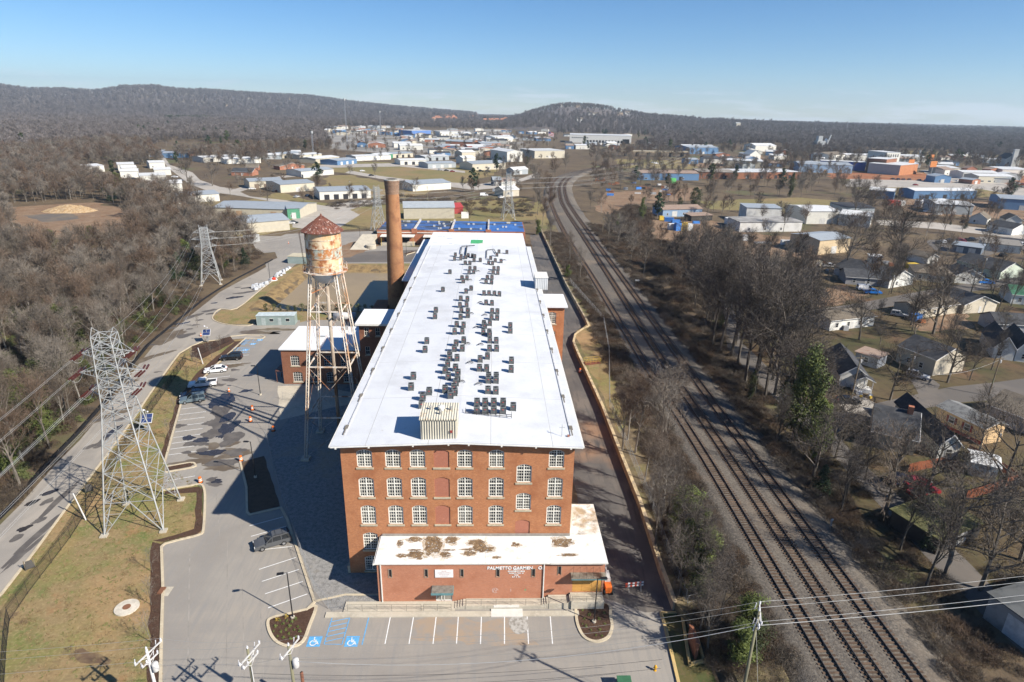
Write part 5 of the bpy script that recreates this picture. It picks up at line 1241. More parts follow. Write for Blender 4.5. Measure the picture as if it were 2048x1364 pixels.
for dz,nm in((3.0,'upper'),(4.2,'lower')):wire(Vector((e3[1],e3[2],e3[3]-dz)),Vector((e3[1]+40,e3[2]+3,e3[3]-dz-2)),1.0,0.018,'black service cable, %s one leaving the front poles'%nm,None,wire_d)
rs=thing('stub_pole','short rust brown stub pole beside the front poles','pole',(*G(603,1345,5.0).xy,0))
MB().lathe([(0.16,0),(0.16,5.0)],10).build('post',M('rust_post',(0.20,0.085,0.05),0.8,0.3),rs,smooth=True)
# poles on the right
for i,(bx_,by_,tx_,ty_,lab)in enumerate([(1977,792,2000,712,'brown timber pole where the street meets the lawn'),(1815,760,1826,705,'thin timber pole beside the bare street tree'),(1700,790+18,1716,700,'thin timber pole in front of the white gabled house'),(1778,590,1790,545,'timber pole behind the white trailer yard'),(1960,560,1966,512,'timber pole before the pale green house'),(1982,920,1990,858,'timber pole beside the white shed'),(2010,662,2016,628,'timber pole behind the white gabled house'),(1205,466,1207,432,'old timber pole left of the brambles'),(855,400,857,372,'timber pole with lamp beyond the chimney'),(700,385,703,360,'timber pole in the meadow'),(417,440,418,420,'timber pole by the long metal sheds')]):
    b=G(bx_,by_);h=max(5.0,min(11.0,H_at(tx_,ty_,b)))
    t=thing('timber_pole',lab,'utility pole',b,0,'timber poles')
    MB().beam((0,0,-0.1),(0,0,h),0.15,8,0.10).build('pole',m_wood,t)
    MB().box(-0.9,-0.05,h-0.6,0.9,0.05,h-0.48).build('cross_arm',m_wood,t)
    MB().lathe([(0.1,h-1.6),(0.18,h-1.55),(0.18,h-0.95),(0.1,h-0.9)],8,(0.28,0,0)).build('transformer',m_arm,t)
tp=G(1977,792);wire((tp.x,tp.y,8.6),(*G(1860,800).xy,6.0),1.0,0.02,'sagging service cable over the right hand street',None,M('bright_wire',(0.62,0.62,0.60)))

# ---------------------------------------------------------------- lamps, solar trailers, signs
def lamp(label,base,H,arm,lab2=None):
    t=thing('street_lamp',label,'lamp post',base,0,'lot lamp posts')
    MB().beam((0,0,0.3),(0,0,H),0.075,8,0.06).build('post',m_dark,t);MB().lathe([(0.25,0),(0.25,0.32)],10).build('base',m_concrete,t)
    h_=MB().beam((0,0,H-0.05),(arm[0]*0.4,arm[1]*0.4,H),0.04).build('arm',m_dark,t)
    MB().obox((arm[0]*0.75,arm[1]*0.75,0),Vector(arm).normalized().xy if True else arm,0.38,0.17,H-0.06,H+0.06).build('lamp_head',m_dark,t)
    return t
lamp('black lamp post in the planted island by the accessible bays',G(586,1237),6.7,(-0.97,-0.2,0))
lamp('black lamp post in the mulch island before the plywood doors',G(1188,1245),6.5,(1,0.05,0))
lamp('black lamp post beside the shaded soil bed',G(511,955),6.6,(-0.97,0.1,0))
lamp('black lamp post in the middle of the upper lot',G(521,790),6.6,(-1,0,0))
lamp('black lamp post beside the wrapped materials on the access road',G(541,565),7.0,(-1,0,0))
lamp('black lamp post on the far lot by the ramp',G(721,488),7.0,(-1,0,0))
lamp('black lamp post with planter at the far dark asphalt',G(813,512),7.0,(1,0,0))
m_pv=M('solar_cell',(0.03,0.05,0.14),0.25,0.2,2,spec=0.6)
def solar(label,base,H=2.6):
    t=thing('solar_camera_post',label,'solar panel',base,R(12),'solar powered camera posts')
    MB().beam((0,0,0),(0,0,H+1.9),0.06,6).build('mast',m_galv,t)
    p=MB()
    for k in(0,1):p.add([(-0.85,-0.75+0.76*k,H-0.35+0.52*k),(0.85,-0.75+0.76*k,H-0.35+0.52*k),(0.85,-0.02+0.76*k,H+0.14+0.52*k),(-0.85,-0.02+0.76*k,H+0.14+0.52*k)],[(0,1,2,3)])
    p.build('solar_panel',m_pv,t)
    f_=MB().add([(-0.93,-0.83,H-0.42),(0.93,-0.83,H-0.42),(0.93,0.82,H+0.69),(-0.93,0.82,H+0.69),(-0.93,-0.80,H-0.50),(0.93,-0.80,H-0.50),(0.93,0.85,H+0.61),(-0.93,0.85,H+0.61)],[(0,1,2,3),(7,6,5,4),(0,4,5,1),(1,5,6,2),(2,6,7,3),(3,7,4,0)])
    f_.v=[(a,b,c-0.012)for a,b,c in f_.v];f_.build('panel_frame',m_arm,t)
    MB().box(-0.25,-0.2,0.5,0.25,0.2,1.4).build('battery_box',M('box_grey',(0.3,0.3,0.3),0.6),t)
    MB().lathe([(0.22,0),(0.22,0.06),(0.12,0.2)],10,(-0.25,0,H+1.75)).lathe([(0.15,0),(0.15,0.2)],8,(0.3,0.1,H+1.3)).build('camera_dome',m_ins,t)
solar('solar camera post on the lawn beside the pylon',G(299,863));solar('solar camera post by the lot entrance',G(416,685))
bp=thing('leaning_pole','white leaning pole stub in the lawn fence line','pole',G(172,1040));MB().beam((0,0,0),(-1.0,0.2,4.4),0.10,8,0.08).build('post',m_arm,bp)
bp=thing('leaning_pole','white marker pole among the young trees by the upper lot','pole',G(406,728));MB().beam((0,0,0),(-0.6,0.1,4.0),0.11,8,0.09).build('post',m_arm,bp)
for b,lab in((G(384,722),'brown timber gate post in the lawn fence'),):t=thing('gate_post',lab,'post',b);MB().box(-0.1,-0.1,0,0.1,0.1,3.2).box(0.1,-0.05,2.3,0.9,0.05,2.45).build('post',m_wood,t)
for i,(x,y)in enumerate([(62,1140),(180,985)]):
    t=thing('site_sign','dark triangular sign panel %s the access road fence'%('near the left edge before' if i==0 else 'under the pylon beside'),'sign',G(x,y),R(40))
    MB().add([(-0.5,-0.04,0.3),(0.5,-0.04,0.3),(0.35,-0.04,1.45),(-0.35,-0.04,1.45),(-0.5,0.04,0.3),(0.5,0.04,0.3),(0.35,0.04,1.45),(-0.35,0.04,1.45)],[(0,1,2,3),(7,6,5,4),(0,4,5,1),(1,5,6,2),(2,6,7,3),(3,7,4,0)]).build('panel',M('sign_back',(0.09,0.085,0.08),0.6),t);MB().beam((-0.5,0.1,0),(-0.5,0.1,1.6),0.05).beam((0.5,0.1,0),(0.5,0.1,1.6),0.05).build('post',m_wood,t)
mh=thing('manhole_cover','pale concrete manhole ring with rusty lid in the lawn','manhole',G(254,1216));MB().lathe([(1.35,0),(1.35,0.16),(0.5,0.18)],28).build('ring',M('pale_ring',(0.62,0.56,0.46),0.85),mh);MB().lathe([(0.45,0.181),(0.45,0.22)],18).build('lid',M('rust_lid',(0.22,0.10,0.055),0.8),mh)
si=thing('storm_inlet','storm drain inlet with rusty hood in the long kerb','drain',G(327,1183));MB().box(-0.55,-0.5,0,0.05,0.6,0.2).build('hood',MATS['rust_lid'],si);MB().box(0.06,-0.8,0,0.9,0.8,0.035).build('apron_slab',m_concrete,si)

# ---------------------------------------------------------------- fences
def fence(label,px,H=1.8,mat=None,step=2.4,picket=0.22,r=0.016,post=0.04,world=False,cat='fence',z=0.0,ph=False,group=None):
    P=[Vector((*p,0))if world else G(*p)for p in px]
    t=thing('metal_fence',label,cat,(P[0].x,P[0].y,z),0,group)
    for a,b in zip(P,P[1:]):
        L=(b-a).length;n=max(1,round(L/step))
        for k in range(n):
            p,q=a.lerp(b,k/n)+Vector((0,0,z)),a.lerp(b,(k+1)/n)+Vector((0,0,z));up=Vector((0,0,1))
            MB().beam(p,p+up*(H+0.08),post).build('post',mat or m_dark,t,world=True)
            f_=MB()
            for hh in((0.2,H-0.08,H-0.3)if not ph else(H,)):f_.beam(p+up*hh,q+up*hh,r*1.3,4)
            m_=int((q-p).length/picket)if picket else 0
            for j in range(1,m_+1):
                c_=p.lerp(q,j/(m_+1));f_.beam(c_+up*0.08,c_+up*H,r,3,caps=False)
            f_.build('fence_panel',mat or m_dark,t,world=True)
    return t
fence('black iron picket fence between lawn and access road',[(8,1380),(14,1290),(20,1241),(56,1188),(103,1126),(141,1076),(175,1022),(212,960),(272,869),(306,819),(337,775),(373,722)],1.9)
fence('black iron picket fence at the mulch corner by the entrance',[(385,715),(410,705),(461,682)],1.9)
m_link=M('chain_link',(0.34,0.35,0.36),0.5,0.15,metal=0.4)
fence('galvanised chain link fence round the gravel yard',[(532,880),(536,890),(558,980),(587,1067),(629,1183),(657,1218),(705,1213)],1.9,m_link,2.6,0.30,0.007,0.03)
fence('chain link fence before the low brick building',[(566,800),(640,808),(700,812)],1.8,m_link,2.6,0.35,0.008,0.03)
fence('wire fence along the near bank of the pond',[(-67,178.2),(-33,178.2)],1.5,M('pond_fence',(0.07,0.065,0.06),0.7),2.5,0.30,0.012,0.03,world=True)
fence('rusty chain link fence on the trackside bank',[(p.x+1.3,p.y)for p in[WP[-1],WP[-2],WP[-3],WP[-4],WP[-5]]]+[(WP[-6].x+7,WP[-6].y+10),(WP[3].x+4.5,WP[3].y-3),(WP[2].x+1.2,WP[2].y)],1.9,m_link,3.0,0.28,0.008,0.035,world=True,z=WZ)
# black silt fence along the road edge
sp_=[(-40,1080),(28,1012),(103,923),(153,873),(219,798),(272,724),(300,689),(331,663),(375,627),(409,599),(433,583),(474,558),(507,541),(546,520)]
P=[G(*p)for p in sp_];sf=thing('silt_fence','low black silt fence along the wooded side of the access road','fence',P[0])
for a,b in zip(P,P[1:]):
    n=Vector((-(b-a).y,(b-a).x,0)).normalized()
    MB().add([a,b,b+Vector((0,0,0.5))+n*0.1,a+Vector((0,0,0.5))+n*0.1,a+n*1.0,b+n*1.0],[(0,1,2,3),(4,5,2,3)]).build('fabric_panel',m_black,sf,world=True)
    for k in range(3):c_=a.lerp(b,k/3)+n*0.16;MB().beam(c_,c_+Vector((0,0,0.62)),0.03).build('stake',m_wood,sf,world=True)
# ---------------------------------------------------------------- vehicles
def paint(name,col,rough=0.25):return M('paint_'+name,col,rough,0.08,1.0,spec=0.5,metal=0.0)
m_tyre=M('tyre',(0.02,0.02,0.02),0.8,0.2);m_rim=M('rim',(0.42,0.42,0.43),0.35,0.2,metal=0.6)
m_carglass=M('car_glass',(0.015,0.018,0.022),0.05,0.2,spec=0.8);m_lampr=M('tail_lamp',(0.40,0.02,0.02),0.25);m_lampw=M('head_lamp',(0.65,0.65,0.62),0.15);m_trim=M('car_trim',(0.03,0.03,0.032),0.5)
_tyre=MB().lathe([(0.20,-0.11),(0.34,-0.11),(0.36,-0.07),(0.36,0.07),(0.34,0.11),(0.20,0.11)],18,cap=False).mesh('tyre',m_tyre,True)
_rim=MB().lathe([(0.02,-0.085),(0.21,-0.10),(0.21,0.10),(0.02,0.085)],14).mesh('rim',m_rim)
SHAPES={
 'suv':dict(L=4.75,W=1.88,body=[(-2.36,0.42),(-2.40,0.75),(-2.36,1.02),(0.85,1.04),(1.70,0.98),(2.28,0.86),(2.38,0.62),(2.34,0.36)],cab=[(-2.32,1.02),(-2.12,1.66),(-1.9,1.74),(0.05,1.72),(0.95,1.04)]),
 'sedan':dict(L=4.7,W=1.84,body=[(-2.33,0.36),(-2.37,0.70),(-2.28,0.94),(-1.5,0.98),(0.9,0.94),(1.75,0.84),(2.26,0.70),(2.35,0.50),(2.30,0.30)],cab=[(-2.0,0.97),(-1.25,1.36),(-0.5,1.45),(0.25,1.40),(1.15,0.93)]),
 'pickup':dict(L=5.7,W=1.98,body=[(-2.82,0.50),(-2.85,0.80),(-2.82,1.12),(-0.55,1.13),(0.9,1.13),(1.55,1.12),(2.62,1.05),(2.82,0.80),(2.80,0.44)],cab=[(-0.85,1.12),(-0.72,1.76),(-0.5,1.83),(0.75,1.81),(1.45,1.12)]),
 'van':dict(L=5.5,W=2.0,body=[(-2.72,0.42),(-2.75,0.9),(-2.74,1.15),(1.4,1.15),(2.2,1.05),(2.7,0.9),(2.75,0.6),(2.7,0.38)],cab=[(-2.72,1.15),(-2.68,2.05),(-2.5,2.15),(0.9,2.13),(1.25,2.0),(2.0,1.12)]),
}
def loft(mb,prof,W0,W1,zmid=None,bulge=0.0):
    """extrude a side profile to both sides, narrowing with height"""
    zs=[p[1]for p in prof];z0,z1=min(zs),max(zs)
    def hw(z):f=(z-z0)/(z1-z0+1e-6);return(W0+(W1-W0)*f)/2
    n=len(prof);vs=[(x,-hw(z),z)for x,z in prof]+[(x,hw(z),z)for x,z in prof]
    fs=[tuple(range(n)),tuple(range(2*n-1,n-1,-1))]+[(i,i+n,(i+1)%n+n,(i+1)%n)for i in range(n)]
    mb.add(vs,fs)
_vproto={}
def vehicle(kind,colour,label,loc,heading,group=None,cat='car',detail=True):
    key=(kind,colour.name,detail)
    if key not in _vproto:
        S=SHAPES[kind];parts=[]
        b=MB();loft(b,S['body'],S['W'],S['W']*0.97);me=b.mesh('body',colour);parts.append(('body',me,None))
        zb=min(z for x,z in S['body']);xm=max(x for x,z in S['body']);xr=min(x for x,z in S['body'])
        c=MB();cab=S['cab'];zt=max(z for x,z in cab);z0=min(z for x,z in cab)
        loft(c,cab,S['W']*0.93,S['W']*0.74);parts.append(('cabin_glass',c.mesh('cabin_glass',m_carglass),None))
        r=MB();W1=S['W']*0.75;tops=[p for p in cab if p[1]>z0+0.72*(zt-z0)]
        rx0,rx1=min(p[0]for p in tops),max(p[0]for p in tops)
        pr=[(rx0-0.06,zt-0.10),(rx0+0.08,zt+0.015),(rx1-0.12,zt+0.02),(rx1+0.06,zt-0.11)]
        n_=4;vs=[(x,-W1/2-0.02,z)for x,z in pr]+[(x,W1/2+0.02,z)for x,z in pr];r.add(vs,[tuple(range(4)),(7,6,5,4)]+[(i,i+4,(i+1)%4+4,(i+1)%4)for i in range(4)])
        f0,f1=cab[0],cab[-1]
        def hw(z):f=(z-z0)/(zt-z0);return(S['W']*0.93+(S['W']*0.74-S['W']*0.93)*f)/2+0.012
        for s in(-1,1):
            pil=[((f1[0],z0),(rx1,zt-0.05)),((f0[0],z0),(rx0,zt-0.05))]
            xs=[(-0.15,-0.1)]if kind=='sedan' else([(0.35,0.3)]if kind=='pickup' else[(0.05,0.0),(-1.15,-1.1)])
            pil+=[((a_,z0),(b_,zt-0.05))for a_,b_ in xs]
            for(xa,za),(xb,zb2)in pil:r.beam((xa,s*hw(za),za),(xb,s*hw(zb2),zb2),0.055,4)
        if kind=='van':
            for s in(-1,1):r.add([(-2.7,s*hw(1.2),1.15),(0.6,s*hw(1.2),1.15),(0.6,s*hw(2.0),2.02),(-2.66,s*hw(2.0),2.02)],[(0,1,2,3)if s<0 else(3,2,1,0)])
        parts.append(('roof',r.mesh('roof',colour),None))
        if kind=='pickup':
            parts.append(('cargo_bed',MB().box(-2.72,-0.82,1.131,-0.95,0.82,1.14).mesh('cargo_bed',m_trim),None))
            parts.append(('bed_side',MB().box(-2.82,-0.97,1.10,-0.9,-0.83,1.26).box(-2.82,0.83,1.10,-0.9,0.97,1.26).box(-2.84,-0.97,1.10,-2.72,0.97,1.26).mesh('bed_side',colour),None))
        if detail:
            parts.append(('bumper',MB().box(xm-0.12,-S['W']*0.47,zb+0.02,xm+0.06,S['W']*0.47,zb+0.26).mesh('bumper',m_trim),None));parts.append(('bumper',MB().box(xr-0.06,-S['W']*0.47,zb+0.02,xr+0.12,S['W']*0.47,zb+0.26).mesh('bumper',m_trim),None))
            for s in(-1,1):
                parts.append(('headlight',MB().box(xm-0.16,s*0.72-0.17,0.66,xm+0.012,s*0.72+0.17,0.82).mesh('headlight',m_lampw),None))
                parts.append(('tail_light',MB().box(xr-0.012,s*0.80-0.10,0.78,xr+0.14,s*0.80+0.10,1.0).mesh('tail_light',m_lampr),None))
                parts.append(('wing_mirror',MB().box(0.78,s*(S['W']/2+0.10)-0.10,1.0,0.92,s*(S['W']/2+0.10)+0.10,1.16).mesh('wing_mirror',colour),None))
            if kind=='suv':parts.append(('roof_rack',MB().beam((-1.7,-0.62,1.80),(-0.1,-0.62,1.79),0.03).beam((-1.7,0.62,1.80),(-0.1,0.62,1.79),0.03).beam((-1.4,-0.62,1.80),(-1.4,0.62,1.80),0.025).beam((-0.5,-0.62,1.80),(-0.5,0.62,1.80),0.025).mesh('roof_rack',m_trim),None))
        _vproto[key]=parts
    t=thing({'suv':'parked_suv','sedan':'parked_car','pickup':'pickup_truck','van':'parked_van'}[kind],label,cat,loc,heading,group)
    for nm,me,_ in _vproto[key]:link_part(nm,me,t)
    L=SHAPES[kind]['L'];W_=SHAPES[kind]['W']
    for x in(L*0.30,-L*0.29):
        for s in(-1,1):
            w=link_part('tyre',_tyre,t,(x,s*(W_/2-0.10),0.36));w.rotation_euler=(R(90),0,0)
            if detail:link_part('rim',_rim,w)
    return t
def vline(front_px,back_px):
    a,b=G(*front_px),G(*back_px);return(a+b)/2,math.atan2(a.y-b.y,a.x-b.x)
c,h=vline((513,1098),(577,1080));vehicle('suv',paint('graphite',(0.085,0.088,0.092)),'dark grey SUV parked at the edge of the mill shadow',c,h)
c,h=vline((445,720),(482,718));vehicle('suv',paint('black',(0.012,0.012,0.014)),'black SUV near the blue accessible bays',c,h)
c,h=vline((414,745),(450,742));vehicle('sedan',paint('white',(0.78,0.78,0.77)),'white sedan between the black SUV and the white pickup',c,h)
c,h=vline((382,775),(430,770));vehicle('pickup',paint('white',(0.78,0.78,0.77)),'white pickup truck at the tip of the water tower shadow',c,h,cat='truck')
c,h=vline((367,795),(406,791));vehicle('sedan',paint('navy',(0.02,0.03,0.06)),'dark blue car in the water tower shadow',c,h)
c,h=vline((366,806),(406,800));vehicle('suv',paint('slate',(0.12,0.16,0.18)),'slate blue SUV beside the dark blue car',c,h)
PC={'white':(0.75,0.75,0.74),'silver':(0.45,0.46,0.47),'black':(0.015,0.015,0.017),'red':(0.22,0.018,0.022),'blue':(0.02,0.16,0.50),'grey':(0.16,0.165,0.17),'navy':(0.03,0.05,0.12),'green':(0.06,0.35,0.10)}
cars=[('pickup','blue',1744,588,-8,'bright blue pickup beside the white van'),('van','white',1730,581,-8,'white van beside the bright blue pickup'),('pickup','blue',1970,568,-5,'bright blue pickup before the pale green house'),('suv','silver',1798,633,-35,'silver SUV in the shade behind the trailer'),('sedan','black',1640,590,-30,'black car under the bare tree by the dirt drive'),
 ('pickup','white',1658,535,-10,'white pickup with box in the scrap yard'),('sedan','grey',1695,532,10,'grey car in the scrap yard'),('suv','silver',1834,756,-40,'silver SUV beside the grey house'),('sedan','black',1696,806,-12,'black car on the pale drive of the gabled house'),('pickup','red',1845,992,20,'red pickup nearest the tracks behind bare branches'),('suv','navy',1798,966,25,'dark purple car beside the red pickup'),('sedan','red',1830,970,10,'red car behind the first red pickup'),
 ('van','silver',1457,475,-20,'silver van on the tan workshop yard'),('sedan','white',1874,430,0,'white car by the grey metal shed'),('pickup','white',1856,425,0,'white pickup by the grey metal shed'),('sedan','silver',1960,552,0,'silver car in the porch drive'),
 ('sedan','black',2005,513,30,'black car beside the long carport'),('pickup','black',1942,482,0,'black pickup in the car lot'),('sedan','grey',608,421,20,'dark car before the green fronted shed'),('sedan','black',587,447,0,'black car beside the tan shed'),('sedan','white',581,448,0,'white car beside the tan shed'),('sedan','white',517,359,10,'silver white car on the winding street'),('sedan','black',743,352,30,'dark truck on the meadow lane'),('sedan','white',725,343,20,'white car on the meadow lane'),
 ('sedan','white',505,379,15,'white car before the first metal shed'),('sedan','red',557,384,0,'red car between the metal sheds'),('sedan','navy',617,393,60,'blue car before the ribbed shed'),('sedan','silver',594,395,70,'silver car before the ribbed shed'),('sedan','white',350,355,0,'white car by the left sheds'),('sedan','navy',268,359,10,'blue car by the left sheds'),('sedan','grey',360,362,0,'grey car by the left sheds'),
 ('van','white',968,392,10,'white van behind the blue roof'),('van','white',993,384,-10,'white van near the tan garage'),('sedan','white',1003,396,40,'white car near the tan garage'),('sedan','silver',1305,326,0,'silver pickup beyond the railway curve'),('van','white',1312,328,0,'white van beyond the railway curve')]
for kind,cl,x,y,hd,lab in cars:vehicle(kind,paint(cl,PC[cl]),lab,G(x,y)+Vector((0,0,0.05)),R(hd),None,'truck' if kind=='pickup' else('van' if kind=='van' else 'car'),detail=y>500)
rr=random.Random(11)
def car_row(pts,lab,grp,det=False):
    for i,(x,y,hd)in enumerate(pts):
        cl=rr.choice(['white','white','silver','black','grey','red','navy']);vehicle(rr.choice(['sedan','suv','sedan']),paint(cl,PC[cl]),lab%ordn(i),G(x,y)+Vector((0,0,0.07)),R(hd+rr.uniform(-6,6)),grp,'car',det)
car_row([(1785,359,90),(1795,360,90),(1806,360,90),(1818,360,90),(1838,361,90),(1850,362,60),(1860,363,60),(1872,364,20),(1831,371,5),(1917,363,10)],'parked car, %s from the left on the pale gravel lot','cars on the pale gravel lot')
car_row([(1876,487,70),(1886,486,70),(1896,484,75),(1906,484,75),(1916,483,80),(1924,484,80),(2012,488,80),(2022,488,80),(2032,489,80),(2042,490,80)],'parked car, %s from the left beside the grey carport','cars beside the grey carport')
car_row([(2002,362,20),(2022,362,80),(2030,366,80),(2036,368,80),(2044,370,80),(2045,375,20)],'parked car, %s from the left by the far right street','cars by the far right street')
car_row([(642,340,80),(880,341,10),(893,342,10),(905,344,15),(962,343,10),(975,343,10),(930,325,30),(945,326,20),(960,322,20),(975,324,20)],'parked car, %s from the left among the town sheds','cars among the town sheds')

# ---------------------------------------------------------------- traffic barrels, cones, materials
m_orange=M('barrel_orange',(0.75,0.17,0.03),0.6,0.1);
bar0=None
for i,(x,y,lab)in enumerate([(401,965,'orange traffic barrel at the tip of the kerbed lawn'),(482,922,'orange traffic barrel at the corner of the shaded bed'),(547,862,'orange traffic barrel nearest the mill shadow'),(501,843,'orange traffic barrel left of the yard fence, middle of three'),(505,820,'orange traffic barrel left of the yard fence, farthest of three'),(1160,745,'small orange barrel at the steel ramp')]):
    if bar0 is None:
        bar0=thing('traffic_barrel',lab,'barrel',G(x,y),0,'orange traffic barrels')
        MB().lathe([(0.30,0.08),(0.30,0.3),(0.27,0.31),(0.27,0.55),(0.25,0.56),(0.25,0.8),(0.23,0.82),(0.23,1.02),(0.1,1.05)],14).build('body',m_orange,bar0)
        MB().lathe([(0.275,0.36),(0.275,0.5)],14,cap=False).lathe([(0.255,0.62),(0.255,0.75)],14,cap=False).build('reflective_band',m_white,bar0)
        MB().lathe([(0.42,0),(0.42,0.08)],14).build('base',m_tyre,bar0)
    else:
        o=copy_tree(bar0);o.location=G(x,y);o['label']=lab
cn0=None
for i,(x,y,lab)in enumerate([(458,783,'orange traffic cone on the upper lot'),(402,672,'orange traffic cone at the entrance island'),(577,487,'orange cone pair on the far lot')]):
    t=thing('traffic_cone',lab,'cone',G(x,y),0,'orange traffic cones')
    MB().lathe([(0.24,0.04),(0.05,0.85),(0.03,0.87)],12).build('body',m_orange,t);MB().box(-0.3,-0.3,0,0.3,0.3,0.04).build('base',m_tyre,t)
    MB().lathe([(0.165,0.38),(0.125,0.55)],12,cap=False).build('reflective_band',m_white,t)
# wrapped pallets along the access road
m_wrap=M('plastic_wrap',(0.62,0.64,0.66),0.3,0.3,2.5,spec=0.6)
for i,(x,y)in enumerate([(507,577),(513,574),(520,571),(527,568),(511,580),(519,577),(526,574),(534,569),(556,550),(561,547),(567,544),(573,541),(562,552),(568,548),(578,538),(553,554)]):
    t=thing('wrapped_pallet','plastic wrapped pallet, %s one counted up the access road edge'%ordn(i),'pallet',G(x,y),R(rr.uniform(0,90)),'wrapped pallets beside the access road')
    s=rr.uniform(0.7,1.2);h_=rr.uniform(0.6,1.3)
    MB().add([(-s*.6,-s*.5,.14),(s*.6,-s*.5,.14),(s*.6,s*.5,.14),(-s*.6,s*.5,.14),(-s*.5,-s*.45,h_),(s*.55,-s*.4,h_*.9),(s*.5,s*.45,h_*1.05),(-s*.55,s*.4,h_*.85)],[(0,1,5,4),(1,2,6,5),(2,3,7,6),(3,0,4,7),(4,5,6,7)]).build('load',m_wrap,t)
    MB().box(-s*.6,-s*.5,0,s*.6,s*.5,.13).build('pallet_base',m_wood,t)
t=thing('tarp_heap','red and white tarp heap beside the road lamp','tarp',G(546,560));MB().lathe([(1.6,0),(1.3,0.5),(0.6,0.9),(0.1,1.0)],9).build('white_cover',m_wrap,t);MB().lathe([(0.9,0.3),(0.7,0.8),(0.2,1.15)],7,(0.5,-0.5,0)).build('red_cover',M('red_tarp',(0.65,0.06,0.03),0.6),t)
# site containers
def cont(label,fl,fr,depth,H,wall,roofc,win=0,slope=0.0,cat='container',name='site_container',group=None):
    a,b=G(*fl),G(*fr);u=(b-a).normalized();ang=math.atan2(u.y,u.x);L=(b-a).length
    t=thing(name,label,cat,a,ang,group)
    MB().box(0,0,0,L,depth,H).build('body',wall,t)
    MB().add([(-0.1,-0.1,H+0.002),(L+0.1,-0.1,H+0.002),(L+0.1,depth+0.1,H+slope+0.002),(-0.1,depth+0.1,H+slope+0.002),(-0.1,-0.1,H+0.09),(L+0.1,-0.1,H+0.09),(L+0.1,depth+0.1,H+slope+0.09),(-0.1,depth+0.1,H+slope+0.09)],[(4,5,6,7),(0,1,5,4),(1,2,6,5),(2,3,7,6),(3,0,4,7),(3,2,1,0)]).build('roof',roofc,t)
    for k in range(win):
        x_=L*(0.18+0.64*k/max(1,win-1))if win>1 else L/2
        if k%2:w_=MB().box(x_-0.45,-0.03,1.1,x_+0.45,-0.003,1.9).build('window',m_glass,t);MB().box(x_-0.52,-0.045,1.9,x_+0.52,-0.003,1.98).box(x_-0.52,-0.045,1.02,x_+0.52,-0.003,1.1).build('frame',m_trimwhite,w_)
        else:MB().box(x_-0.5,-0.04,0.05,x_+0.5,-0.003,2.1).build('door',M('cont_door',(0.38,0.44,0.43),0.6),t)
    return t
m_green=ribbed('container_green',(0.29,0.36,0.345),0.28,0.55,0.04);m_greent=M('container_top',(0.55,0.62,0.62),0.5)
cont('long grey green site office container by the pond fence',(514,651),(590,650),3.2,2.7,m_green,m_greent,4)
cont('grey green container with tan roof behind the tank',(576,527),(614,528),6.0,2.7,m_green,M('tan_roof',(0.56,0.50,0.36),0.7))
cont('faint grey dumpster shed at the far lot corner',(503,487),(520,482),4.0,3.0,M('pale_grey_box',(0.42,0.43,0.42),0.6),M('pale_grey_box2',(0.5,0.5,0.5),0.6))
t=thing('concrete_tank','round pale concrete tank on the far lot by the ramp','tank',G(742,497));MB().lathe([(2.2,0),(2.2,1.6),(2.0,1.75)],20).build('shell',m_concrete,t)
t=thing('storage_tank','white cylindrical tank behind the low brick building','tank',G(690,640));k_=MB().beam((-3,0,1.2),(3,0,1.2),1.15,16);k_.build('shell',m_arm,t,smooth=True);MB().box(-2.2,-0.8,0,-1.8,0.8,0.9).box(1.8,-0.8,0,2.2,0.8,0.9).build('saddle',m_concrete,t)
t=thing('planter_box','timber edged planter on the dark far asphalt','planter',G(818,507),R(60));MB().box(-3,-1.0,0,3,1.0,0.3).build('edging',m_kerb,t);MB().box(-2.8,-0.8,0.3,2.8,0.8,0.36).build('soil',m_mulch,t)
# small things at the front right
t=thing('fire_hydrant','yellow fire hydrant at the bottom of the front lot','hydrant',G(1310,1341));m_yel=M('hydrant_yellow',(0.70,0.36,0.02),0.5)
MB().lathe([(0.17,0),(0.17,0.06),(0.11,0.08),(0.11,0.55),(0.15,0.56),(0.15,0.62),(0.10,0.72),(0.03,0.80)],12).build('barrel',m_yel,t);MB().beam((-0.22,0,0.42),(0.22,0,0.42),0.06,8).beam((0,-0.2,0.38),(0,0,0.38),0.075,8).build('nozzle',m_yel,t)
t=thing('fire_hydrant','small yellow hydrant beside the upper drive wall','hydrant',G(1151,606));MB().lathe([(0.17,0),(0.11,0.08),(0.11,0.55),(0.15,0.6),(0.03,0.80)],10).build('barrel',m_yel,t);MB().beam((-0.22,0,0.42),(0.22,0,0.42),0.06,6).build('nozzle',m_yel,t)
t=thing('utility_box','green utility box at the bottom edge of the front lot','utility box',G(1247,1378));MB().box(-0.7,-0.5,0,0.7,0.5,1.1).build('cabinet',M('box_green',(0.045,0.14,0.07),0.6),t);MB().add([(-0.74,-0.54,1.1),(0.74,-0.54,1.1),(0.74,0.54,1.25),(-0.74,0.54,1.25),(-0.74,-0.54,1.14),(0.74,-0.54,1.14),(0.74,0.54,1.3),(-0.74,0.54,1.3)],[(4,5,6,7),(0,1,5,4),(1,2,6,5),(2,3,7,6),(3,0,4,7)]).build('lid',MATS['box_green'],t)
t=thing('road_barricade','red and white striped barricade across the shaded drive','barricade',G(1268,1180),R(8))
for z_ in(0.6,1.0):
    for k in range(8):MB().box(-1.2+0.3*k,-0.03,z_,-0.9+0.3*k,0.03,z_+0.22).build('board',m_white if k%2 else M('stripe_red',(0.55,0.08,0.04),0.6),t)
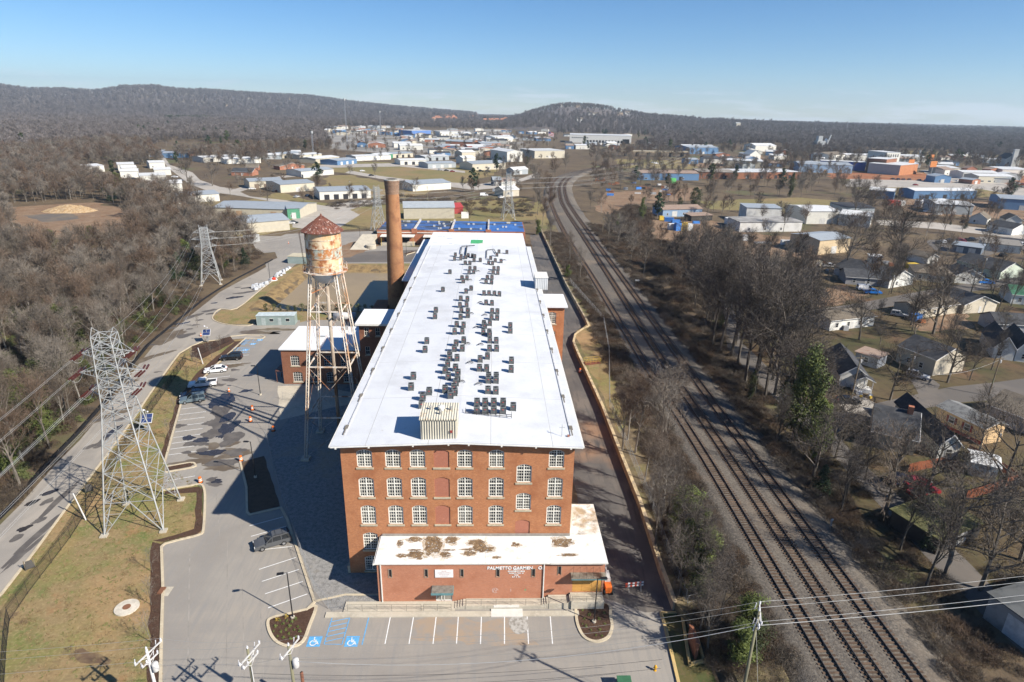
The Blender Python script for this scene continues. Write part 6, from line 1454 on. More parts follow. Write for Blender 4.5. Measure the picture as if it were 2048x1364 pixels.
MB().beam((-0.8,-0.35,0),(-0.8,0.04,1.3),0.035).beam((-0.8,0.4,0),(-0.8,0.04,1.3),0.035).beam((0.8,-0.35,0),(0.8,0.04,1.3),0.035).beam((0.8,0.4,0),(0.8,0.04,1.3),0.035).build('leg',m_arm,t)
# grass island with sign and brick pier
kerb([(1322,1227),(1332,1262),(1343,1308),(1356,1364),(1364,1400)],0.35,0.22,mat=layered('yellow_kerb',(0.56,0.40,0.16),[((0.40,0.31,0.17),1.2,0.45,0.66)]),label='yellow kerb of the grass strip by the drive')
kerb([(1322,1227),(1370,1226)],0.3,0.22,mat=MATS['yellow_kerb'],label='yellow kerb across the end of the grass strip')
zone('lawn',[(1323,1229),(1372,1228),(1440,1380),(1362,1400)],0.05,layered('shady_grass',(0.105,0.09,0.035),[((0.07,0.085,0.03),0.6,0.42,0.62),((0.13,0.10,0.05),2.0,0.5,0.7)],bump=0.5),0.2,2,'shaded green grass strip beside the drive')
pl_=thing('brick_sign_planter','raised planter with slim brick sign pier in the grass strip','planter',G(1380,1315))
P=[G(*p)for p in((1365,1240),(1383,1240),(1407,1325),(1379,1332))]
for a,b in zip(P,P[1:]+P[:1]):
    d=(b-a).normalized();MB().obox((a+b)/2,d.xy,(b-a).length/2+0.1,0.14,0,0.42).build('kerb_block',MATS['yellow_kerb'],pl_,world=True)
c_=G(1384,1300);MB().box(c_.x-0.16,c_.y-1.3,0,c_.x+0.16,c_.y+1.3,2.3).build('brick_pier',m_brickdark,pl_,world=True);MB().box(c_.x-0.22,c_.y-1.36,2.3,c_.x+0.22,c_.y+1.36,2.42).build('pier_cap',m_brickdark,pl_,world=True)
t=thing('gate_leaf','open mesh gate leaf beside the drive wall','gate',G(1372,1222),R(20));MB().beam((0,0,0),(0,0,2.4),0.05).beam((1.3,0,0.2),(1.3,0,2.3),0.03).beam((0,0,2.3),(1.3,0,2.3),0.03).beam((0,0,0.25),(1.3,0,0.25),0.03).beam((0,0,1.3),(1.3,0,1.3),0.025).build('gate_frame',m_galv,t)
# steel ramp over the retaining wall
t=thing('steel_ramp','rusty steel ramp with yellow railings over the retaining wall','ramp',G(1180,728,WZ));
MB().add([(-1.2,-1.1,0.3),(2.6,0.3,0.15),(2.2,1.9,0.15),(-1.4,0.6,0.3),(-1.2,-1.1,0.15),(2.6,0.3,0.0),(2.2,1.9,0.0),(-1.4,0.6,0.15)],[(0,1,2,3),(0,4,5,1),(1,5,6,2),(2,6,7,3),(3,7,4,0)]).build('deck',M('rust_deck',(0.22,0.075,0.045),0.8,0.35,2),t)
for A,B in(((-1.4,0.6,0.3),(2.2,1.9,0.15)),((-1.2,-1.1,0.3),(2.6,0.3,0.15)),((2.6,0.3,0.15),(2.2,1.9,0.15))):
    A,B=Vector(A),Vector(B);r_=MB()
    for k in range(4):p=A.lerp(B,k/3);r_.beam(p,p+Vector((0,0,1.05)),0.03)
    for hh in(1.05,0.55):r_.beam(A+Vector((0,0,hh)),B+Vector((0,0,hh)),0.03)
    r_.build('railing',M('rail_yellow',(0.60,0.42,0.08),0.6),t)
t=thing('parked_forklift','white and orange lift parked behind the annex corner','lift',(14.9,62.8,0));MB().box(-0.4,-0.8,0.3,0.4,0.8,1.2).build('body',m_orange,t);MB().box(-0.35,0.2,1.2,0.35,1.8,1.7).build('cab',m_arm,t);MB().beam((-0.1,0.2,1.7),(0.1,3.2,2.0),0.10).build('boom',m_arm,t)
for sx in(-0.5,0.5):
    for sy in(-0.6,0.6):w=link_part('tyre',_tyre,t,(sx,sy,0.36));w.rotation_euler=(0,R(90),0)
for i,(x,y)in enumerate([(1278,1012),(1118-10,575),(1460,1080)]):pass
t=thing('signal_box','small silver relay box beside the tracks','relay box',G(1274,566,0.9));MB().box(-0.6,-0.4,-0.6,0.6,0.4,1.0).build('cabinet',m_galv,t);MB().box(-0.7,-0.5,1.0,0.7,0.5,1.08).build('lid',m_arm,t)
t=thing('marker_post','short pale marker post right of the tracks','post',G(1661,1052,0.6));MB().beam((0,0,-0.4),(0.05,0,1.2),0.10,6).build('post',m_arm,t);MB().box(-0.15,-0.02,0.8,0.2,0.02,1.25).build('plate',m_arm,t)
# planted islands
def island(label,px,mulch_z=0.12):
    Pp=smoothpx(px+[px[0]],4)
    kerb(Pp,0.34,0.15,label='tan kerb round the '+label)
    cx_=sum(p[0]for p in px)/len(px);cy_=sum(p[1]for p in px)/len(px)
    zone('mulch_bed',[(cx_+(p[0]-cx_)*0.97,cy_+(p[1]-cy_)*0.97)for p in Pp[:-1]],mulch_z,m_mulch,0,2,'bark mulch in the '+label)
island('planted island by the accessible bays',[(613,1220),(632,1214),(619,1252),(606,1283),(583,1294),(556,1286),(541,1268),(536,1245),(546,1236),(580,1228)])
island('mulch island before the plywood doors',[(1152,1207),(1214,1207),(1221,1235),(1224,1255),(1215,1276),(1192,1284),(1170,1276),(1157,1255),(1152,1230)])
# ---------------------------------------------------------------- sheds, houses and other far buildings
def wcol(name,col,rough=0.7,var=0.15):return M('wall_'+name,col,rough,var,0.6)
shingle_d=layered('shingle_charcoal',(0.055,0.057,0.062),[((0.085,0.085,0.088),1.2,0.45,0.68,7),((0.035,0.036,0.04),0.3,0.5,0.7)],rough=0.9,bump=0.3,bscale=8)
shingle_b=layered('shingle_brown',(0.15,0.125,0.095),[((0.20,0.17,0.13),1.2,0.45,0.68,7),((0.10,0.085,0.07),0.3,0.5,0.7)],rough=0.9,bump=0.3,bscale=8)
m_metalroof=ribbed('grey_metal_roof',(0.34,0.37,0.39),0.6,0.45,0.03,horiz=True);m_whiteroof=ribbed('white_metal_roof',(0.66,0.66,0.64),0.6,0.5,0.03,horiz=True)
m_rustroof2=ribbed('rusty_tin_roof',(0.34,0.25,0.19),0.4,0.6,0.03,rust=(0.26,0.10,0.05),horiz=True)
m_tanwall=ribbed('tan_metal_wall',(0.55,0.50,0.39),0.4,0.5,0.02);m_whwall=ribbed('white_metal_wall',(0.66,0.64,0.57),0.4,0.5,0.02);m_greywall=ribbed('grey_metal_wall',(0.36,0.39,0.40),0.4,0.5,0.02);m_bluewall=ribbed('blue_metal_wall',(0.11,0.21,0.36),0.4,0.5,0.02)
sid_white=ribbed('white_siding',(0.68,0.67,0.62),0.22,0.6,0.01);sid_grey=ribbed('grey_siding',(0.34,0.34,0.35),0.22,0.6,0.01);sid_green=ribbed('pale_green_siding',(0.56,0.62,0.50),0.22,0.6,0.01);sid_yel=ribbed('yellow_siding',(0.66,0.45,0.24),0.22,0.6,0.01);sid_tan=ribbed('tan_siding',(0.55,0.49,0.38),0.22,0.6,0.01)
m_housebrick=brick_mat('house_brick',(0.38,0.15,0.085),(0.32,0.12,0.07),(0.36,0.24,0.18));m_trimw=M('house_trim',(0.72,0.71,0.68),0.6,0.06)
m_block=layered('painted_block',(0.60,0.59,0.56),[((0.47,0.46,0.43),0.3,0.45,0.66)])
def building(label,A,B,depth,h,roof='flat',rise=1.5,wall=None,rmat=None,wins=0,doors=0,name='house',cat='house',group=None,over=0.35,doorc=None,base=0.0,wz=0.9,wh=1.2,ww=0.9,side_w=0,trim=True,z0=0.0):
    """A, B: pixels of the two ends of the visible wall's foot; depth runs away from it"""
    a,b=(G(*A),G(*B))if not isinstance(A,Vector)else(A,B)
    u=b-a;L=u.length;ang=math.atan2(u.y,u.x);D=depth
    FOOT.append(((a+b)/2+Vector((-u.y,u.x,0)).normalized()*D/2,L/2+1.5,D/2+1.5,ang))
    t=thing(name,label,cat,(a.x,a.y,z0),ang,group)
    w=MB()
    w.add([(0,0,-0.1),(L,0,-0.1),(L,D,-0.1),(0,D,-0.1),(0,0,h),(L,0,h),(L,D,h),(0,D,h)],[(0,1,5,4),(1,2,6,5),(2,3,7,6),(3,0,4,7)])
    o=over
    if roof=='front':
        w.add([(0,0,h),(L,0,h),(L/2,0,h+rise)],[(0,1,2)]);w.add([(0,D,h),(L,D,h),(L/2,D,h+rise)],[(2,1,0)])
    elif roof=='side':
        w.add([(0,0,h),(0,D,h),(0,D/2,h+rise)],[(2,1,0)]);w.add([(L,0,h),(L,D,h),(L,D/2,h+rise)],[(0,1,2)])
    w.build('wall',wall,t)
    r=MB();th=0.14
    def slope(p):
        n=len(p);r.add([(x,y,z)for x,y,z in p]+[(x,y,z-th)for x,y,z in p],[tuple(range(n)),tuple(range(2*n-1,n-1,-1))]+[(i,i+n,(i+1)%n+n,(i+1)%n)for i in range(n)])
    if roof=='front':
        k=rise/(L/2);e=h-o*k+th
        slope([(-o,-o,e),(L/2,-o,h+rise+th),(L/2,D+o,h+rise+th),(-o,D+o,e)][::-1]);slope([(L/2,-o,h+rise+th),(L+o,-o,e),(L+o,D+o,e),(L/2,D+o,h+rise+th)][::-1])
    elif roof=='side':
        k=rise/(D/2);e=h-o*k+th
        slope([(-o,-o,e),(L+o,-o,e),(L+o,D/2,h+rise+th),(-o,D/2,h+rise+th)]);slope([(-o,D/2,h+rise+th),(L+o,D/2,h+rise+th),(L+o,D+o,e),(-o,D+o,e)])
    elif roof=='hip':
        m_=min(L,D)/2*0.9;e=h+th;T=h+rise
        q=[(-o,-o,e),(L+o,-o,e),(L+o,D+o,e),(-o,D+o,e)]
        r1,r2=((m_,D/2,T),(L-m_,D/2,T))if L>=D else((L/2,m_,T),(L/2,D-m_,T))
        if L>=D:fs=[[q[0],q[1],r2,r1],[q[1],q[2],r2],[q[2],q[3],r1,r2],[q[3],q[0],r1]]
        else:fs=[[q[0],q[1],r1],[q[1],q[2],r2,r1],[q[2],q[3],r2],[q[3],q[0],r1,r2]]
        for f in fs:slope(f)
    else:
        slope([(-o,-o,h+th+0.002),(L+o,-o,h+th+0.002),(L+o,D+o,h+th+rise+0.002),(-o,D+o,h+th+rise+0.002)])
    R_=r.build('roof',rmat,t)
    if trim and roof in('front','side')and wall is not None:
        tr=MB()
        if roof=='front':
            for s in(0,1):
                A_,B_=Vector((-o if s==0 else L+o,-o-0.03,h-o*rise/(L/2)+0.02)),Vector((L/2,-o-0.03,h+rise+0.02));tr.beam(A_,B_,0.11,4)
        else:
            tr.beam((-o,-o-0.03,h-o*rise/(D/2)+0.02),(L+o,-o-0.03,h-o*rise/(D/2)+0.02),0.09,4)
            tr.beam((L+o+0.02,-o,h-o*rise/(D/2)+0.02),(L+o+0.02,D/2,h+rise+0.02),0.09,4)
        tr.build('barge_board',m_trimw,R_)
    for k in range(wins):
        x=L*(k+1)/(wins+1)if doors==0 else L*(k+0.6)/(wins+0.9)
        p=MB().box(x-ww/2,-0.03,wz,x+ww/2,-0.004,wz+wh).build('window',m_glass,t)
        MB().box(x-ww/2-0.1,-0.06,wz-0.08,x-ww/2,-0.004,wz+wh+0.1).box(x+ww/2,-0.06,wz-0.08,x+ww/2+0.1,-0.004,wz+wh+0.1).box(x-ww/2,-0.06,wz+wh,x+ww/2,-0.004,wz+wh+0.1).box(x-ww/2,-0.06,wz-0.08,x+ww/2,-0.004,wz).box(x-ww/2,-0.05,wz+wh/2-0.03,x+ww/2,-0.031,wz+wh/2+0.03).build('frame',m_trimw,p)
    for k in range(doors):
        dw,dh=(min(3.2,L/(doors+1)*0.7),min(3.2,h*0.8))if cat!='house' else(0.95,2.05)
        x=L*(k+0.75)/(doors+0.5)
        MB().box(x-dw/2,-0.05,0.02,x+dw/2,-0.004,dh).build('door',doorc or M('door_white',(0.60,0.59,0.56),0.5),t)
    for k in range(side_w):
        y=D*(k+1)/(side_w+1);p=MB().box(L+0.004,y-0.45,wz,L+0.03,y+0.45,wz+wh).build('window',m_glass,t);MB().box(L+0.004,y-0.55,wz+wh,L+0.05,y+0.55,wz+wh+0.1).box(L+0.004,y-0.55,wz-0.1,L+0.05,y+0.55,wz).build('frame',m_trimw,p)
    return t,L
S=dict(name='metal_shed',cat='shed',group='metal sheds of the industrial estate')
bd=building
# left estate
bd('long metal shed with grey roof and green gable front beside the street',(428,432),(600,437),26,4.6,'side',1.6,m_tanwall,m_metalroof,0,2,doorc=M('tan_door',(0.45,0.30,0.18),0.6),trim=False,**S)
t,L=bd('green trimmed office front on the long metal shed',(576,438),(601,437),10,5.4,'flat',0.2,M('green_front',(0.10,0.30,0.18),0.6),m_metalroof,1,1,name='shed_front',cat='office')
bd('tan metal shed with grey roof nearest the water tower',(468,470),(580,460),22,5.0,'side',1.4,m_tanwall,m_metalroof,0,0,trim=False,**S)
bd('ribbed grey metal shed with open dock doors by the meadow',(640,400),(742,396),26,5.2,'side',1.2,m_whwall,m_metalroof,0,5,doorc=M('dock_dark',(0.03,0.03,0.035)),trim=False,**S)
bd('cream metal shed in the middle of the left estate',(562,386),(630,381),24,5.5,'side',1.2,m_tanwall,m_metalroof,0,1,trim=False,**S)
bd('cream metal shed with brown doors beside the blue lot',(500,378),(566,375),20,5.2,'side',1.2,m_tanwall,m_metalroof,0,3,doorc=M('brown_door',(0.20,0.15,0.11)),trim=False,**S)
bd('low white metal shed at the meadow edge',(603,354),(668,349),22,4.5,'side',1.2,m_whwall,m_metalroof,0,2,trim=False,**S)
t=cont('white storage container before the low meadow shed',(607,356),(621,355),2.5,2.6,m_whwall,m_trimw)
bd('long cream shed with grey gable roof behind the blue roof',(808,438),(909,437),14,6.0,'side',2.4,m_tanwall,m_metalroof,0,0,trim=False,**S)
MB().box(0,0,0,4.0,0.05,3.6).build('roller_door',m_trimw,bpy.data.objects[[o.name for o in bpy.data.objects if o.get('label','').startswith('long cream shed')][0]]).location=(31,-0.06,0)
bd('small red barn at the end of the cream shed',(909,428),(926,427),9,3.6,'side',2.0,M('barn_red',(0.33,0.05,0.045),0.7),ribbed('red_roof',(0.36,0.05,0.05),0.5,0.5),0,0,trim=False,**S)
bd('grey roofed white shed beyond the chimney',(826,383),(902,378),26,4.8,'side',1.4,m_whwall,m_metalroof,0,1,trim=False,**S)
bd('white metal shed right beside the tree clump',(285,385),(366,382),18,5.2,'side',1.4,m_whwall,m_whiteroof,5,0,ww=1.2,trim=False,**S)
bd('long low white shed with grey roof behind the thicket',(357,408),(440,402),20,4.5,'side',1.2,m_whwall,m_metalroof,0,0,trim=False,**S)
left_small=[((282,367),(334,365),5.5),((242,356),(278,355),5),((237,341),(270,340),5),((300,337),(331,336),5),((310,351),(343,350),4.5),((175,346),(210,343),5),((245,347),(275,346),4.5)]
for i,(A,B,h)in enumerate(left_small):bd('white roofed shed of the left cluster, %s counted from the nearest'%ordn(i),A,B,18,h,'side',1.2,m_whwall,m_whiteroof,2,1,trim=False,**S)
bd('brick house with grey roof beside the winding street',(463,351),(505,352),12,3.2,'side',2.6,m_housebrick,shingle_d,2,1)
bd('small brick house behind the street trees',(492,341),(517,341),10,3.0,'side',2.2,m_housebrick,shingle_b,1,1)
bd('brick house with orange gable ends',(560,340),(609,337),11,3.2,'front',2.6,m_housebrick,shingle_b,2,1)
mid=[((675,331),(714,327),m_bluewall),((632,327),(679,322),m_tanwall),((600,319),(644,316),m_tanwall),((564,317),(605,313),m_tanwall),((712,322),(782,319),m_whwall),((801,330),(853,329),m_whwall),((856,337),(912,335),m_greywall),((407,325),(482,321),m_whwall),((450,328),(522,326),m_whwall),((786,316),(826,314),m_tanwall),((756,318),(786,316),M('green_shed',(0.05,0.25,0.13),0.6)),((850,322),(898,320),m_greywall)]
for i,(A,B,w_)in enumerate(mid):bd('low metal shed, %s counted along the meadow row'%ordn(i),A,B,22,4.6,'side',1.1,w_,m_whiteroof if i%3 else m_metalroof,0,3,doorc=MATS['dock_dark']if i%2 else None,trim=False,**S)
town=[((945,341),(1011,338),m_tanwall,m_metalroof,6,24,'large tan shed at the end of the meadow'),((1027,350),(1056,348),m_greywall,m_whiteroof,4.5,10,'small blue grey shed behind the cedar row'),((986,372),(1003,372),M('dark_barn',(0.04,0.05,0.07),0.7),m_metalroof,4.5,12,'dark gabled barn beside the railway'),((1003,372),(1031,370),m_whwall,m_rustroof2,3.5,10,'white cottage beside the dark barn'),((1007,394),(1038,392),sid_tan,m_whiteroof,4.5,12,'tan garage with white flat roof'),((1069,317),(1129,316),m_tanwall,m_whiteroof,9,40,'large tan hall with curved roof by the railway'),((924,319),(951,318),sid_tan,m_whiteroof,8,16,'tan block among the town sheds'),((926,328),(951,327),m_whwall,m_whiteroof,6,14,'white block before the tan block'),((981,318),(1014,324),m_whwall,m_whiteroof,11,20,'white hall with a dark painted side'),((885,300),(901,300),M('red_wall',(0.35,0.06,0.045),0.7),m_metalroof,6,15,'red shed in the town'),((935,301),(972,301),M('red_wall2',(0.38,0.10,0.07),0.7),m_whiteroof,6,20,'red shed with wide white roof in the town'),((891,293),(945,295),m_housebrick,m_metalroof,8,25,'brick school like hall with grey roof'),((963,297),(1001,296),m_housebrick,m_metalroof,7,20,'second brick hall with grey roof'),((824,274),(862,273),M('dealer_blue',(0.12,0.22,0.48),0.5),m_whiteroof,12,40,'blue and white showroom far in the town'),((880,272),(925,272),m_whwall,m_whiteroof,9,40,'long white store far in the town'),((990,285),(1025,284),m_whwall,m_whiteroof,9,30,'white store with flat roof far in the town'),((800,300),(846,300),m_whwall,m_whiteroof,6,20,'white warehouse at the near edge of the town')]
for A,B,w_,r_,h,d,lab in town:bd(lab,A,B,d,h,'side' if d<35 else 'flat',2.0 if d<35 else 0.3,w_,r_,3 if h>5 else 1,1,name='town_building',cat='building',group='town buildings',ww=2.0,wh=1.4,wz=1.5,trim=False)
# scattered small roofs of the town
rr=random.Random(21);n_t=0
tcols=[m_whwall,m_tanwall,m_greywall,m_housebrick,m_bluewall,m_whwall];rcols=[m_whiteroof,m_whiteroof,m_metalroof,shingle_d,m_rustroof2]
zones_t=[((650,255,800,272),32),((800,262,1020,292),46),((860,296,1010,312),18),((690,288,820,296),6),((1000,262,1100,285),14)]
for(x0,y0,x1,y1),n in zones_t:
    for k in range(n):
        x,y=rr.uniform(x0,x1),rr.uniform(y0,y1);b=G(x,y);w_=rr.uniform(10,30);ang=rr.choice([0,0.05,0.3,-0.25])
        a=Vector((b.x-w_/2*math.cos(ang),b.y-w_/2*math.sin(ang),0));c=Vector((b.x+w_/2*math.cos(ang),b.y+w_/2*math.sin(ang),0))
        bd('small pale building, %s of the far town roofs'%ordn(n_t),a,c,rr.uniform(9,22),rr.uniform(3.5,6.5),rr.choice(['side','flat','front']),rr.uniform(1,2.2),rr.choice(tcols),rr.choice(rcols),1,1,name='town_building',cat='building',group='far town roofs',ww=2.0,trim=False);n_t+=1
for(x0,y0,x1,y1),n in(((1380,296,1600,340),26),((1600,306,2040,338),26),((1130,266,1400,300),16),((1850,345,2045,372),10),((230,300,620,322),16)):
    for k in range(n):
        x,y=rr.uniform(x0,x1),rr.uniform(y0,y1);b=G(x,y);w_=rr.uniform(9,24);ang=rr.choice([0,0.1,0.35,-0.3])
        if any(abs(b.x-c.x)<hx+w_/2 and abs(b.y+7-c.y)<hy+10 for c,hx,hy,_a in FOOT):continue
        a=Vector((b.x-w_/2*math.cos(ang),b.y-w_/2*math.sin(ang),0));c=Vector((b.x+w_/2*math.cos(ang),b.y+w_/2*math.sin(ang),0))
        bd('small pale building, %s of the scattered far roofs'%ordn(n_t),a,c,rr.uniform(8,16),rr.uniform(3.2,6),rr.choice(['side','flat','front']),rr.uniform(1,2.4),rr.choice(tcols),rr.choice(rcols),1,1,name='far_building',cat='building',group='scattered far roofs',ww=1.6,trim=False);n_t+=1
# warehouse with docks, bridge
t,L=bd('long white warehouse with truck docks beyond the railway curve',(1139,285),(1262,288),60,14,'flat',0.5,M('wh_white',(0.66,0.65,0.61),0.7),m_whiteroof,0,0,name='warehouse',cat='warehouse')
for k in range(12):MB().box(L*0.28+k*L*0.05,-0.3,1.0,L*0.28+k*L*0.05+3.4,-0.02,5.2).build('dock_door',m_dark,t)
MB().box(L*0.86,-0.3,0,L*0.97,-0.02,8).build('dock_door',m_dark,t)
for k in range(9):MB().box(4+k*3.5,-0.3,8.5,6+k*3.5,-0.02,9.8).build('window',m_glass,t)
for i in range(9):
    b=G(1165+i*9,290+0.3*i);tr=thing('truck_trailer','white truck trailer, %s from the left at the warehouse docks'%ordn(i),'trailer',b,R(80+rr.uniform(-5,5)),'trailers at the warehouse docks')
    MB().box(-6,-1.25,1.2,6,1.25,4.0).build('box',m_trimw,tr);MB().box(-6,-1.1,0.2,-3.5,1.1,1.15).box(3,-1.1,0.2,5,1.1,1.15).build('axle_group',m_tyre,tr)
br_=thing('road_bridge','dark road bridge over the railway cutting','bridge',G(1250,312))
a,b=G(1240,312),G(1375,314);u_=(b-a).normalized();MB().obox((a+b)/2,u_.xy,(b-a).length/2,5,5.5,7.0).build('deck',m_oldconc,br_,world=True);MB().obox((a+b)/2-Vector((0,5,0)),u_.xy,(b-a).length/2,0.3,7.0,8.0).build('parapet',m_concrete,br_,world=True)
for k in range(6):c_=a.lerp(b,(k+0.5)/6);MB().obox(c_,u_.xy,1.2,4,0,5.5).build('pier',M('pier_dark',(0.10,0.09,0.08),0.9),br_,world=True)
# right side industry
I=dict(name='workshop',cat='workshop',group='workshops right of the railway')
bd('long blue workshop with lean-to roofs near the railway curve',(1277,360),(1397,361),22,6.0,'side',1.5,m_bluewall,m_rustroof2,4,2,ww=2.2,doorc=MATS['dock_dark'],trim=False,**I)
bd('brown brick works with flat roof beside the blue workshop',(1397,357),(1472,359),30,6.0,'flat',0.3,m_brickdark,layered('tar_roof',(0.22,0.19,0.16),[((0.32,0.29,0.25),0.1,0.45,0.65)]),3,2,doorc=MATS['dock_dark'],trim=False,**I)
bd('brick works with long white canopy',(1472,358),(1600,357),30,6.0,'flat',0.3,m_brickdark,m_whiteroof,3,4,doorc=MATS['dock_dark'],trim=False,**I)
bd('small blue shed beyond the works',(1374,328),(1396,328),14,5,'side',1.5,m_bluewall,m_metalroof,1,1,trim=False,**I)
bd('beige flat hall beyond the works',(1450,333),(1525,336),30,7,'flat',0.3,m_tanwall,m_whiteroof,0,2,trim=False,**I)
bd('blue grey hall far behind the works',(1377,308),(1436,308),40,9,'side',2,m_bluewall,m_metalroof,0,1,trim=False,**I)
bd('white hall with gable far behind the works',(1510,303),(1551,303),30,9,'side',3,m_whwall,m_whiteroof,0,1,trim=False,**I)
bd('white house gable beyond the works',(1498,322),(1520,322),16,8,'front',5,m_whwall,m_metalroof,2,1,trim=False,**I)
bd('blue office workshop with patched tin roof and junk before it',(1325,434),(1403,432),13,4.2,'side',1.6,ribbed('pale_blue_wall',(0.27,0.38,0.52),0.3),m_rustroof2,4,2,trim=False,**I)
bd('rusty open lean-to beside the blue office',(1382,443),(1424,441),7,3.0,'flat',0.6,M('lean_dark',(0.05,0.045,0.04)),m_rustroof2,0,0,trim=False,**I)
bd('white block building with flat grey roof behind bare trees',(1478,464),(1602,463),14,5.0,'flat',0.4,m_block,layered('gravel_roof',(0.34,0.33,0.31),[((0.22,0.21,0.2),0.2,0.45,0.6)]),3,1,trim=False,**I)
bd('taller grey block hall behind the white block building',(1490,444),(1560,446),14,8.0,'flat',0.4,m_block,m_metalroof,0,0,trim=False,**I)
bd('white metal hall with low gable roof',(1612,448),(1674,448),24,7.0,'side',1.4,m_whwall,m_whiteroof,0,1,trim=False,**I)
bd('white annex with dark flat roof beside the white hall',(1676,450),(1738,456),18,6.0,'flat',0.4,m_whwall,m_whiteroof,0,1,trim=False,**I)
bd('dark roofed hall behind the white annex',(1680,438),(1745,440),18,7.0,'flat',0.4,m_greywall,M('dark_roof',(0.05,0.05,0.055),0.8),0,0,trim=False,**I)
bd('tan metal warehouse with white roller door behind the trees',(1635,510),(1696,504),16,6.3,'side',1.2,ribbed('tan_warm_wall',(0.60,0.47,0.30),0.4),m_metalroof,0,1,trim=False,**I)
bd('white trailer shed at the tan lot, long one',(1842,415),(1896,411),5,4.0,'flat',0.1,m_trimw,m_whiteroof,0,0,trim=False,**I)
bd('grey metal shed with pale roof behind the car lot',(1868,427),(1943,431),24,6.0,'side',1.2,m_greywall,m_whiteroof,2,1,trim=False,**I)
bd('dark blue shed with worn white roof',(1735,396),(1786,400),20,6.0,'side',1.2,m_bluewall,m_whiteroof,0,1,trim=False,**I)
bd('long dark blue shed with narrow white roof',(1826,398),(1950,398),16,6.0,'side',1.2,m_bluewall,m_whiteroof,0,3,doorc=MATS['dock_dark'],trim=False,**I)
bd('large dark blue shed at the right edge',(1996,418),(2090,424),26,7.0,'side',1.4,m_bluewall,m_metalroof,0,1,trim=False,**I)
bd('red shipping container on the tan lot',(1778,411),(1801,412),5,3.2,'flat',0.02,M('cont_red',(0.42,0.06,0.04),0.6),M('cont_red',(0.42,0.06,0.04)),0,0,trim=False,over=0.02,**I)
bd('white container beside the red one',(1801,412),(1810,412),5,3.2,'flat',0.02,m_trimw,m_trimw,0,0,trim=False,over=0.02,**I)
bd('grey blue mill shed with three loading openings',(1597,344),(1703,347),30,8,'side',2,ribbed('pale_blue_wall',(0.27,0.38,0.52)),m_metalroof,0,3,doorc=M('tan_door',(0.45,0.30,0.18)),trim=False,**I)
bd('blue tarped wall section of the old mill',(1640,338),(1729,342),14,9,'flat',0.2,M('royal_tarp',(0.02,0.06,0.36),0.5),m_whiteroof,0,0,trim=False,**I)
bd('brown two storey brick mill house',(1730,343),(1768,346),30,14,'flat',0.3,m_brickdark,m_whiteroof,4,0,ww=2,wh=2.2,wz=2,trim=False,**I)
bd('white upper storey hall behind the brick mill house',(1768,335),(1795,335),30,17,'flat',0.3,m_whwall,m_whiteroof,5,0,ww=1.5,wh=3,wz=12,trim=False,**I)
bd('single storey brick mill end with arched bays',(1763,348),(1797,351),40,10,'flat',0.3,m_brick,m_whiteroof,4,0,ww=2.4,wh=3.6,wz=3,trim=False,**I)
bd('pale grey mill end beside the brick bays',(1797,351),(1828,345),30,10,'flat',0.3,m_greywall,m_whiteroof,2,0,trim=False,**I)
bd('low brick hall with white roof left of the tarped mill',(1578,340),(1600,342),40,8,'flat',0.3,m_brick,m_whiteroof,0,1,trim=False,**I)
bd('white two storey house behind the mill sheds',(1656,325),(1688,323),24,9,'side',3,m_whwall,shingle_b,4,1,ww=2,trim=False,**I)
bd('grey metal shed beyond the red clay',(1856,344),(1887,346),20,6,'side',1,m_greywall,m_metalroof,0,2,trim=False,**I)
t,L=bd('white church with square steeple near the right edge',(2008,334),(2036,335),26,10,'front',6,m_whwall,shingle_d,2,1,name='church',cat='church',ww=1.6,wh=3,wz=3,trim=False)
MB().box(L*0.35,-4,0,L*0.65,-0.05,21).build('steeple',m_whwall,t);MB().box(L*0.33,-4.3,21,L*0.67,0.2,21.6).build('steeple_cap',m_trimw,t)
for i,(x,y,w_,lab)in enumerate([(1862,342,9,'orange billboard beyond the red clay'),(1818,338,8,'second orange billboard beside the mill'),(1858,325,9,'orange and white billboard above the trees')]):
    b=G(x,350);t=thing('billboard',lab,'billboard',G(x,y+8),0.3);MB().box(-w_/2,-0.2,8,w_/2,0.2,14).build('panel',M('billboard_orange',(0.55,0.20,0.06),0.5),t);MB().beam((0,0.4,0),(0,0.4,9),0.35,6).build('post',m_galv,t)
t=thing('concrete_plant','grey concrete plant tower with sloping conveyor','plant',G(1640,302));MB().box(-10,-6,0,4,6,16).box(-8,-4,16,-1,4,24).build('tower',m_galv,t);MB().beam((6,0,0),(14,0,26),1.2).build('conveyor',m_galv,t);MB().lathe([(2.5,4),(2.5,18),(0.6,20)],10,(9,4,0)).build('silo',m_trimw,t)
far_b=[(1475,257,14,12,'white tower block far beyond the trees'),(1300,218,60,7,'cream school far on the ridge'),(1385,240,50,8,'white and orange stores far on the ridge'),(1600,249,120,7,'long flat roof far on the horizon'),(1560,264,160,5,'long tan roof in the far woods'),(1760,273,40,8,'pale buildings in the far woods'),(1395,295,50,7,'red and white sheds behind the bridge'),(1820,318,40,7,'tan house roof among the far trees'),(1720,315,40,7,'white houses at the far tree edge'),(1900,342,20,6,'small white house before the far woods'),(1960,352,36,6,'blue low shop at the right'),(2030,345,30,6,'grey shop at the right edge'),(1990,360,34,6,'black fronted shop at the right edge')]
for i,(x,y,w_,h,lab)in enumerate(far_b):
    b=G(x,y+6);bd(lab,Vector((b.x-w_/2,b.y,0)),Vector((b.x+w_/2,b.y,0)),20,h*(2.2 if y<260 else 1.0),'flat' if i%2 else 'side',1.5,m_whwall if i%3 else m_tanwall,m_whiteroof,4,1,name='far_building',cat='building',ww=3,trim=False)
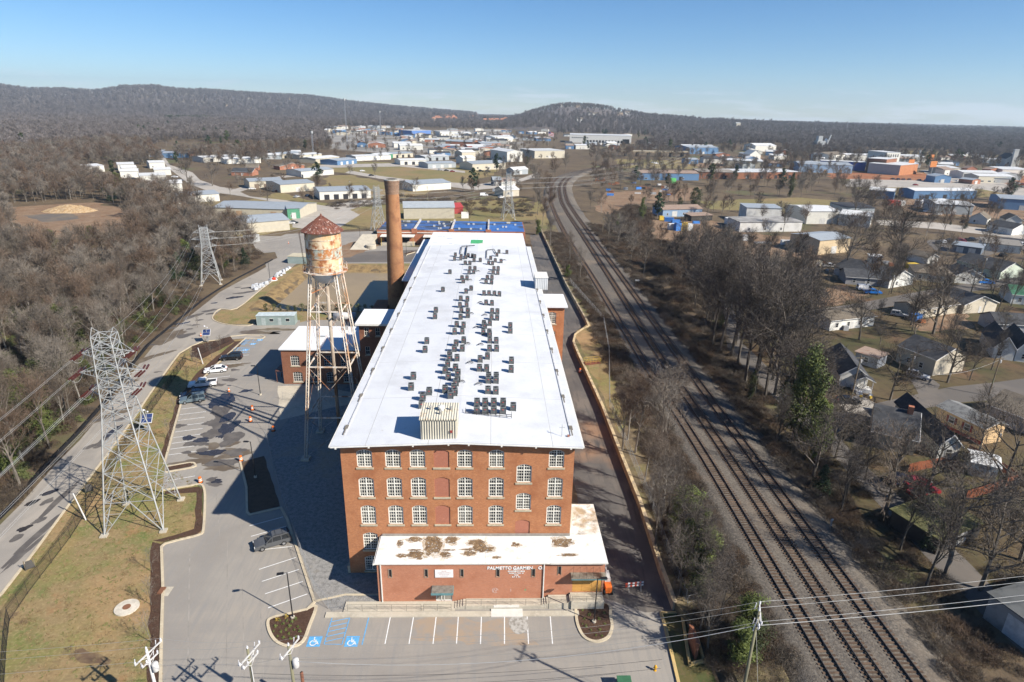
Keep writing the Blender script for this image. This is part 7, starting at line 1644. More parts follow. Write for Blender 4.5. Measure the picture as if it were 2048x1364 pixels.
# houses on the right
t,L=bd('dark roofed house with white front gable and cluttered porch',(1676,772),(1732,778),15,3.0,'front',2.1,sid_white,shingle_d,0,0)
MB().box(L*0.45,-2.6,0,L+0.4,-0.02,0.7).build('porch_floor',m_trimw,t)
pr_=MB().add([(L*0.4,-2.9,2.9),(L*0.72,-2.9,3.9),(L+0.7,-2.9,2.9),(L*0.4,0,2.9),(L*0.72,0,3.9),(L+0.7,0,2.9),(L*0.4,-2.9,2.78),(L*0.72,-2.9,3.78),(L+0.7,-2.9,2.78)],[(0,1,4,3),(1,2,5,4),(6,7,1,0),(7,8,2,1)]).build('porch_roof',shingle_d,t)
pp=MB()
for x_ in(L*0.46,L*0.75,L+0.3):pp.box(x_-0.07,-2.6,0.7,x_+0.07,-2.46,2.9)
pp.beam((L*0.46,-2.55,1.5),(L+0.3,-2.55,1.5),0.05);pp.beam((L*0.4,-2.92,2.85),(L*0.72,-2.92,3.85),0.09);pp.beam((L*0.72,-2.92,3.85),(L+0.7,-2.92,2.85),0.09)
for k in range(12):x_=L*0.46+k*(L*0.54+0.3)/12;pp.beam((x_,-2.55,0.7),(x_,-2.55,1.5),0.03)
pp.build('porch_posts',m_trimw,t)
for k in range(4):MB().box(L*0.5+0.0,-2.6-0.3*(k+1),0,L*0.72,-2.62-0.3*k,0.6-0.15*k).build('porch_step',m_trimw,t)
t,L=bd('dark roofed house with white side gable facing the red fence',(1739,892),(1826,912),13,3.2,'side',2.6,sid_tan,shingle_d,0,0)
bd('projecting gabled wing of the dark roofed house',(1872,918),(1913,921),17,3.2,'front',1.9,sid_white,shingle_d,1,0,cat='house')
MB().box(5,5.5,4.5,5.9,6.4,7.0).build('chimney',m_housebrick,t)
t,L=bd('yellow siding trailer home with red shutters and skirt',(1869,844),(1960,890),5.2,3.6,'side',0.8,sid_yel,layered('weathered_shingle',(0.22,0.22,0.21),[((0.14,0.14,0.135),1.0,0.45,0.65)]),2,0,name='trailer_home',wz=1.5,wh=1.2,ww=1.0)
MB().box(-0.03,-0.03,-0.05,L+0.03,0.0,0.7).build('red_skirt',M('skirt_red',(0.30,0.05,0.03),0.7),t)
for k in range(2):
    x=L*(k+1)/3
    for s in(-1,1):MB().box(x+s*0.85-0.2,-0.07,1.45,x+s*0.85+0.2,-0.03,2.75).build('shutter',MATS['skirt_red'],t)
bd('grey house with broad brown roof at the right edge',(1967,836),(2080,880),11,3.2,'side',2.0,sid_grey,shingle_b,1,1)
bd('white metal shed with arched roof by the bare tree',(1938,950),(1990,962),4.5,2.6,'side',0.7,sid_white,m_whiteroof,0,1,name='garden_shed',cat='shed',trim=False)
t,L=bd('grey sided house with white window behind the street tree',(1791,722),(1864,752),10,4.2,'side',2.2,sid_tan,shingle_d,2,0)
bd('white house with twin gables at the right edge',(1983,716),(2025,722),14,3.2,'front',2.8,sid_white,shingle_d,1,1)
bd('second white gable of the twin gabled house',(2027,722),(2062,727),14,3.2,'front',2.8,sid_white,shingle_d,1,0)
bd('small grey shed with rusty tin roof',(1708,724),(1752,738),4.5,2.7,'flat',0.3,ribbed('shed_grey',(0.36,0.38,0.41),0.25),m_rustroof2,1,0,name='garden_shed',cat='shed',trim=False)
bd('long white trailer home under the bare trees',(1658,662),(1746,652),9,3.1,'side',1.2,sid_white,shingle_b,3,1,name='trailer_home')
t,L=bd('dark roofed bungalow with white gable behind the blue pickup',(1776,577),(1824,569),22,3.0,'front',2.8,sid_white,shingle_d,1,1)
bd('dark side wing of the bungalow',(1690,568),(1772,574),10,2.8,'side',1.9,sid_grey,shingle_d,2,1)
bd('tan hip roofed house behind bare branches',(1826,560),(1905,568),13,3.0,'hip',2.4,sid_tan,shingle_b,3,1)
bd('dark roofed porch gable beside the hip roofed house',(1908,566),(1962,569),10,3.0,'front',2.4,sid_white,shingle_d,1,1)
bd('pale green house with dark roof and white trim',(1910,536),(1997,558),12,3.4,'side',2.6,sid_green,shingle_d,4,0)
bd('pale green front gable wing',(1998,559),(2026,554),8,3.2,'front',1.8,sid_green,shingle_d,2,0)
bd('beige trailer home behind two bare trees',(1833,638),(1914,626),8,3.0,'side',1.2,sid_tan,shingle_b,3,1,name='trailer_home')
bd('tan gabled cottage beside the beige trailer',(1924,628),(1990,623),12,3.0,'front',2.4,sid_tan,shingle_d,0,1)
bd('white cottage with green roof at the right edge',(2020,607),(2075,612),10,3.2,'side',2.0,sid_white,M('green_roof',(0.05,0.16,0.09),0.7),1,1)
bd('dark house roof behind the twin gabled house',(1990,667),(2075,672),9,3.0,'side',2.0,sid_grey,shingle_d,1,0)
bd('small cream shed with arched door',(1626,533),(1645,532),4.5,2.2,'front',1.0,sid_tan,shingle_d,0,1,name='garden_shed',cat='shed',trim=False)
bd('white box shed in the scrap yard',(1738,526),(1762,528),5,2.8,'flat',0.1,m_whwall,m_whiteroof,0,1,name='garden_shed',cat='shed',trim=False)
bd('white gabled garage behind the hip roofed house',(1853,529),(1874,527),9,2.8,'front',1.4,sid_white,shingle_b,0,1,name='garage',cat='garage')
bd('grey carport shed with flat roof',(1900,503),(1960,511),10,3.2,'flat',0.3,M('carport_dark',(0.13,0.16,0.20),0.6),m_metalroof,0,2,name='carport',cat='garage',trim=False)
bd('white flat roofed store behind the carport',(1962,500),(2040,508),14,3.4,'flat',0.4,m_whwall,M('brown_flat',(0.25,0.23,0.2),0.8),1,2,name='garage',cat='garage',trim=False)
bd('long white garage with dark roof',(1972,462),(2022,471),12,3.4,'side',2.4,sid_white,shingle_d,0,2,name='garage',cat='garage')
bd('white gabled cottage behind the hedge',(1936,446),(1972,450),12,3.2,'front',3.0,sid_white,shingle_b,1,1)
bd('white cottage with porch at the right',(2010,450),(2042,452),10,3.2,'front',2.6,sid_white,shingle_b,1,1)
bd('low flat mossy roofed shed by the tracks',(1870,1110),(1955,1075),7,2.6,'flat',0.2,M('shed_dark',(0.05,0.045,0.04),0.8),layered('mossy_roof',(0.105,0.105,0.045),[((0.07,0.075,0.032),0.6,0.45,0.65),((0.19,0.17,0.08),2,0.5,0.7)]),0,1,name='garden_shed',cat='shed',trim=False)
bd('pale flat roofed building at the lower right edge',(1965,1235),(2090,1330),16,3.6,'flat',0.2,layered('stained_block',(0.30,0.29,0.27),[((0.19,0.18,0.165),0.4,0.45,0.66)]),layered('pale_flat_roof',(0.11,0.115,0.115),[((0.075,0.078,0.078),0.4,0.45,0.65)]),0,1,name='store_building',cat='building',trim=False)
# orange board fence, junk, toys
def board_fence(label,px,H,mat):
    P=[G(*p)for p in px];t=thing('board_fence',label,'fence',P[0])
    for a,b in zip(P,P[1:]):
        n=max(1,int((b-a).length/0.9));d=(b-a).normalized()
        for k in range(n):c_=a.lerp(b,(k+0.5)/n);MB().obox(c_,d.xy,(b-a).length/n/2-0.015,0.03,0,H+0.04*(k%3)).build('board',mat,t,world=True)
    return t
m_ofence=layered('orange_fence',(0.22,0.075,0.036),[((0.20,0.065,0.035),0.8,0.45,0.65)],rough=0.8)
board_fence('orange board fence round the car yard',[(1815,945),(1880,932),(1925,945)],1.7,m_ofence);board_fence('orange board fence below the white shed',[(1930,1000),(1990,982),(2035,965)],1.7,m_ofence);board_fence('brown board fence beside the yellow trailer',[(1935,905),(1990,935),(2050,975)],1.6,M('brown_fence',(0.16,0.06,0.04),0.8))
jc={'white':(0.7,0.7,0.68),'blue':(0.06,0.22,0.60),'yellow':(0.70,0.48,0.06),'green':(0.10,0.45,0.12),'orange':(0.45,0.16,0.06),'rust':(0.26,0.11,0.06),'black':(0.03,0.03,0.03),'red':(0.5,0.05,0.05),'grey':(0.35,0.36,0.37)}
def junk(x,y,cl,w_,d_,h_,lab,cat='crate',nm='storage_box',rz=None,grp=None):
    t=thing(nm,lab,cat,G(x,y),R(rr.uniform(-20,20))if rz is None else R(rz),grp)
    m_=M('junk_'+cl,jc[cl],0.6,0.2);MB().add([(-w_/2,-d_/2,0),(w_/2,-d_/2,0),(w_/2,d_/2,0),(-w_/2,d_/2,0),(-w_/2*.94,-d_/2*.94,h_),(w_/2*.94,-d_/2*.94,h_),(w_/2*.94,d_/2*.94,h_*.96),(-w_/2*.94,d_/2*.94,h_*.96)],[(3,2,1,0),(4,5,6,7),(0,1,5,4),(1,2,6,5),(2,3,7,6),(3,0,4,7)]).build('body',m_,t);MB().box(-w_/2,-d_/2,h_,w_/2,d_/2,h_+0.08).build('lid',m_,t)
junk(1343,459,'white',4,2.5,3,'white storage box, leftmost of the coloured four');junk(1356,461,'blue',4,2.5,4,'blue storage box of the coloured four');junk(1366,461,'yellow',4,2.5,4,'mustard storage box of the coloured four');junk(1376,461,'white',4,2.5,3.4,'pale storage box, rightmost of the coloured four')
bd('white open ended semi trailer on the tan yard',(1448,447),(1463,456),12,3.4,'flat',0.02,m_trimw,m_trimw,0,1,name='semi_trailer',cat='trailer',over=0.02,trim=False,doorc=MATS['rust_deck'])
junk(1448,501,'green',5,2.4,2,'green dump box in the brambles');junk(1418,498,'orange',6,2.4,1.8,'orange machine in the brambles');junk(1458,501,'red',2.4,2.2,1.6,'red cab beside the green dump box');junk(1594,483,'orange',3,2,2,'orange loader by the tan warehouse');junk(1570,489,'white',4,2,2,'white truck cab by the tan warehouse');junk(1490,481,'white',2.4,2.4,2.6,'white cab in the scrap field');junk(1525,487,'grey',8,2.4,0.6,'pale trailer bed in the scrap field')
junk(1831,641,'blue',2.6,2,2,'blue tarp covered pile behind the trailer');junk(1843,645,'orange',2.0,1.2,0.8,'orange pile beside the blue tarp');junk(1823,535,'yellow',5,3,1.6,'yellow board box in the scrap yard');junk(1690,660,'grey',1.4,1.2,1.2,'grey locker before the white trailer');junk(1200,362,'orange',8,3,3,'orange crate stack by the railway curve');junk(1385,440,'red',4,2,1.5,'red machine before the rusty lean-to');junk(1338,443,'blue',5,2.4,2,'blue drum stack, left of the blue office');junk(1352,446,'blue',5,2.4,1.6,'blue drum stack before the office');junk(1322,440,'yellow',2.4,2,2.2,'yellow forklift before the blue office');junk(1392,447,'blue',4,1.5,1.2,'blue drum stack, right of the office');junk(1345,366,'green',5,3,4,'green bin before the long blue workshop')
for i in range(26):junk(rr.uniform(1215,1340),rr.uniform(366,392),rr.choice(['grey','black','white','rust','blue','grey']),rr.uniform(1.5,5),rr.uniform(1,2.4),rr.uniform(0.6,1.8),'stored machine part, %s of the dirt yard by the curve'%ordn(i),grp='goods in the dirt yard by the curve')
for i in range(16):junk(rr.uniform(1640,1800),rr.uniform(526,542),rr.choice(['white','rust','grey','white','black']),rr.uniform(0.8,2.4),rr.uniform(0.6,1.6),rr.uniform(0.3,1.2),'scrap piece, %s of the scrap yard'%ordn(i),'scrap','scrap_piece',grp='scrap in the yard')
for i in range(14):junk(rr.uniform(1850,1960),rr.uniform(1040,1062),rr.choice(['white','white','grey','blue']),rr.uniform(0.5,1.4),rr.uniform(0.5,1.0),rr.uniform(0.3,0.9),'discarded white item, %s beside the mossy shed'%ordn(i),'scrap','scrap_piece',grp='discarded items by the mossy shed')
for i in range(7):junk(rr.uniform(1700,1760),rr.uniform(782,800),rr.choice(['red','blue','white','yellow']),0.5,0.4,0.4,'bright toy, %s on the lawn of the gabled house'%ordn(i),'toy','garden_toy',grp='toys on the lawn')
t=thing('play_slide','green slide behind the grey sided house','slide',G(1815,700));MB().add([(-1.6,0,0.1),(-1.6,0.6,0.1),(1.2,0.6,1.9),(1.2,0,1.9)],[(0,3,2,1),(0,1,2,3)]).beam((-1.6,0,.25),(1.2,0,2.05),0.06).beam((-1.6,.6,.25),(1.2,.6,2.05),0.06).build('slide',M('slide_green',(0.05,0.45,0.22),0.5),t);MB().beam((1.2,0,0),(1.2,0,2.6),0.05).beam((1.2,.6,0),(1.2,.6,2.6),0.05).beam((2.6,0,0),(2.4,0,2.6),0.05).beam((2.6,.6,0),(2.4,.6,2.6),0.05).beam((1.2,0.3,2.5),(4.4,0.3,2.5),0.05).build('swing_frame',m_trimw,t)
# rubble heap in the clearing, far masts, flag
hp=thing('rubble_heap','tan rubble heap in the dirt clearing among the woods','heap',G(140,422));rb_=MB();nn=18
for j in range(nn+1):
    for i in range(nn+1):
        x,y=(i/nn-0.5)*2,(j/nn-0.5)*2;d=max(0,1-math.hypot(x,y));z=3.6*d**0.8+(mnoise.noise((x*4,y*4,1.0))*0.7+RND.uniform(-.25,.25))*min(1,d*3);rb_.v.append((x*14,y*9,max(-0.1,z)if d>0 else-0.2))
for j in range(nn):
    for i in range(nn):rb_.f.append((j*(nn+1)+i,j*(nn+1)+i+1,(j+1)*(nn+1)+i+1,(j+1)*(nn+1)+i));rb_.m.append(0)
rb_.build('rubble',layered('rubble',(0.40,0.27,0.14),[((0.50,0.38,0.24),0.8,0.45,0.62,8),((0.24,0.15,0.08),1.5,0.52,0.66,8)],bump=1.0,bscale=1.5,bdist=0.5),hp)
def mast(label,px,base_y,top_y,r,cat='mast'):
    b=G(px,base_y);h=H_at(px,top_y,b);t=thing('radio_mast',label,cat,b,0,'masts on the skyline');k=MB();s=r
    for dx,dy in((-s,-s),(s,-s),(0,s)):k.beam((dx,dy,0),(dx*0.6,dy*0.6,h),r*0.25,3)
    n=14
    for i in range(n):
        z0,z1=h*i/n,h*(i+1)/n;k.beam((-s,-s,z0),(s*0.8,-s*0.8,z1),r*0.15,3);k.beam((s,-s,z0),(0,s*0.8,z1),r*0.15,3);k.beam((0,s,z0),(-s*0.8,-s*0.8,z1),r*0.15,3)
    k.build('lattice',M('mast_grey',(0.22,0.23,0.25),0.6),t);MB().lathe([(r*1.6,h-3),(r*1.6,h)],8).build('antenna_ring',m_galv,t)
mast('tall radio mast on the skyline above the sheds',695,290,197,0.9);mast('radio mast behind the town',762,275,222,0.9);mast('lattice mast above the left estate',627,305,262,1.0);mast('thin mast on the right horizon',1691,268,243,1.2);mast('mast at the railway works',1834//1,330,300,0.6)
fl=thing('flag_pole','flagpole with a large flag near the warehouse','flag',G(1096,292));h=H_at(1096,262,G(1096,292));MB().beam((0,0,0),(0,0,h),0.25,6).build('pole',m_galv,fl);
for k in range(6):MB().add([(0.3,0,h-1-1.1*k),(9,-1-0.2*k,h-3-1.1*k),(9,-1-0.2*k,h-4-1.1*k),(0.3,0,h-2-1.1*k)],[(0,1,2,3)]).build('flag_stripe',M('flag_red',(0.55,0.08,0.10),0.7)if k%2==0 else m_trimw,fl)
MB().add([(0.3,-0.05,h-1),(4,-0.5,h-1.8),(4,-0.5,h-4.9),(0.3,-0.05,h-4)],[(0,1,2,3)]).build('flag_canton',M('flag_blue',(0.03,0.05,0.2),0.7),fl)
# ---------------------------------------------------------------- hills
def px_dir(px,py):
    d=ray(px,py);h=math.hypot(d.x,d.y);return math.atan2(d.x,d.y),d.z/h
ridge=[(-500,176),(-200,178),(0,172),(60,180),(130,180),(190,184),(250,174),(310,173),(360,180),(420,181),(500,187),(560,190),(620,193),(700,204),(780,213),(860,220),(930,226),(1000,232),(1060,240),(1200,252),(1600,265),(2400,280)]
hill2=[(860,258),(940,250),(1000,240),(1040,229),(1070,219),(1100,211),(1130,207),(1180,208),(1210,211),(1250,219),(1300,228),(1350,232),(1400,237),(1480,241),(1560,244),(1640,247),(1750,250),(1900,258),(2100,270)]
def prof(L,r):
    az=[px_dir(*p)[0]for p in L];hh=[CAM_H+px_dir(*p)[1]*r for p in L]
    return lambda a:float(np.interp(a,az,hh))
R1,R2=5200.0,3000.0
f1,f2=prof(ridge,R1),prof(hill2,R2)
def sstep(a,b,x):t=min(1,max(0,(x-a)/(b-a)));return t*t*(3-2*t)
def hill_z(x,y):
    r=math.hypot(x,y);a=math.atan2(x,y);z=far_z(x,y)
    n1=mnoise.fractal((x/900,y/900,0.3),0.9,2.0,5);n2=mnoise.fractal((x/420,y/420,2.3),0.9,2.0,4)
    h1=f1(a)-12;up=sstep(2900,R1,r);dn=sstep(R1,R1+2600,r)
    za=max(0,h1)*up*(1-0.6*dn)+n1*22*up*(1-up*0.75)if h1>0 else-20
    za-=(1-sstep(2700,3000,r))*30
    h2=f2(a)-12;up2=sstep(1750,R2,r);dn2=sstep(R2,R2+900,r)
    zb=(max(0,h2)*up2+n2*7*up2*(1-up2*0.6))*(1-dn2)-60*dn2-(1-sstep(1700,1850,r))*20 if h2>0 else-20
    return max(z-3,za,zb)
mb=MB();azs=np.linspace(R(-52),R(52),230);rs=[1650*1.0135**k for k in range(126)]
for r in rs:
    for a in azs:x,y=r*math.sin(a),r*math.cos(a);mb.v.append((x,y,hill_z(x,y)))
n_=len(azs)
for j in range(len(rs)-1):
    for i in range(n_-1):mb.f.append((j*n_+i,j*n_+i+1,(j+1)*n_+i+1,(j+1)*n_+i));mb.m.append(0)
m_hill=layered('wooded_slope',(0.15,0.130,0.122),[((0.11,0.09,0.082),0.006,0.42,0.6,8),((0.17,0.142,0.12),0.02,0.5,0.68,8),((0.075,0.085,0.055),0.004,0.62,0.68,8),((0.20,0.165,0.125),0.0035,0.52,0.62,6)],bump=0.8,bscale=0.05,bdist=10)
struct(mb.build('hills',m_hill,smooth=True),'low wooded hills along the horizon')

# ---------------------------------------------------------------- trees
def twig_mat(name,col,rnd=0.22,var=0.3):
    return M(name,col,0.9,var,0.35,spec=0.1,rnd=rnd)
m_bark=M('bark',(0.185,0.160,0.132),0.95,0.4,1.2,spec=0.1,rnd=0.2);m_barkl=M('pale_bark',(0.26,0.238,0.205),0.95,0.35,1.0,spec=0.1,rnd=0.15)
m_twig=twig_mat('twigs',(0.155,0.124,0.098));m_twigl=twig_mat('grey_twigs',(0.205,0.178,0.148));m_twigr=twig_mat('brown_twigs',(0.155,0.110,0.080));m_twig_shade=twig_mat('shade_toned_twigs',(0.125,0.106,0.090));m_bark_shade=M('shade_toned_bark',(0.12,0.105,0.088),0.95,0.4,1.2,spec=0.1,rnd=0.2);m_scrub=[twig_mat('scrub_%d'%i,c,0.3)for i,c in enumerate(((0.115,0.080,0.056),(0.095,0.075,0.058),(0.15,0.125,0.10)))];m_twigf=[twig_mat('far_twigs_%d'%i,c,0.28)for i,c in enumerate(((0.185,0.160,0.148),(0.215,0.190,0.178),(0.150,0.130,0.115)))]  # darkest bark and twigs: right-hand trees' shaded side put into the colour
def leaf_mat(name,a,b,rnd=0.25):
    return M(name,a,0.65,0,0.6,col2=b,spec=0.25,rnd=rnd,detail=3)
m_ever=leaf_mat('evergreen_leaves',(0.060,0.072,0.022),(0.032,0.042,0.014));m_ivy=leaf_mat('ivy_leaves',(0.115,0.140,0.034),(0.055,0.072,0.019));m_cedar=leaf_mat('cedar_leaves',(0.030,0.052,0.022),(0.018,0.032,0.014));m_olive=leaf_mat('olive_leaves',(0.12,0.135,0.045),(0.07,0.085,0.03))
def rv(rr):
    z=rr.uniform(-1,1);t=rr.uniform(0,2*math.pi);s=math.sqrt(1-z*z);return Vector((s*math.cos(t),s*math.sin(t),z))
def gen_bare(seed,H,trunk_frac,spread,counts,lens,tw,r0,updraw=0.25,lean=0.0,multi=1,tside=5):
    """returns (trunk MB, crown MB); crown twigs are slender tapered blades"""
    rr=random.Random(seed);T,C=MB(),MB()
    def sliver(p,q,w):
        d=(q-p);n=d.cross(rv(rr))
        if n.length<1e-6:return
        n=n.normalized()*(w/2);C.add([p-n,p+n,q],[(0,1,2)])
    def branch(p,d,L,r,lvl):
        nseg=4 if lvl<=1 else(3 if lvl==2 else 2)
        pts=[p.copy()];q=p.copy();dd=d.copy()
        for k in range(nseg):
            dd=(dd+rv(rr)*(0.16 if lvl else 0.06)+Vector((0,0,updraw*(0.5 if lvl else 0.0)))*0.35).normalized();q=q+dd*(L/nseg);pts.append(q.copy())
        if lvl<=1:
            for k in range(nseg):T.beam(pts[k],pts[k+1],r*(1-0.75*k/nseg),tside if lvl==0 else 4,r*(1-0.75*(k+1)/nseg),caps=False)
        elif lvl==2:
            for k in range(nseg):C.beam(pts[k],pts[k+1],max(tw*0.5,r*(1-0.8*k/nseg)),3,max(tw*0.3,r*(1-0.8*(k+1)/nseg)),caps=False)
        else:
            for k in range(nseg):sliver(pts[k],pts[k+1]+(pts[k+1]-pts[k])*0.15,tw*(1.25 if lvl==3 else 1.0)*(1-0.35*k/nseg))
        if lvl>=len(counts):return
        n=counts[lvl]
        for k in range(n):
            f=(trunk_frac+(1-trunk_frac)*(k+rr.random())/n)if lvl==0 else(0.22+0.78*(k+rr.random())/n)
            s=min(nseg-1,int(f*nseg));o=pts[s].lerp(pts[s+1],f*nseg-s)
            ax=(pts[s+1]-pts[s]).normalized();side=rv(rr);side=(side-ax*side.dot(ax)).normalized()
            ang=rr.uniform(0.55,1.15)*spread if lvl==0 else rr.uniform(0.45,0.95)
            nd=(ax*math.cos(ang)+side*math.sin(ang)+Vector((0,0,updraw if lvl<2 else 0.05))).normalized()
            Lc=lens[lvl]*H*rr.uniform(0.65,1.15)*((1.15-0.55*f)if lvl==0 else(1.1-0.4*f))
            branch(o,nd,Lc,max(0.012,r*(0.5 if lvl==0 else 0.45)*(1.1-0.5*f)),lvl+1)
    for m in range(multi):
        d0=Vector((rr.uniform(-1,1)*lean,rr.uniform(-1,1)*lean,1)).normalized()
        branch(Vector((rr.uniform(-.3,.3)*(multi>1),rr.uniform(-.3,.3)*(multi>1),-0.1)),d0,H*0.86,r0,0)
    return T,C
def gen_leafy(seed,H,rad,base,nl,leaf,shape='cone',lumps=26):
    rr=random.Random(seed);T,C=MB(),MB()
    T.beam((0,0,-0.1),(0,0,H*0.85),rad*0.07+0.08,6,0.04,caps=False)
    cs=[]
    for k in range(lumps):
        t=(k+rr.random())/lumps;z=base+(H-base)*t
        w=rad*((1-t)**0.8+0.08 if shape=='cone' else(math.sqrt(max(0.05,1-(2*t-1)**2))if shape=='round' else 0.75+0.35*math.sin(t*9+seed)-0.5*max(0,t-0.8)*4))
        a=rr.uniform(0,2*math.pi);q=math.sqrt(rr.random())*w*0.75;cs.append((Vector((q*math.cos(a),q*math.sin(a),z)),w*rr.uniform(0.35,0.6)+0.2))
    for c,w in cs:
        T.beam((0,0,c.z-0.3*w),c,0.05,3,0.02,caps=False)
    per=nl//lumps
    for c,w in cs:
        for k in range(per):
            d=rv(rr);p=c+Vector((d.x,d.y,d.z*0.75))*w*(rr.random()**0.4);n=(d+rv(rr)*0.8+Vector((0,0,0.4))).normalized();a=n.cross(rv(rr)).normalized()*leaf*rr.uniform(.5,1);b=n.cross(a).normalized()*leaf*rr.uniform(.4,.8)
            C.add([p-a,p-b*0.8,p+a,p+b],[(0,1,2,3)])
    return T,C
def gen_bush(seed,rad,H,n,w):
    rr=random.Random(seed);C=MB()
    for k in range(n):
        a=rr.uniform(0,6.283);q=math.sqrt(rr.random())*rad;p=Vector((q*math.cos(a),q*math.sin(a),rr.random()*H*0.7*(1-(q/rad)**2)))
        d=(rv(rr)+Vector((0,0,0.7))).normalized();L=rr.uniform(0.4,1.0)*H*0.6;nn=d.cross(rv(rr)).normalized()*w/2;C.add([p-nn,p+nn,p+d*L],[(0,1,2)])
    return C
class Proto:pass
def mkproto(T,C,tm,cm):
    p=Proto();p.t=T.mesh('trunk',tm)if T else None;p.c=C.mesh('crown',cm);p.n=len(C.f);return p
near_bare=[mkproto(*gen_bare(100+i,17,0.35,0.75,(11,7,6,5),(0.38,0.20,0.11,0.065),0.050,0.24,0.30),m_barkl if i%3==0 else m_bark,(m_twig,m_twigl,m_twigr)[i%3])for i in range(5)]
oak_bare=[mkproto(*gen_bare(200+i,14,0.22,1.15,(12,8,6,5),(0.50,0.25,0.13,0.07),0.050,0.34,0.16),m_bark,m_twig_shade if i else m_twig)for i in range(3)]
mid_bare=[mkproto(*gen_bare(300+i,15,0.28,0.95,(11,8,8),(0.42,0.24,0.15),0.095,0.20,0.26,tside=4),m_barkl if i%3==0 else m_bark,(m_twig,m_twigl,m_twigr)[i%3])for i in range(6)]
far_bare=[mkproto(*gen_bare(400+i,13,0.15,1.0,(14,10,3),(0.46,0.26,0.16),0.20,0.22,0.26,tside=3),m_bark,m_twigf[i%3])for i in range(5)]
small_bare=[mkproto(*gen_bare(500+i,4.5,0.25,0.8,(7,5,4),(0.40,0.25,0.15),0.022,0.05,0.35),m_bark,m_twigl)for i in range(2)]
ever_p=[mkproto(*gen_leafy(600+i,11,3.0,1.0,5200,0.19,'col',40),m_bark,m_ivy if i else m_ever)for i in range(3)]
cedar_p=[mkproto(*gen_leafy(700+i,9,2.8,0.4,3600,0.20,'cone' if i else 'round',34),m_bark,m_cedar if i else m_ever)for i in range(3)]
pine_far=[mkproto(*gen_leafy(800+i,17,4.2,4,420,0.95,'round',16),m_bark,m_cedar if i else m_ever)for i in range(2)]
bush_p=[gen_bush(900+i,2.2,2.4,620,0.045).mesh('crown',m_scrub[i])for i in range(3)]
shade_bare=[mkproto(*gen_bare(120+i,17,0.33,0.8,(11,7,6,5),(0.38,0.20,0.11,0.065),0.050,0.26,0.28),m_bark_shade,m_twig_shade)for i in range(4)]  # copies for the right-hand side, with shade held in bark and twig colour
shade_mid=[mkproto(*gen_bare(320+i,15,0.28,0.95,(11,8,8),(0.42,0.24,0.15),0.095,0.20,0.26,tside=4),m_bark_shade,m_twig_shade)for i in range(3)]
shrub_p=[mkproto(*gen_leafy(950+i,1.3,0.55,0.05,260,0.10,'round',8),m_bark,m_ever if i else m_olive)for i in range(2)]
tiny_p=gen_bush(990,0.45,0.55,60,0.03).mesh('crown',m_twigr)
tuft_g=mkproto(*gen_leafy(970,0.6,0.35,0.02,90,0.09,'round',5),m_bark,leaf_mat('bright_shrub',(0.16,0.22,0.04),(0.10,0.15,0.03)));tuft_y=mkproto(*gen_leafy(971,0.7,0.4,0.02,90,0.10,'round',5),m_bark,leaf_mat('yellow_shrub',(0.50,0.36,0.05),(0.38,0.26,0.04)))
def tree(p,loc,s,label,group=None,name='bare_tree',cat='tree',rz=None,sz=None):
    t=thing(name,label,cat,loc,RND.uniform(0,6.28)if rz is None else rz,group);t.scale=(s,s,sz or s)
    if p.t:link_part('trunk',p.t,t)
    link_part('crown',p.c,t)
    return t
# --- named trees
def T(kind,px,py,top,lab,group=None,z=0.0,name='bare_tree',cat='tree',wide=1.0):
    b=G(px,py,z);hgt=max(1.5,H_at(px,top,b)-z);P_={'near':near_bare,'oak':oak_bare,'ever':ever_p,'cedar':cedar_p,'mid':mid_bare}[kind];H0={'near':17,'oak':14,'ever':11,'cedar':9,'mid':15}[kind]
    P_=shade_bare if kind=='near' and px>1330 and py>500 else(shade_mid if kind=='mid' and px>1330 else P_)
    s=hgt/H0;return tree(RND.choice(P_),b,s*wide,lab,group,name,cat,sz=s)
trackside=[(1372,560,470,'near'),(1390,610,505,'near'),(1410,655,520,'near'),(1425,690,510,'near'),(1440,700,525,'near'),(1462,712,520,'near'),(1475,728,530,'near'),(1490,765,540,'near'),(1510,790,560,'near'),(1530,795,590,'near'),(1500,700,560,'near'),(1545,760,585,'near'),(1420,600,490,'near'),(1560,730,600,'near'),(1452,655,505,'near'),(1580,800,640,'near'),(1385,585,470,'oak'),(1430,640,500,'oak'),(1470,690,520,'oak'),(1515,740,540,'oak'),(1550,790,600,'oak'),(1600,860,700,'near'),(1365,540,460,'near'),(1590,840,680,'oak'),(1480,660,530,'near'),(1600,720,600,'mid'),(1520,660,560,'mid'),(1555,680,560,'mid'),(1590,650,560,'mid'),(1400,560,480,'mid'),(1350,540,480,'mid'),(1440,580,500,'mid')]
for i,(x,y,tp_,k)in enumerate(trackside):T(k,x,y,tp_,'bare grey tree, %s along the line right of the tracks'%ordn(i),'bare trees right of the tracks')
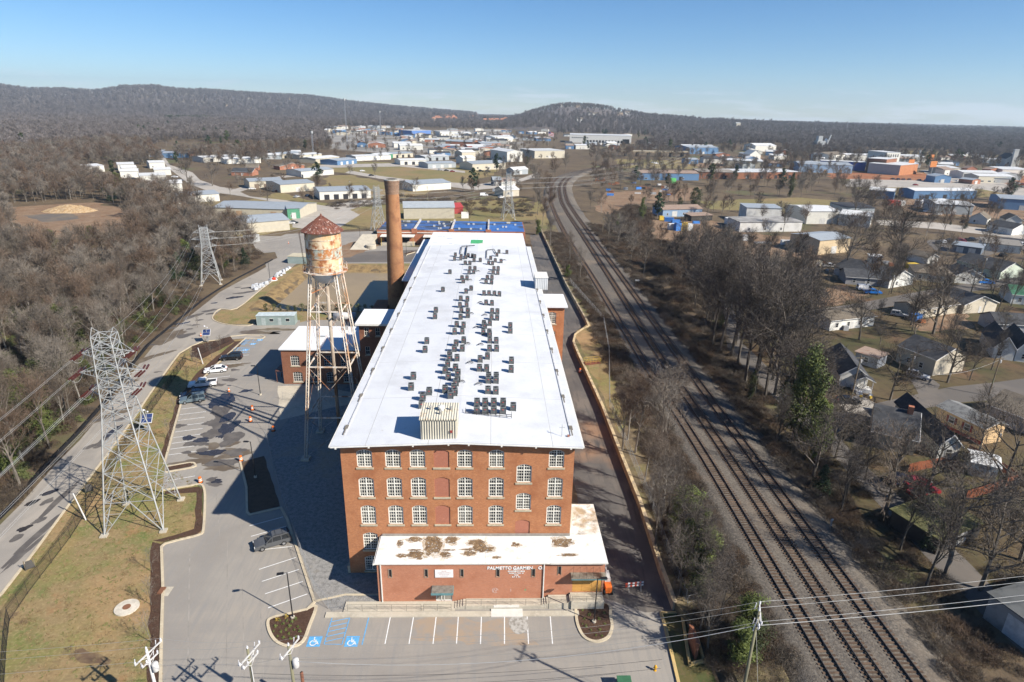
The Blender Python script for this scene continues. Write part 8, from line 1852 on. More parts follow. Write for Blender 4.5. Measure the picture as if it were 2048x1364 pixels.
for i,(x,y,tp_,k,lab)in enumerate([(1795,535,420,'oak','wide bare oak crowning the scrap yard'),(1690,545,440,'oak','bare oak before the tan warehouse'),(1718,680,590,'oak','small bare tree before the white trailer'),(1822,650,560,'oak','bare oak between the beige trailer and silver SUV'),(1866,668,540,'oak','tall forked bare oak behind the beige trailer'),(1880,664,560,'near','bare tree beside the forked oak'),(1895,765,660,'oak','bare tree hung with green clumps by the street'),(1780,790+10,700,'oak','bare street tree before the charcoal roofed house'),(1635,628,560,'oak','bare tree on the dirt drive'),(1625,960,830,'oak','pale barked leaning tree beside the lane'),(1660,900,780,'oak','bare tree over the lane'),(1840,1010,860,'oak','bare tree before the orange fence'),(1770,1030,880,'oak','bare tree behind the mossy shed'),(1985,1030,850,'oak','dark bare tree below the white shed'),(1890,1150,960,'oak','crooked bare tree beside the mossy shed'),(1850,1180,1000,'near','bare tree leaning over the tracks bank'),(1960,1180,1010,'oak','bare tree over the pale flat roof'),(2040,1120,960,'oak','bare tree at the lower right edge'),(1730,960,850,'near','bare tree beside the charcoal roofed house'),(1690,1000,880,'near','bare tree above the right bank'),(1800,1100,960,'near','bare tree with forked stem on the right bank'),(1550,900,790,'near','bare tree with ivy stem by the tracks'),(1900,440,385,'oak','broad bare tree by the grey metal shed'),(1935,440,380,'oak','broad bare tree before the blue shed'),(1705,440,370,'oak','round bare tree by the white annex'),(1735,430,380,'oak','bare tree beside the dark blue shed'),(1500,375,345,'oak','bare tree before the white canopy'),(1990,560,500,'near','bare tree behind the pale green house'),(1320,305,470,'mid','x')][:-1]):
    T(k,x,y,tp_,lab)
for i,(x,y,tp_,k,lab)in enumerate([(1585,880,700,'ever','tall ivy clad evergreen column right of the tracks'),(1610,900,730,'ever','second ivy clad column right of the tracks'),(1565,850,745,'ever','dark ivy mass behind the ivy column'),(1630,925,800,'ever','ivy clad stem by the lane'),(1500,800,740,'ever','ivy wrapped trunk by the tracks'),(1640,990,930,'cedar','dark evergreen shrub on the right bank'),(1850,1100,1050,'cedar','evergreen shrub by the mossy shed'),(1440,660,620,'ever','ivy wrapped trunk behind the trackside trees'),(1580,395,345,'ever','dark ivy clad tree before the works'),(1390,420,375,'cedar','dark cedar beside the blue office'),(1470,360,330,'cedar','dark round cedar before the works'),(1235,455,430,'ever','ivy clad stump tree in the brambles'),(1283,440,395,'ever','ivy clad tree left of the blue office'),(1360,415,395,'cedar','brown green cedar behind the blue office'),(955,370,352,'cedar','single round cedar in the meadow'),(1053,330,312,'cedar','cedar beside the curved roof hall'),(1975,455,440,'cedar','clipped dark hedge tree behind the white garage'),(1930,458,440,'cedar','clipped dark hedge tree by the gabled cottage'),(1900,450,440,'cedar','hedge end by the street'),(242,395,345,'ever','olive green tree clump by the white sheds'),(225,402,362,'cedar','dark evergreen beside the olive clump'),(250,405,372,'ever','round evergreen over the clearing'),(205,385,350,'ever','evergreen behind the rubble heap'),(378,540,480,'ever','evergreen left of the second pylon'),(395,560,500,'ever','dense evergreen at the foot of the second pylon'),(360,560,505,'cedar','dark evergreen in the wood by the second pylon'),(470,525,490,'ever','evergreen right of the second pylon'),(490,530,495,'cedar','dark evergreen shrub above the silt fence'),(450,540,505,'ever','evergreen shrub above the silt fence'),(340,480,430,'ever','tall olive evergreen in the wood'),(370,470,425,'ever','second olive evergreen in the wood'),(40,860,740,'ever','tall ivy clad evergreen at the left edge'),(18,950,830,'ever','evergreen at the left edge above the road'),(90,880,800,'ever','ivy clad tree above the road'),(130,690,610,'ever','ivy clad tree deep in the wood'),(120,560,520,'cedar','dark evergreen thicket in the wood'),(1135,560,530,'ever','ivy clad stem on the drive bank'),(1076,470,440,'ever','dark evergreen beside the blue roof')]):
    T(k,x,y,tp_,lab,name='evergreen_tree' if k=='cedar' else 'ivy_clad_tree',wide=1.0 if k=='cedar' or x<1200 else 0.72)
for i,(x,y,tp_,k,lab)in enumerate([(1320,925,760,'near','pale bare tree on the drive bank'),(1270,905,760,'near','bare tree behind the drive bank fence'),(1245,900,790,'near','slim bare tree on the drive bank'),(1330,870,740,'near','slim bare tree between bank and tracks'),(1290,960,850,'near','scrubby bare tree above the wall'),(1300,1000,880,'near','bare bank tree above the upper drive'),(1325,1020,890,'near','bare bank tree before the ballast'),(1335,1060,930,'near','bare bank tree over the dark drive'),(1345,1110,980,'near','bare bank tree above the barricade'),(1370,1150,1010,'near','bare bank tree beside the ivy columns'),(1360,1190,1070,'near','bare bank tree by the drive end'),(1420,1200,1090,'near','bare bank tree right of the ivy'),(1255,880,760,'near','bare bank tree over the grass strip'),(1415,1300,1180,'near','bare tree behind the brick pier'),(1310,1090,960,'near','scrubby bare tree above the dark drive'),(1390,1170,1040,'near','leaning bare tree by the gate leaf'),(1400,1260,1130,'near','fallen branched tree by the brick sign'),(1440,1240,1120,'near','bare tree behind the brick sign'),(1160,560,500,'near','bare tree on the upper drive bank'),(1140,520,470,'near','bare tree at the upper bank end'),(1100,490,440,'near','bare tree beside the blue roof corner'),(1085,450,400,'mid','bare tree beyond the blue roof'),(1075,430,380,'mid','bare tree by the railway pylon'),(1100,430,380,'mid','bare tree left of the curve'),(1090,400,350,'mid','bare tree inside the curve'),(1070,380,330,'mid','bare tree beyond the cedar row'),(1110,360,320,'mid','bare tree on the curve cutting'),(1130,345,310,'mid','bare tree above the curve cutting')]):
    T(k,x,y,tp_,lab,z=WZ if y>480 else 0)
for i,(x,y,tp_,lab)in enumerate([(1372,1090,985,'bright ivy mass on the drive bank, upper'),(1380,1150,1045,'bright ivy column on the drive bank, middle'),(1402,1170,1070,'bright ivy column on the drive bank, right'),(1490,1275,1190,'ivy column behind the trackside pole'),(1478,1330,1250,'ivy mass below the trackside pole'),(1350,1060,1000,'ivy clad stem above the dark drive'),(1392,1110,1020,'bright ivy mass on the drive bank, behind the middle column'),(1396,1200,1120,'bright ivy mass on the drive bank, lowest'),(1360,1035,985,'ivy clad sapling on the drive bank'),(1500,1310,1225,'ivy mass right of the trackside pole')]):
    T('ever',x,y,tp_,lab,z=WZ,name='ivy_clad_tree',cat='tree',wide=1.2)
# street trees, young lot trees
for i,(x,y,tp_)in enumerate([(700,410,372),(729,408,375),(607,405,378),(628,407,380),(535,408,370),(425,372,320),(375,362,318),(575,350,318),(700,350,330)]):
    T('mid' if i<4 else 'oak',x,y,tp_,'bare street tree, %s of the left estate'%ordn(i),'bare street trees of the left estate')
for i,(x,y)in enumerate([(305,1145),(303,1210),(303,1285),(396,740),(425,722),(350,830),(440,700),(412,700),(375,770),(340,880),(395,655)]):
    tree(RND.choice(small_bare),G(x,y),RND.uniform(0.75,1.0),'young bare tree, %s of the planted lot edge'%ordn(i),'young bare trees along the lot','young_tree')
for k in range(34):
    x,y=RND.uniform(0,400),RND.uniform(480,930)
    if not(x<(402-(y-588)*0.72)-25 if y>588 else x<440):continue
    b=G(x,y);q=RND.choice(ever_p+cedar_p[:1]);k_=RND.uniform(0.55,0.95)
    tree(q,b,k_*RND.uniform(0.8,1.1),'olive evergreen among the bare woods left of the access road','evergreens in the left woods','evergreen_tree',sz=k_)
# rows of planted shrubs
def shrubs(L,p,lab,grp,s=1.0,name='planted_shrub'):
    for i,(x,y)in enumerate(L):
        q=p if not isinstance(p,list)else RND.choice(p);k=s*RND.uniform(.8,1.2);b=G(x,y)
        t=thing(name,lab%ordn(i),'shrub',b,RND.uniform(0,6),grp);t.scale=(k,k,k)
        if isinstance(q,Proto):link_part('trunk',q.t,t);link_part('crown',q.c,t)
        else:link_part('crown',q,t)
shrubs([(310+2*(i%2),1105+17*i)for i in range(15)],tiny_p,'dark bare shrub, %s down the front mulch strip','bare shrubs in the front mulch strip')
shrubs([(398,985+11*i)for i in range(7)]+[(385-14*i,1074+3*i)for i in range(5)],tiny_p,'low brown shrub, %s round the lawn corner','low shrubs round the lawn corner',0.8)
shrubs([(480-11.5*i,690+10*i)for i in range(10)]+[(360-3.2*i,805+11*i)for i in range(10)],tiny_p,'low brown shrub, %s down the upper mulch strip','low shrubs in the upper mulch strip',0.9)
shrubs([(137,1302),(150,1310),(190,1322),(210,1328),(28,1232),(50,1245)],tiny_p,'low brown shrub, %s of the lawn patches','low shrubs in the lawn',1.1)
isl=[(560,1243),(552,1255),(548,1265),(566,1250),(574,1244),(580,1255),(572,1262),(562,1266),(556,1275),(585,1246),(592,1240),(588,1262),(578,1270),(568,1277),(582,1280),(596,1255),(600,1265),(592,1275)]
shrubs(isl,tuft_g,'green tuft, %s in the planted island','green tufts in the planted island',0.55)
shrubs([(572,1236),(553,1242)],tuft_y,'yellow shrub, %s in the planted island','yellow shrubs in the planted island',0.75)
shrubs([(1165,1222),(1175,1215),(1190,1222),(1200,1216),(1208,1228),(1168,1240),(1178,1232),(1198,1240),(1210,1250),(1172,1255),(1182,1262),(1200,1262),(1192,1272),(1165,1250),(1204,1274)],tuft_g,'green tuft, %s in the mulch island','green tufts in the mulch island',0.5)
for i in range(17):
    b=Vector((-66+2.05*i,177.0,0));t=thing('pond_shrub','evergreen shrub, %s from the left along the pond fence'%ordn(i),'shrub',b,RND.uniform(0,6),'evergreen shrubs along the pond fence');k=RND.uniform(1.2,1.7);t.scale=(k,k,k*1.15);q=RND.choice(shrub_p);link_part('trunk',q.t,t);link_part('crown',q.c,t)

# ---------------------------------------------------------------- scattered woods
def proj(X,Y):
    p=np.stack([X,Y,np.full_like(X,-CAM_H)],1);Rm=np.array([list(_rt),list(_dn),list(_fwd)]);c=p@Rm.T
    return c[:,0]/c[:,2]*FPX+CX,c[:,1]/c[:,2]*FPX+CY,c[:,2]
def inpoly(x,y,P):
    P=np.asarray(P,float);ins=np.zeros(len(x),bool);n=len(P);j=n-1
    for i in range(n):
        xi,yi=P[i];xj,yj=P[j];c=((yi>y)!=(yj>y))&(x<(xj-xi)*(y-yi)/(yj-yi+1e-12)+xi);ins^=c;j=i
    return ins
KEEPOUT={'field','street','lot','road','parking_lot','drive','dirt','driveway','lawn','gravel_yard','apron','pond_water'}
def clear(X,Y,pad=0.0,lawn_ok=False):
    ok=np.ones(len(X),bool)
    for nm,P in ZONES:
        if nm in KEEPOUT:ok&=~inpoly(X,Y,P)
    for c,hx,hy,a in FOOT:
        dx,dy=X-c.x,Y-c.y;lx=dx*math.cos(a)+dy*math.sin(a);ly=-dx*math.sin(a)+dy*math.cos(a);ok&=~((abs(lx)<hx+pad)&(abs(ly)<hy+pad))
    for nm in 'ABC':
        T_=np.array([(p.x,p.y)for p in trackpts[nm][::12]])
        for q in T_:ok&=(X-q[0])**2+(Y-q[1])**2>8.5**2
    for q in(py1,py2,py3,py4):ok&=(X-q.location.x)**2+(Y-q.location.y)**2>7**2
    ok&=~((X>-52)&(X<18)&(Y>50)&(Y<312))
    return ok
rng=np.random.default_rng(5)
def jitter(x0,x1,y0,y1,sp):
    xs,ys=np.meshgrid(np.arange(x0,x1,sp),np.arange(y0,y1,sp));X=xs.ravel()+rng.uniform(-.5,.5,xs.size)*sp;Y=ys.ravel()+rng.uniform(-.5,.5,xs.size)*sp;return X,Y
W_LEFT=[(-900,1500),(-60,1085),(20,1003),(100,910),(150,863),(212,788),(262,712),(292,680),(325,652),(370,615),(402,588),(430,570),(470,548),(500,532),(520,510),(500,488),(480,478),(445,472),(420,445),(400,425),(350,412),(345,395),(285,392),(240,398),(215,370),(165,352),(160,330),(230,328),(330,332),(345,320),(400,322),(440,332),(455,330),(530,330),(540,318),(560,305),(660,300),(690,296),(800,300),(812,285),(640,256),(640,240),(-900,210)]
W_FAR=[(800,248),(840,258),(1010,256),(1100,262),(1130,262),(1300,265),(1310,285),(1270,296),(1300,305),(1370,300),(1440,292),(1560,290),(1580,315),(1650,312),(1700,318),(1850,318),(2000,318),(2300,330),(2300,236),(800,226)]
W_OPEN=[[(30,470),(260,455),(250,500),(170,520),(60,515)],[(15,408),(190,400),(258,416),(265,456),(190,472),(130,480),(40,474)],[(300,292),(332,292),(350,325),(410,350),(400,365),(330,335)],[(330,280),(560,290),(560,300),(340,312)]]
def wood(X,Y,polys,dens=1.0):
    px,py,dz=proj(X,Y);ok=dz>20
    m=np.zeros(len(X),bool)
    for P in polys:m|=inpoly(px,py,P)
    for P in W_OPEN:m&=~inpoly(px,py,P)
    return ok&m,px,py
BARE='bare grey brown woodland tree among many left of the access road'
# near woods: the nearest as individuals
X,Y=jitter(-330,-40,40,420,6.0);m,px,py=wood(X,Y,[W_LEFT]);m&=clear(X,Y)&(px>-90)&(np.array([mnoise.noise((x*0.03,y*0.03,7.0))for x,y in zip(X,Y)])>-0.33);X,Y,px,py=X[m],Y[m],px[m],py[m]
d=np.hypot(X,Y);order=np.argsort(d);X,Y,px,py,d=X[order],Y[order],px[order],py[order],d[order]
nind=min(185,len(X))
for i in range(nind):
    big=d[i]<210;s=RND.uniform(0.52,0.88)if px[i]<330 else RND.uniform(0.45,0.7)
    if py[i]>560 and px[i]>(402-(py[i]-588)*0.72)-45:s*=0.62
    tree(RND.choice(near_bare if big else mid_bare),(X[i],Y[i],0),s,BARE,'woodland trees left of the access road','woodland_tree')
# the rest of the woods as masses of instances
def proto_collection(name,protos):
    c=bpy.data.collections.new(name)
    for i,p in enumerate(protos):
        if isinstance(p,Proto):
            vs=[];me=bpy.data.meshes.new('kind');mA,mB_=p.t,p.c
            nv=len(mA.vertices);va=np.empty(nv*3,'f');mA.vertices.foreach_get('co',va);vb=np.empty(len(mB_.vertices)*3,'f');mB_.vertices.foreach_get('co',vb)
            fa=[tuple(q.vertices)for q in mA.polygons];fb=[tuple(v+nv for v in q.vertices)for q in mB_.polygons]
            me.from_pydata(np.concatenate([va,vb]).reshape(-1,3).tolist(),[],fa+fb);me.materials.append(mA.materials[0]);me.materials.append(mB_.materials[0]);me.polygons.foreach_set('material_index',[0]*len(fa)+[1]*len(fb));me.update()
        else:me=p
        c.objects.link(bpy.data.objects.new('kind_%02d'%i,me))
    return c
def scatter(name,label,pts,coll,nk):
    """pts rows: x,y,z,scale ; one mass object"""
    me=bpy.data.meshes.new(name);pts=np.asarray(pts,'f');me.from_pydata(pts[:,:3].tolist(),[],[])
    a=me.attributes.new('sc','FLOAT','POINT');a.data.foreach_set('value',pts[:,3].astype('f'));a=me.attributes.new('rz','FLOAT','POINT');a.data.foreach_set('value',rng.uniform(0,6.28,len(pts)).astype('f'));a=me.attributes.new('kd','INT','POINT');a.data.foreach_set('value',rng.integers(0,nk,len(pts)).astype('i'))
    o=bpy.data.objects.new(name,me);COL.objects.link(o);tag(o,label,None,None,'stuff')
    ng=bpy.data.node_groups.new(name,'GeometryNodeTree');ng.interface.new_socket('Geometry',in_out='INPUT',socket_type='NodeSocketGeometry');ng.interface.new_socket('Geometry',in_out='OUTPUT',socket_type='NodeSocketGeometry')
    N,L=ng.nodes,ng.links;gi=N.new('NodeGroupInput');go=N.new('NodeGroupOutput');ip=N.new('GeometryNodeInstanceOnPoints');ci=N.new('GeometryNodeCollectionInfo');ci.inputs['Collection'].default_value=coll;ci.inputs['Separate Children'].default_value=True;ci.inputs['Reset Children'].default_value=True
    def at(nm,ty):n=N.new('GeometryNodeInputNamedAttribute');n.data_type=ty;n.inputs['Name'].default_value=nm;return n.outputs['Attribute']
    L.new(gi.outputs[0],ip.inputs['Points']);L.new(ci.outputs[0],ip.inputs['Instance']);ip.inputs['Pick Instance'].default_value=True;L.new(at('kd','INT'),ip.inputs['Instance Index'])
    cx_=N.new('ShaderNodeCombineXYZ');L.new(at('rz','FLOAT'),cx_.inputs['Z']);L.new(cx_.outputs[0],ip.inputs['Rotation']);L.new(at('sc','FLOAT'),ip.inputs['Scale']);L.new(ip.outputs[0],go.inputs[0])
    md=o.modifiers.new('scatter','NODES');md.node_group=ng
    return o
cm,cf=proto_collection('kinds_mid',mid_bare),proto_collection('kinds_far',far_bare);cp=proto_collection('kinds_pine',pine_far);cb=proto_collection('kinds_bush',bush_p);olive_b=[mkproto(*gen_leafy(930+i,2.0,1.5,0.0,520,0.16,'round',12),m_bark,m_olive if i else m_ever)for i in range(2)];cb2=proto_collection('kinds_brush',bush_p[:2]+[olive_b[0].c,olive_b[1].c])
mid_pts=[(X[i],Y[i],0,RND.uniform(0.6,0.95))for i in range(nind,len(X))]
Xb,Yb=jitter(-520,60,200,900,7.5);m,px,py=wood(Xb,Yb,[W_LEFT]);m&=clear(Xb,Yb,1)&(np.hypot(Xb,Yb)>d[min(nind,len(d)-1)]);m&=~((Xb>-330)&(Xb<-40)&(Yb<420))&(px>-120)
mid_pts+=[(x,y,0,RND.uniform(0.55,0.95))for x,y in zip(Xb[m],Yb[m])]
# loose trees between the right hand yards
Xr,Yr=jitter(40,700,110,1000,12.0);px,py,dz=proj(Xr,Yr);m=(dz>0)&(px>1180)&(px<2150)&clear(Xr,Yr,2.0)&(rng.random(len(Xr))<0.5)&(py<640)
mid_pts+=[(x,y,0,RND.uniform(0.45,0.95))for x,y in zip(Xr[m],Yr[m])]
Xr,Yr=jitter(-220,40,330,900,15.0);px,py,dz=proj(Xr,Yr);m=(dz>0)&clear(Xr,Yr,2.0)&(rng.random(len(Xr))<0.36)&(px>380)&(px<1100)
mid_pts+=[(x,y,0,RND.uniform(0.4,0.8))for x,y in zip(Xr[m],Yr[m])]
Xr,Yr=jitter(-700,200,600,1500,20.0);px,py,dz=proj(Xr,Yr);m=(dz>0)&inpoly(px,py,[(640,252),(1120,252),(1110,330),(900,318),(640,305)])&(rng.random(len(Xr))<0.42)
for c,hx,hy,a in FOOT:m&=~((abs((Xr-c.x)*math.cos(a)+(Yr-c.y)*math.sin(a))<hx)&(abs(-(Xr-c.x)*math.sin(a)+(Yr-c.y)*math.cos(a))<hy))
mid_pts+=[(x,y,0,RND.uniform(0.4,0.8))for x,y in zip(Xr[m],Yr[m])]
Xr,Yr=jitter(56,190,45,330,8.5);px,py,dz=proj(Xr,Yr);m=(dz>0)&(px>1560)&(px<2120)&(py>520)&(rng.random(len(Xr))<0.50)
for nm,P in ZONES:
    if nm in('street','driveway','dirt','lot'):m&=~inpoly(Xr,Yr,P)
for c,hx,hy,a in FOOT:m&=~((abs((Xr-c.x)*math.cos(a)+(Yr-c.y)*math.sin(a))<hx+1)&(abs(-(Xr-c.x)*math.sin(a)+(Yr-c.y)*math.cos(a))<hy+1))
yard_pts=[(x,y,0,RND.uniform(0.32,0.75))for x,y in zip(Xr[m],Yr[m])]
for x,y,z,k in yard_pts:tree(RND.choice(shade_bare+oak_bare),(x,y,z),k,'bare tree among those crowding the yards right of the tracks','bare trees in the right hand yards','yard_tree')
# thick stand behind the trackside trees
Xr,Yr=jitter(50,130,95,330,5.2);px,py,dz=proj(Xr,Yr);m=inpoly(px,py,[(1330,510),(1450,500),(1560,520),(1640,600),(1640,660),(1600,740),(1560,790),(1500,780),(1420,690),(1380,620)])&(rng.random(len(Xr))<0.42)
for nm,P in ZONES:
    if nm in('street','driveway','dirt'):m&=~inpoly(Xr,Yr,P)
for c,hx,hy,a in FOOT:m&=~((abs((Xr-c.x)*math.cos(a)+(Yr-c.y)*math.sin(a))<hx)&(abs(-(Xr-c.x)*math.sin(a)+(Yr-c.y)*math.cos(a))<hy))
mid_pts+=[(x,y,0,RND.uniform(0.55,0.9))for x,y in zip(Xr[m],Yr[m])][:0]
stand_pts=[(x,y,0,RND.uniform(0.55,0.9))for x,y in zip(Xr[m],Yr[m])];cdm=proto_collection('kinds_shade_toned',shade_mid)
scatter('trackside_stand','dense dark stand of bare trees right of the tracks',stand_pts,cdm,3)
scatter('woodland','dense bare winter woodland beyond the road and between the yards',mid_pts,cm,len(mid_bare))
# far woods
fp=[]
Xf,Yf=jitter(-1500,1600,600,1750,11.0);m,px,py=wood(Xf,Yf,[W_LEFT,W_FAR]);m&=clear(Xf,Yf,3)&(px>-80)&(px<2130)&~((Xf>-520)&(Xf<60)&(Yf<900))
fp+=[(x,y,0,RND.uniform(0.6,1.05))for x,y in zip(Xf[m],Yf[m])]
Xf,Yf=jitter(-3000,3200,1300,3200,20.0);rr_f=np.hypot(Xf,Yf);px,py,dz=proj(Xf,Yf);m=(rr_f>1750-60)&(dz>0)&(px>-60)&(px<2110)&(Yf>1200);m&=~((px>640)&(px<1110)&(py>250)&(py<300)&(rr_f<1900))
hz_=np.array([hill_z(x,y)for x,y in zip(Xf,Yf)]);cc=np.stack([Xf,Yf,hz_-CAM_H],1)@np.array([list(_rt),list(_dn),list(_fwd)]).T;qx,qy=cc[:,0]/cc[:,2]*FPX+CX,cc[:,1]/cc[:,2]*FPX+CY
m&=~(inpoly(qx,qy,[(1070,226),(1100,217),(1180,215),(1250,224),(1290,236),(1240,238),(1180,230),(1100,232)])&(rng.random(len(Xf))<0.7))
fp+=[(x,y,hill_z(x,y)if math.hypot(x,y)>1660 else 0,RND.uniform(0.8,1.3))for x,y in zip(Xf[m],Yf[m])]
Xf,Yf=jitter(-5200,5200,2400,6000,34.0);rr_f=np.hypot(Xf,Yf);px,py,dz=proj(Xf,Yf);m=(rr_f>3150)&(rr_f<5800)&(px>-60)&(px<2110)
fp+=[(x,y,hill_z(x,y)-1,RND.uniform(1.2,2.1))for x,y in zip(Xf[m],Yf[m])]
scatter('far_woods','far bare woods covering the plain and the hills',fp,cf,len(far_bare))
# pines sprinkled through
pp_=[]
for(x0,x1,y0,y1,n)in((-1200,1400,700,2200,170),(-600,700,350,900,30)):
    Xp,Yp=rng.uniform(x0,x1,n*3),rng.uniform(y0,y1,n*3);m=clear(Xp,Yp,3);px,py,dz=proj(Xp,Yp);m&=(dz>0)&~((px>640)&(px<1110)&(py>255)&(py<320))
    pp_+=[(x,y,hill_z(x,y)if math.hypot(x,y)>1660 else 0,RND.uniform(0.6,1.1))for x,y in list(zip(Xp[m],Yp[m]))[:n]]
a,b=G(330,238),G(420,238)
for k in range(160):q=a.lerp(b,RND.random());q=q*RND.uniform(0.93,1.0);pp_.append((q.x,q.y,hill_z(q.x,q.y),RND.uniform(0.8,1.1)))
scatter('pine_groves','dark green pines standing through the far woods',pp_,cp,2)
# undergrowth
ug=[]
Xu,Yu=jitter(-240,-40,45,330,2.6);m,px,py=wood(Xu,Yu,[W_LEFT]);m&=clear(Xu,Yu)&(rng.random(len(Xu))<0.55)&(px>-80)
ug+=[(x,y,0,RND.uniform(0.45,1.0))for x,y in zip(Xu[m],Yu[m])]
Xu,Yu=jitter(50.3,72,38,330,1.5);px,py,dz=proj(Xu,Yu);dist=Xu-51;m=(rng.random(len(Xu))<np.clip(0.85-dist*0.035,0.12,1))&(dz>0)
for nm,P in ZONES:
    if nm in('street','driveway'):m&=~inpoly(Xu,Yu,P)
ug+=[(x,y,max(0,0.7-(x-52)*0.3),RND.uniform(0.35,0.8))for x,y in zip(Xu[m],Yu[m])]
Xu,Yu=jitter(20,34,40,300,1.2);px,py,dz=proj(Xu,Yu);wx=np.interp(Yu,[p.y for p in WP][::-1],[p.x for p in WP][::-1]);fx=np.where((Yu>84)&(Yu<170),27.0,0);m=(Xu>wx+1.6)&(Xu>fx)&(Xu<33.4)&(rng.random(len(Xu))<0.85)&(Yu>50)
ug+=[(x,y,WZ,RND.uniform(0.35,0.75))for x,y in zip(Xu[m],Yu[m])]
Xu,Yu=jitter(50,170,180,420,2.4);px,py,dz=proj(Xu,Yu);m=inpoly(px,py,[(1215,400),(1300,420),(1300,480),(1400,500),(1520,520),(1640,545),(1600,600),(1450,620),(1380,600),(1300,540),(1240,470)])&clear(Xu,Yu)&(rng.random(len(Xu))<0.8)
ug+=[(x,y,0,RND.uniform(0.6,1.3))for x,y in zip(Xu[m],Yu[m])]
Xu,Yu=jitter(-130,60,240,470,4.0);px,py,dz=proj(Xu,Yu);m=inpoly(px,py,[(640,405),(760,400),(780,390),(860,395),(1000,398),(1060,400),(1060,440),(950,420),(780,412),(660,420)])&(rng.random(len(Xu))<0.4)
for c,hx,hy,a in FOOT:m&=~((abs((Xu-c.x)*math.cos(a)+(Yu-c.y)*math.sin(a))<hx)&(abs(-(Xu-c.x)*math.sin(a)+(Yu-c.y)*math.cos(a))<hy))
ug+=[(x,y,0,RND.uniform(0.6,1.4))for x,y in zip(Xu[m],Yu[m])]
Xu,Yu=jitter(24,36,30,60,1.2);m=(Xu<32)&(Yu<58)&(Xu>26.5+(58-Yu)*-0.05)
ug+=[(x,y,WZ*0.6,RND.uniform(0.35,0.7))for x,y in zip(Xu[m],Yu[m])]
Xu,Yu=jitter(-150,-45,45,190,1.9);m,px,py=wood(Xu,Yu,[W_LEFT]);m&=clear(Xu,Yu)&(rng.random(len(Xu))<0.62)&(px>-80)&(py>600)
nvb=np.array([mnoise.noise((x*0.05,y*0.05,4.0))for x,y in zip(Xu,Yu)])
scatter('roadside_brush','olive and brown brush between the woods and the access road',[(x,y,0,RND.uniform(0.5,1.15))for x,y,v in zip(Xu[m],Yu[m],nvb[m])],cb2,4)
scatter('undergrowth','brown bramble and twig undergrowth along the woods and tracks',ug,cb,3)
# grass tufts on the near lawns
tg=[]
for k in range(3):
    b_=MB();r2=random.Random(60+k)
    for j in range(9):
        p=Vector((r2.uniform(-.16,.16),r2.uniform(-.16,.16),0));q=p+Vector((r2.uniform(-.12,.12),r2.uniform(-.12,.12),r2.uniform(.06,.16)));n=Vector((r2.uniform(-1,1),r2.uniform(-1,1),0)).normalized()*0.035;b_.add([p-n,p+n,q],[(0,1,2)])
    tg.append(b_.mesh('tuft',M('tuft_%d'%k,((0.30,0.22,0.11),(0.17,0.19,0.06),(0.22,0.15,0.075))[k],0.9,0.3,0.3)))
ct=proto_collection('kinds_tuft',tg)
Xg,Yg=jitter(-75,-22,44,140,0.42);m=np.zeros(len(Xg),bool)
for nm,P in ZONES:
    if nm=='lawn':m|=inpoly(Xg,Yg,P)
for nm,P in ZONES:
    if nm=='mulch_bed':m&=~inpoly(Xg,Yg,P)
nv=np.array([mnoise.noise((x*0.35,y*0.35,0))for x,y in zip(Xg,Yg)]);m&=rng.random(len(Xg))<0.42+0.5*nv
scatter('lawn_grass','dry tufted winter grass of the lawn',[(x,y,0.01,RND.uniform(0.6,1.5))for x,y in zip(Xg[m],Yg[m])],ct,3)
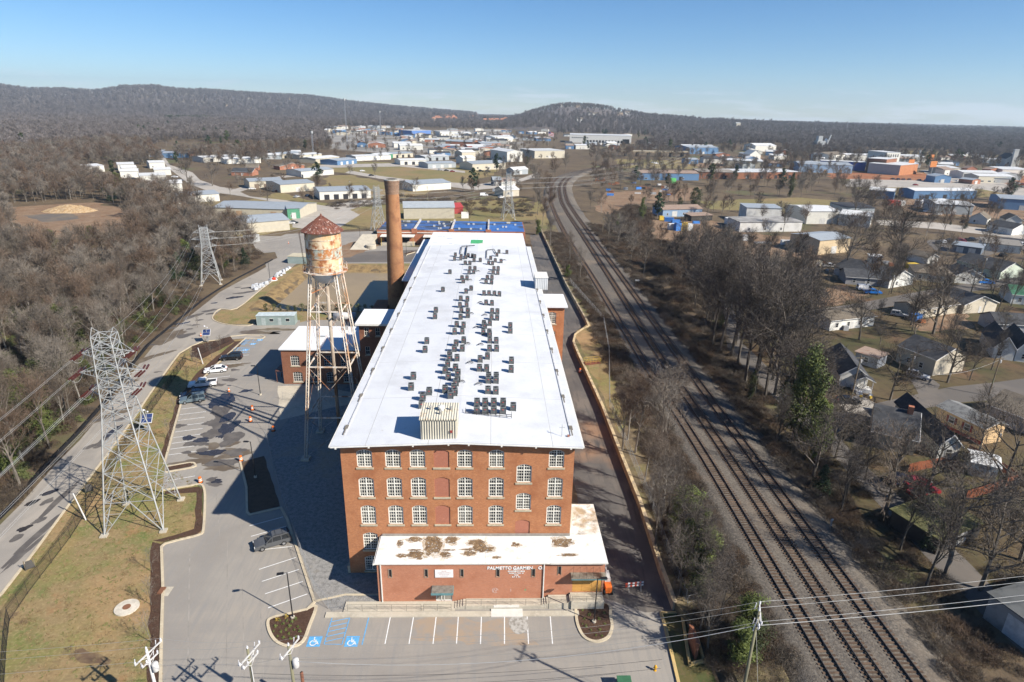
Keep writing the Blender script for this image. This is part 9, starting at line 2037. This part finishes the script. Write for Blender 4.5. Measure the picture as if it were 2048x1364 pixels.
# houses on the far hillside
rr=random.Random(77);hc=[M('terracotta_house',(0.48,0.24,0.14),0.8,0.2),M('stucco_house',(0.56,0.42,0.30),0.8,0.2)];hrf=M('clay_roof',(0.42,0.19,0.11),0.8,0.2)
def on_hill(px,py,r):
    a,e=px_dir(px,py);best=None
    for k in range(160):
        rr_=1500+k*30;x,y=rr_*math.sin(a),rr_*math.cos(a);z=max(hill_z(x,y),far_z(x,y));zz=CAM_H+e*rr_
        if zz<=z:return Vector((x,y,z))
    x,y=r*math.sin(a),r*math.cos(a);return Vector((x,y,hill_z(x,y)))
n_h=0
for k in range(40):
    x=rr.uniform(865,1015);y=240-(x-865)/150*10+rr.uniform(-4,5);q=on_hill(x,y,2800);w_=rr.uniform(14,26)
    bd('clay coloured house, %s of the far hillside estate'%ordn(n_h),Vector((q.x-w_/2,q.y,0)),Vector((q.x+w_/2,q.y,0)),14,rr.uniform(6,10)+6,'hip',6,rr.choice(hc),hrf,2,0,name='hillside_house',cat='house',group='clay coloured hillside houses',z0=q.z,ww=3,wh=2,wz=2,trim=False);n_h+=1
for i,(x,y)in enumerate([(330,176),(180,186),(110,184),(430,186),(300,190),(375,190),(455,214),(125,190),(140,215),(580,200),(640,222),(1120,205),(1155,204),(1180,232),(1190,233),(1240,232),(1255,230),(1160,245),(225,182),(280,180),(500,200)]):
    q=on_hill(x,y,5000 if x<900 else 2800);w_=26 if x<900 else 20
    bd('pale house, %s scattered on the far wooded slope'%ordn(i),Vector((q.x-w_/2,q.y,0)),Vector((q.x+w_/2,q.y,0)),16,9 if x<900 else 9,'side',5,sid_white if i%3 else hc[1],shingle_b,2,0,name='hillside_house',cat='house',group='pale houses on the wooded slope',z0=q.z,ww=3,trim=False)
# ---------------------------------------------------------------- haze
hz=MB().box(-8700,-1400,-80,8700,9100,330).build('haze',None);hz.data.materials.clear()
hm=bpy.data.materials.new('haze_air');hm.use_nodes=True;hn,hl=hm.node_tree.nodes,hm.node_tree.links;hn.clear()
ho=hn.new('ShaderNodeOutputMaterial');hv=hn.new('ShaderNodeVolumePrincipled');hv.inputs['Color'].default_value=(0.70,0.86,1.0,1);hv.inputs['Density'].default_value=8.5e-5;hv.inputs['Anisotropy'].default_value=0.2
hl.new(hv.outputs[0],ho.inputs['Volume']);hz.data.materials.append(hm);tag(hz,'thin bluish air haze over the landscape',None,None,'stuff')
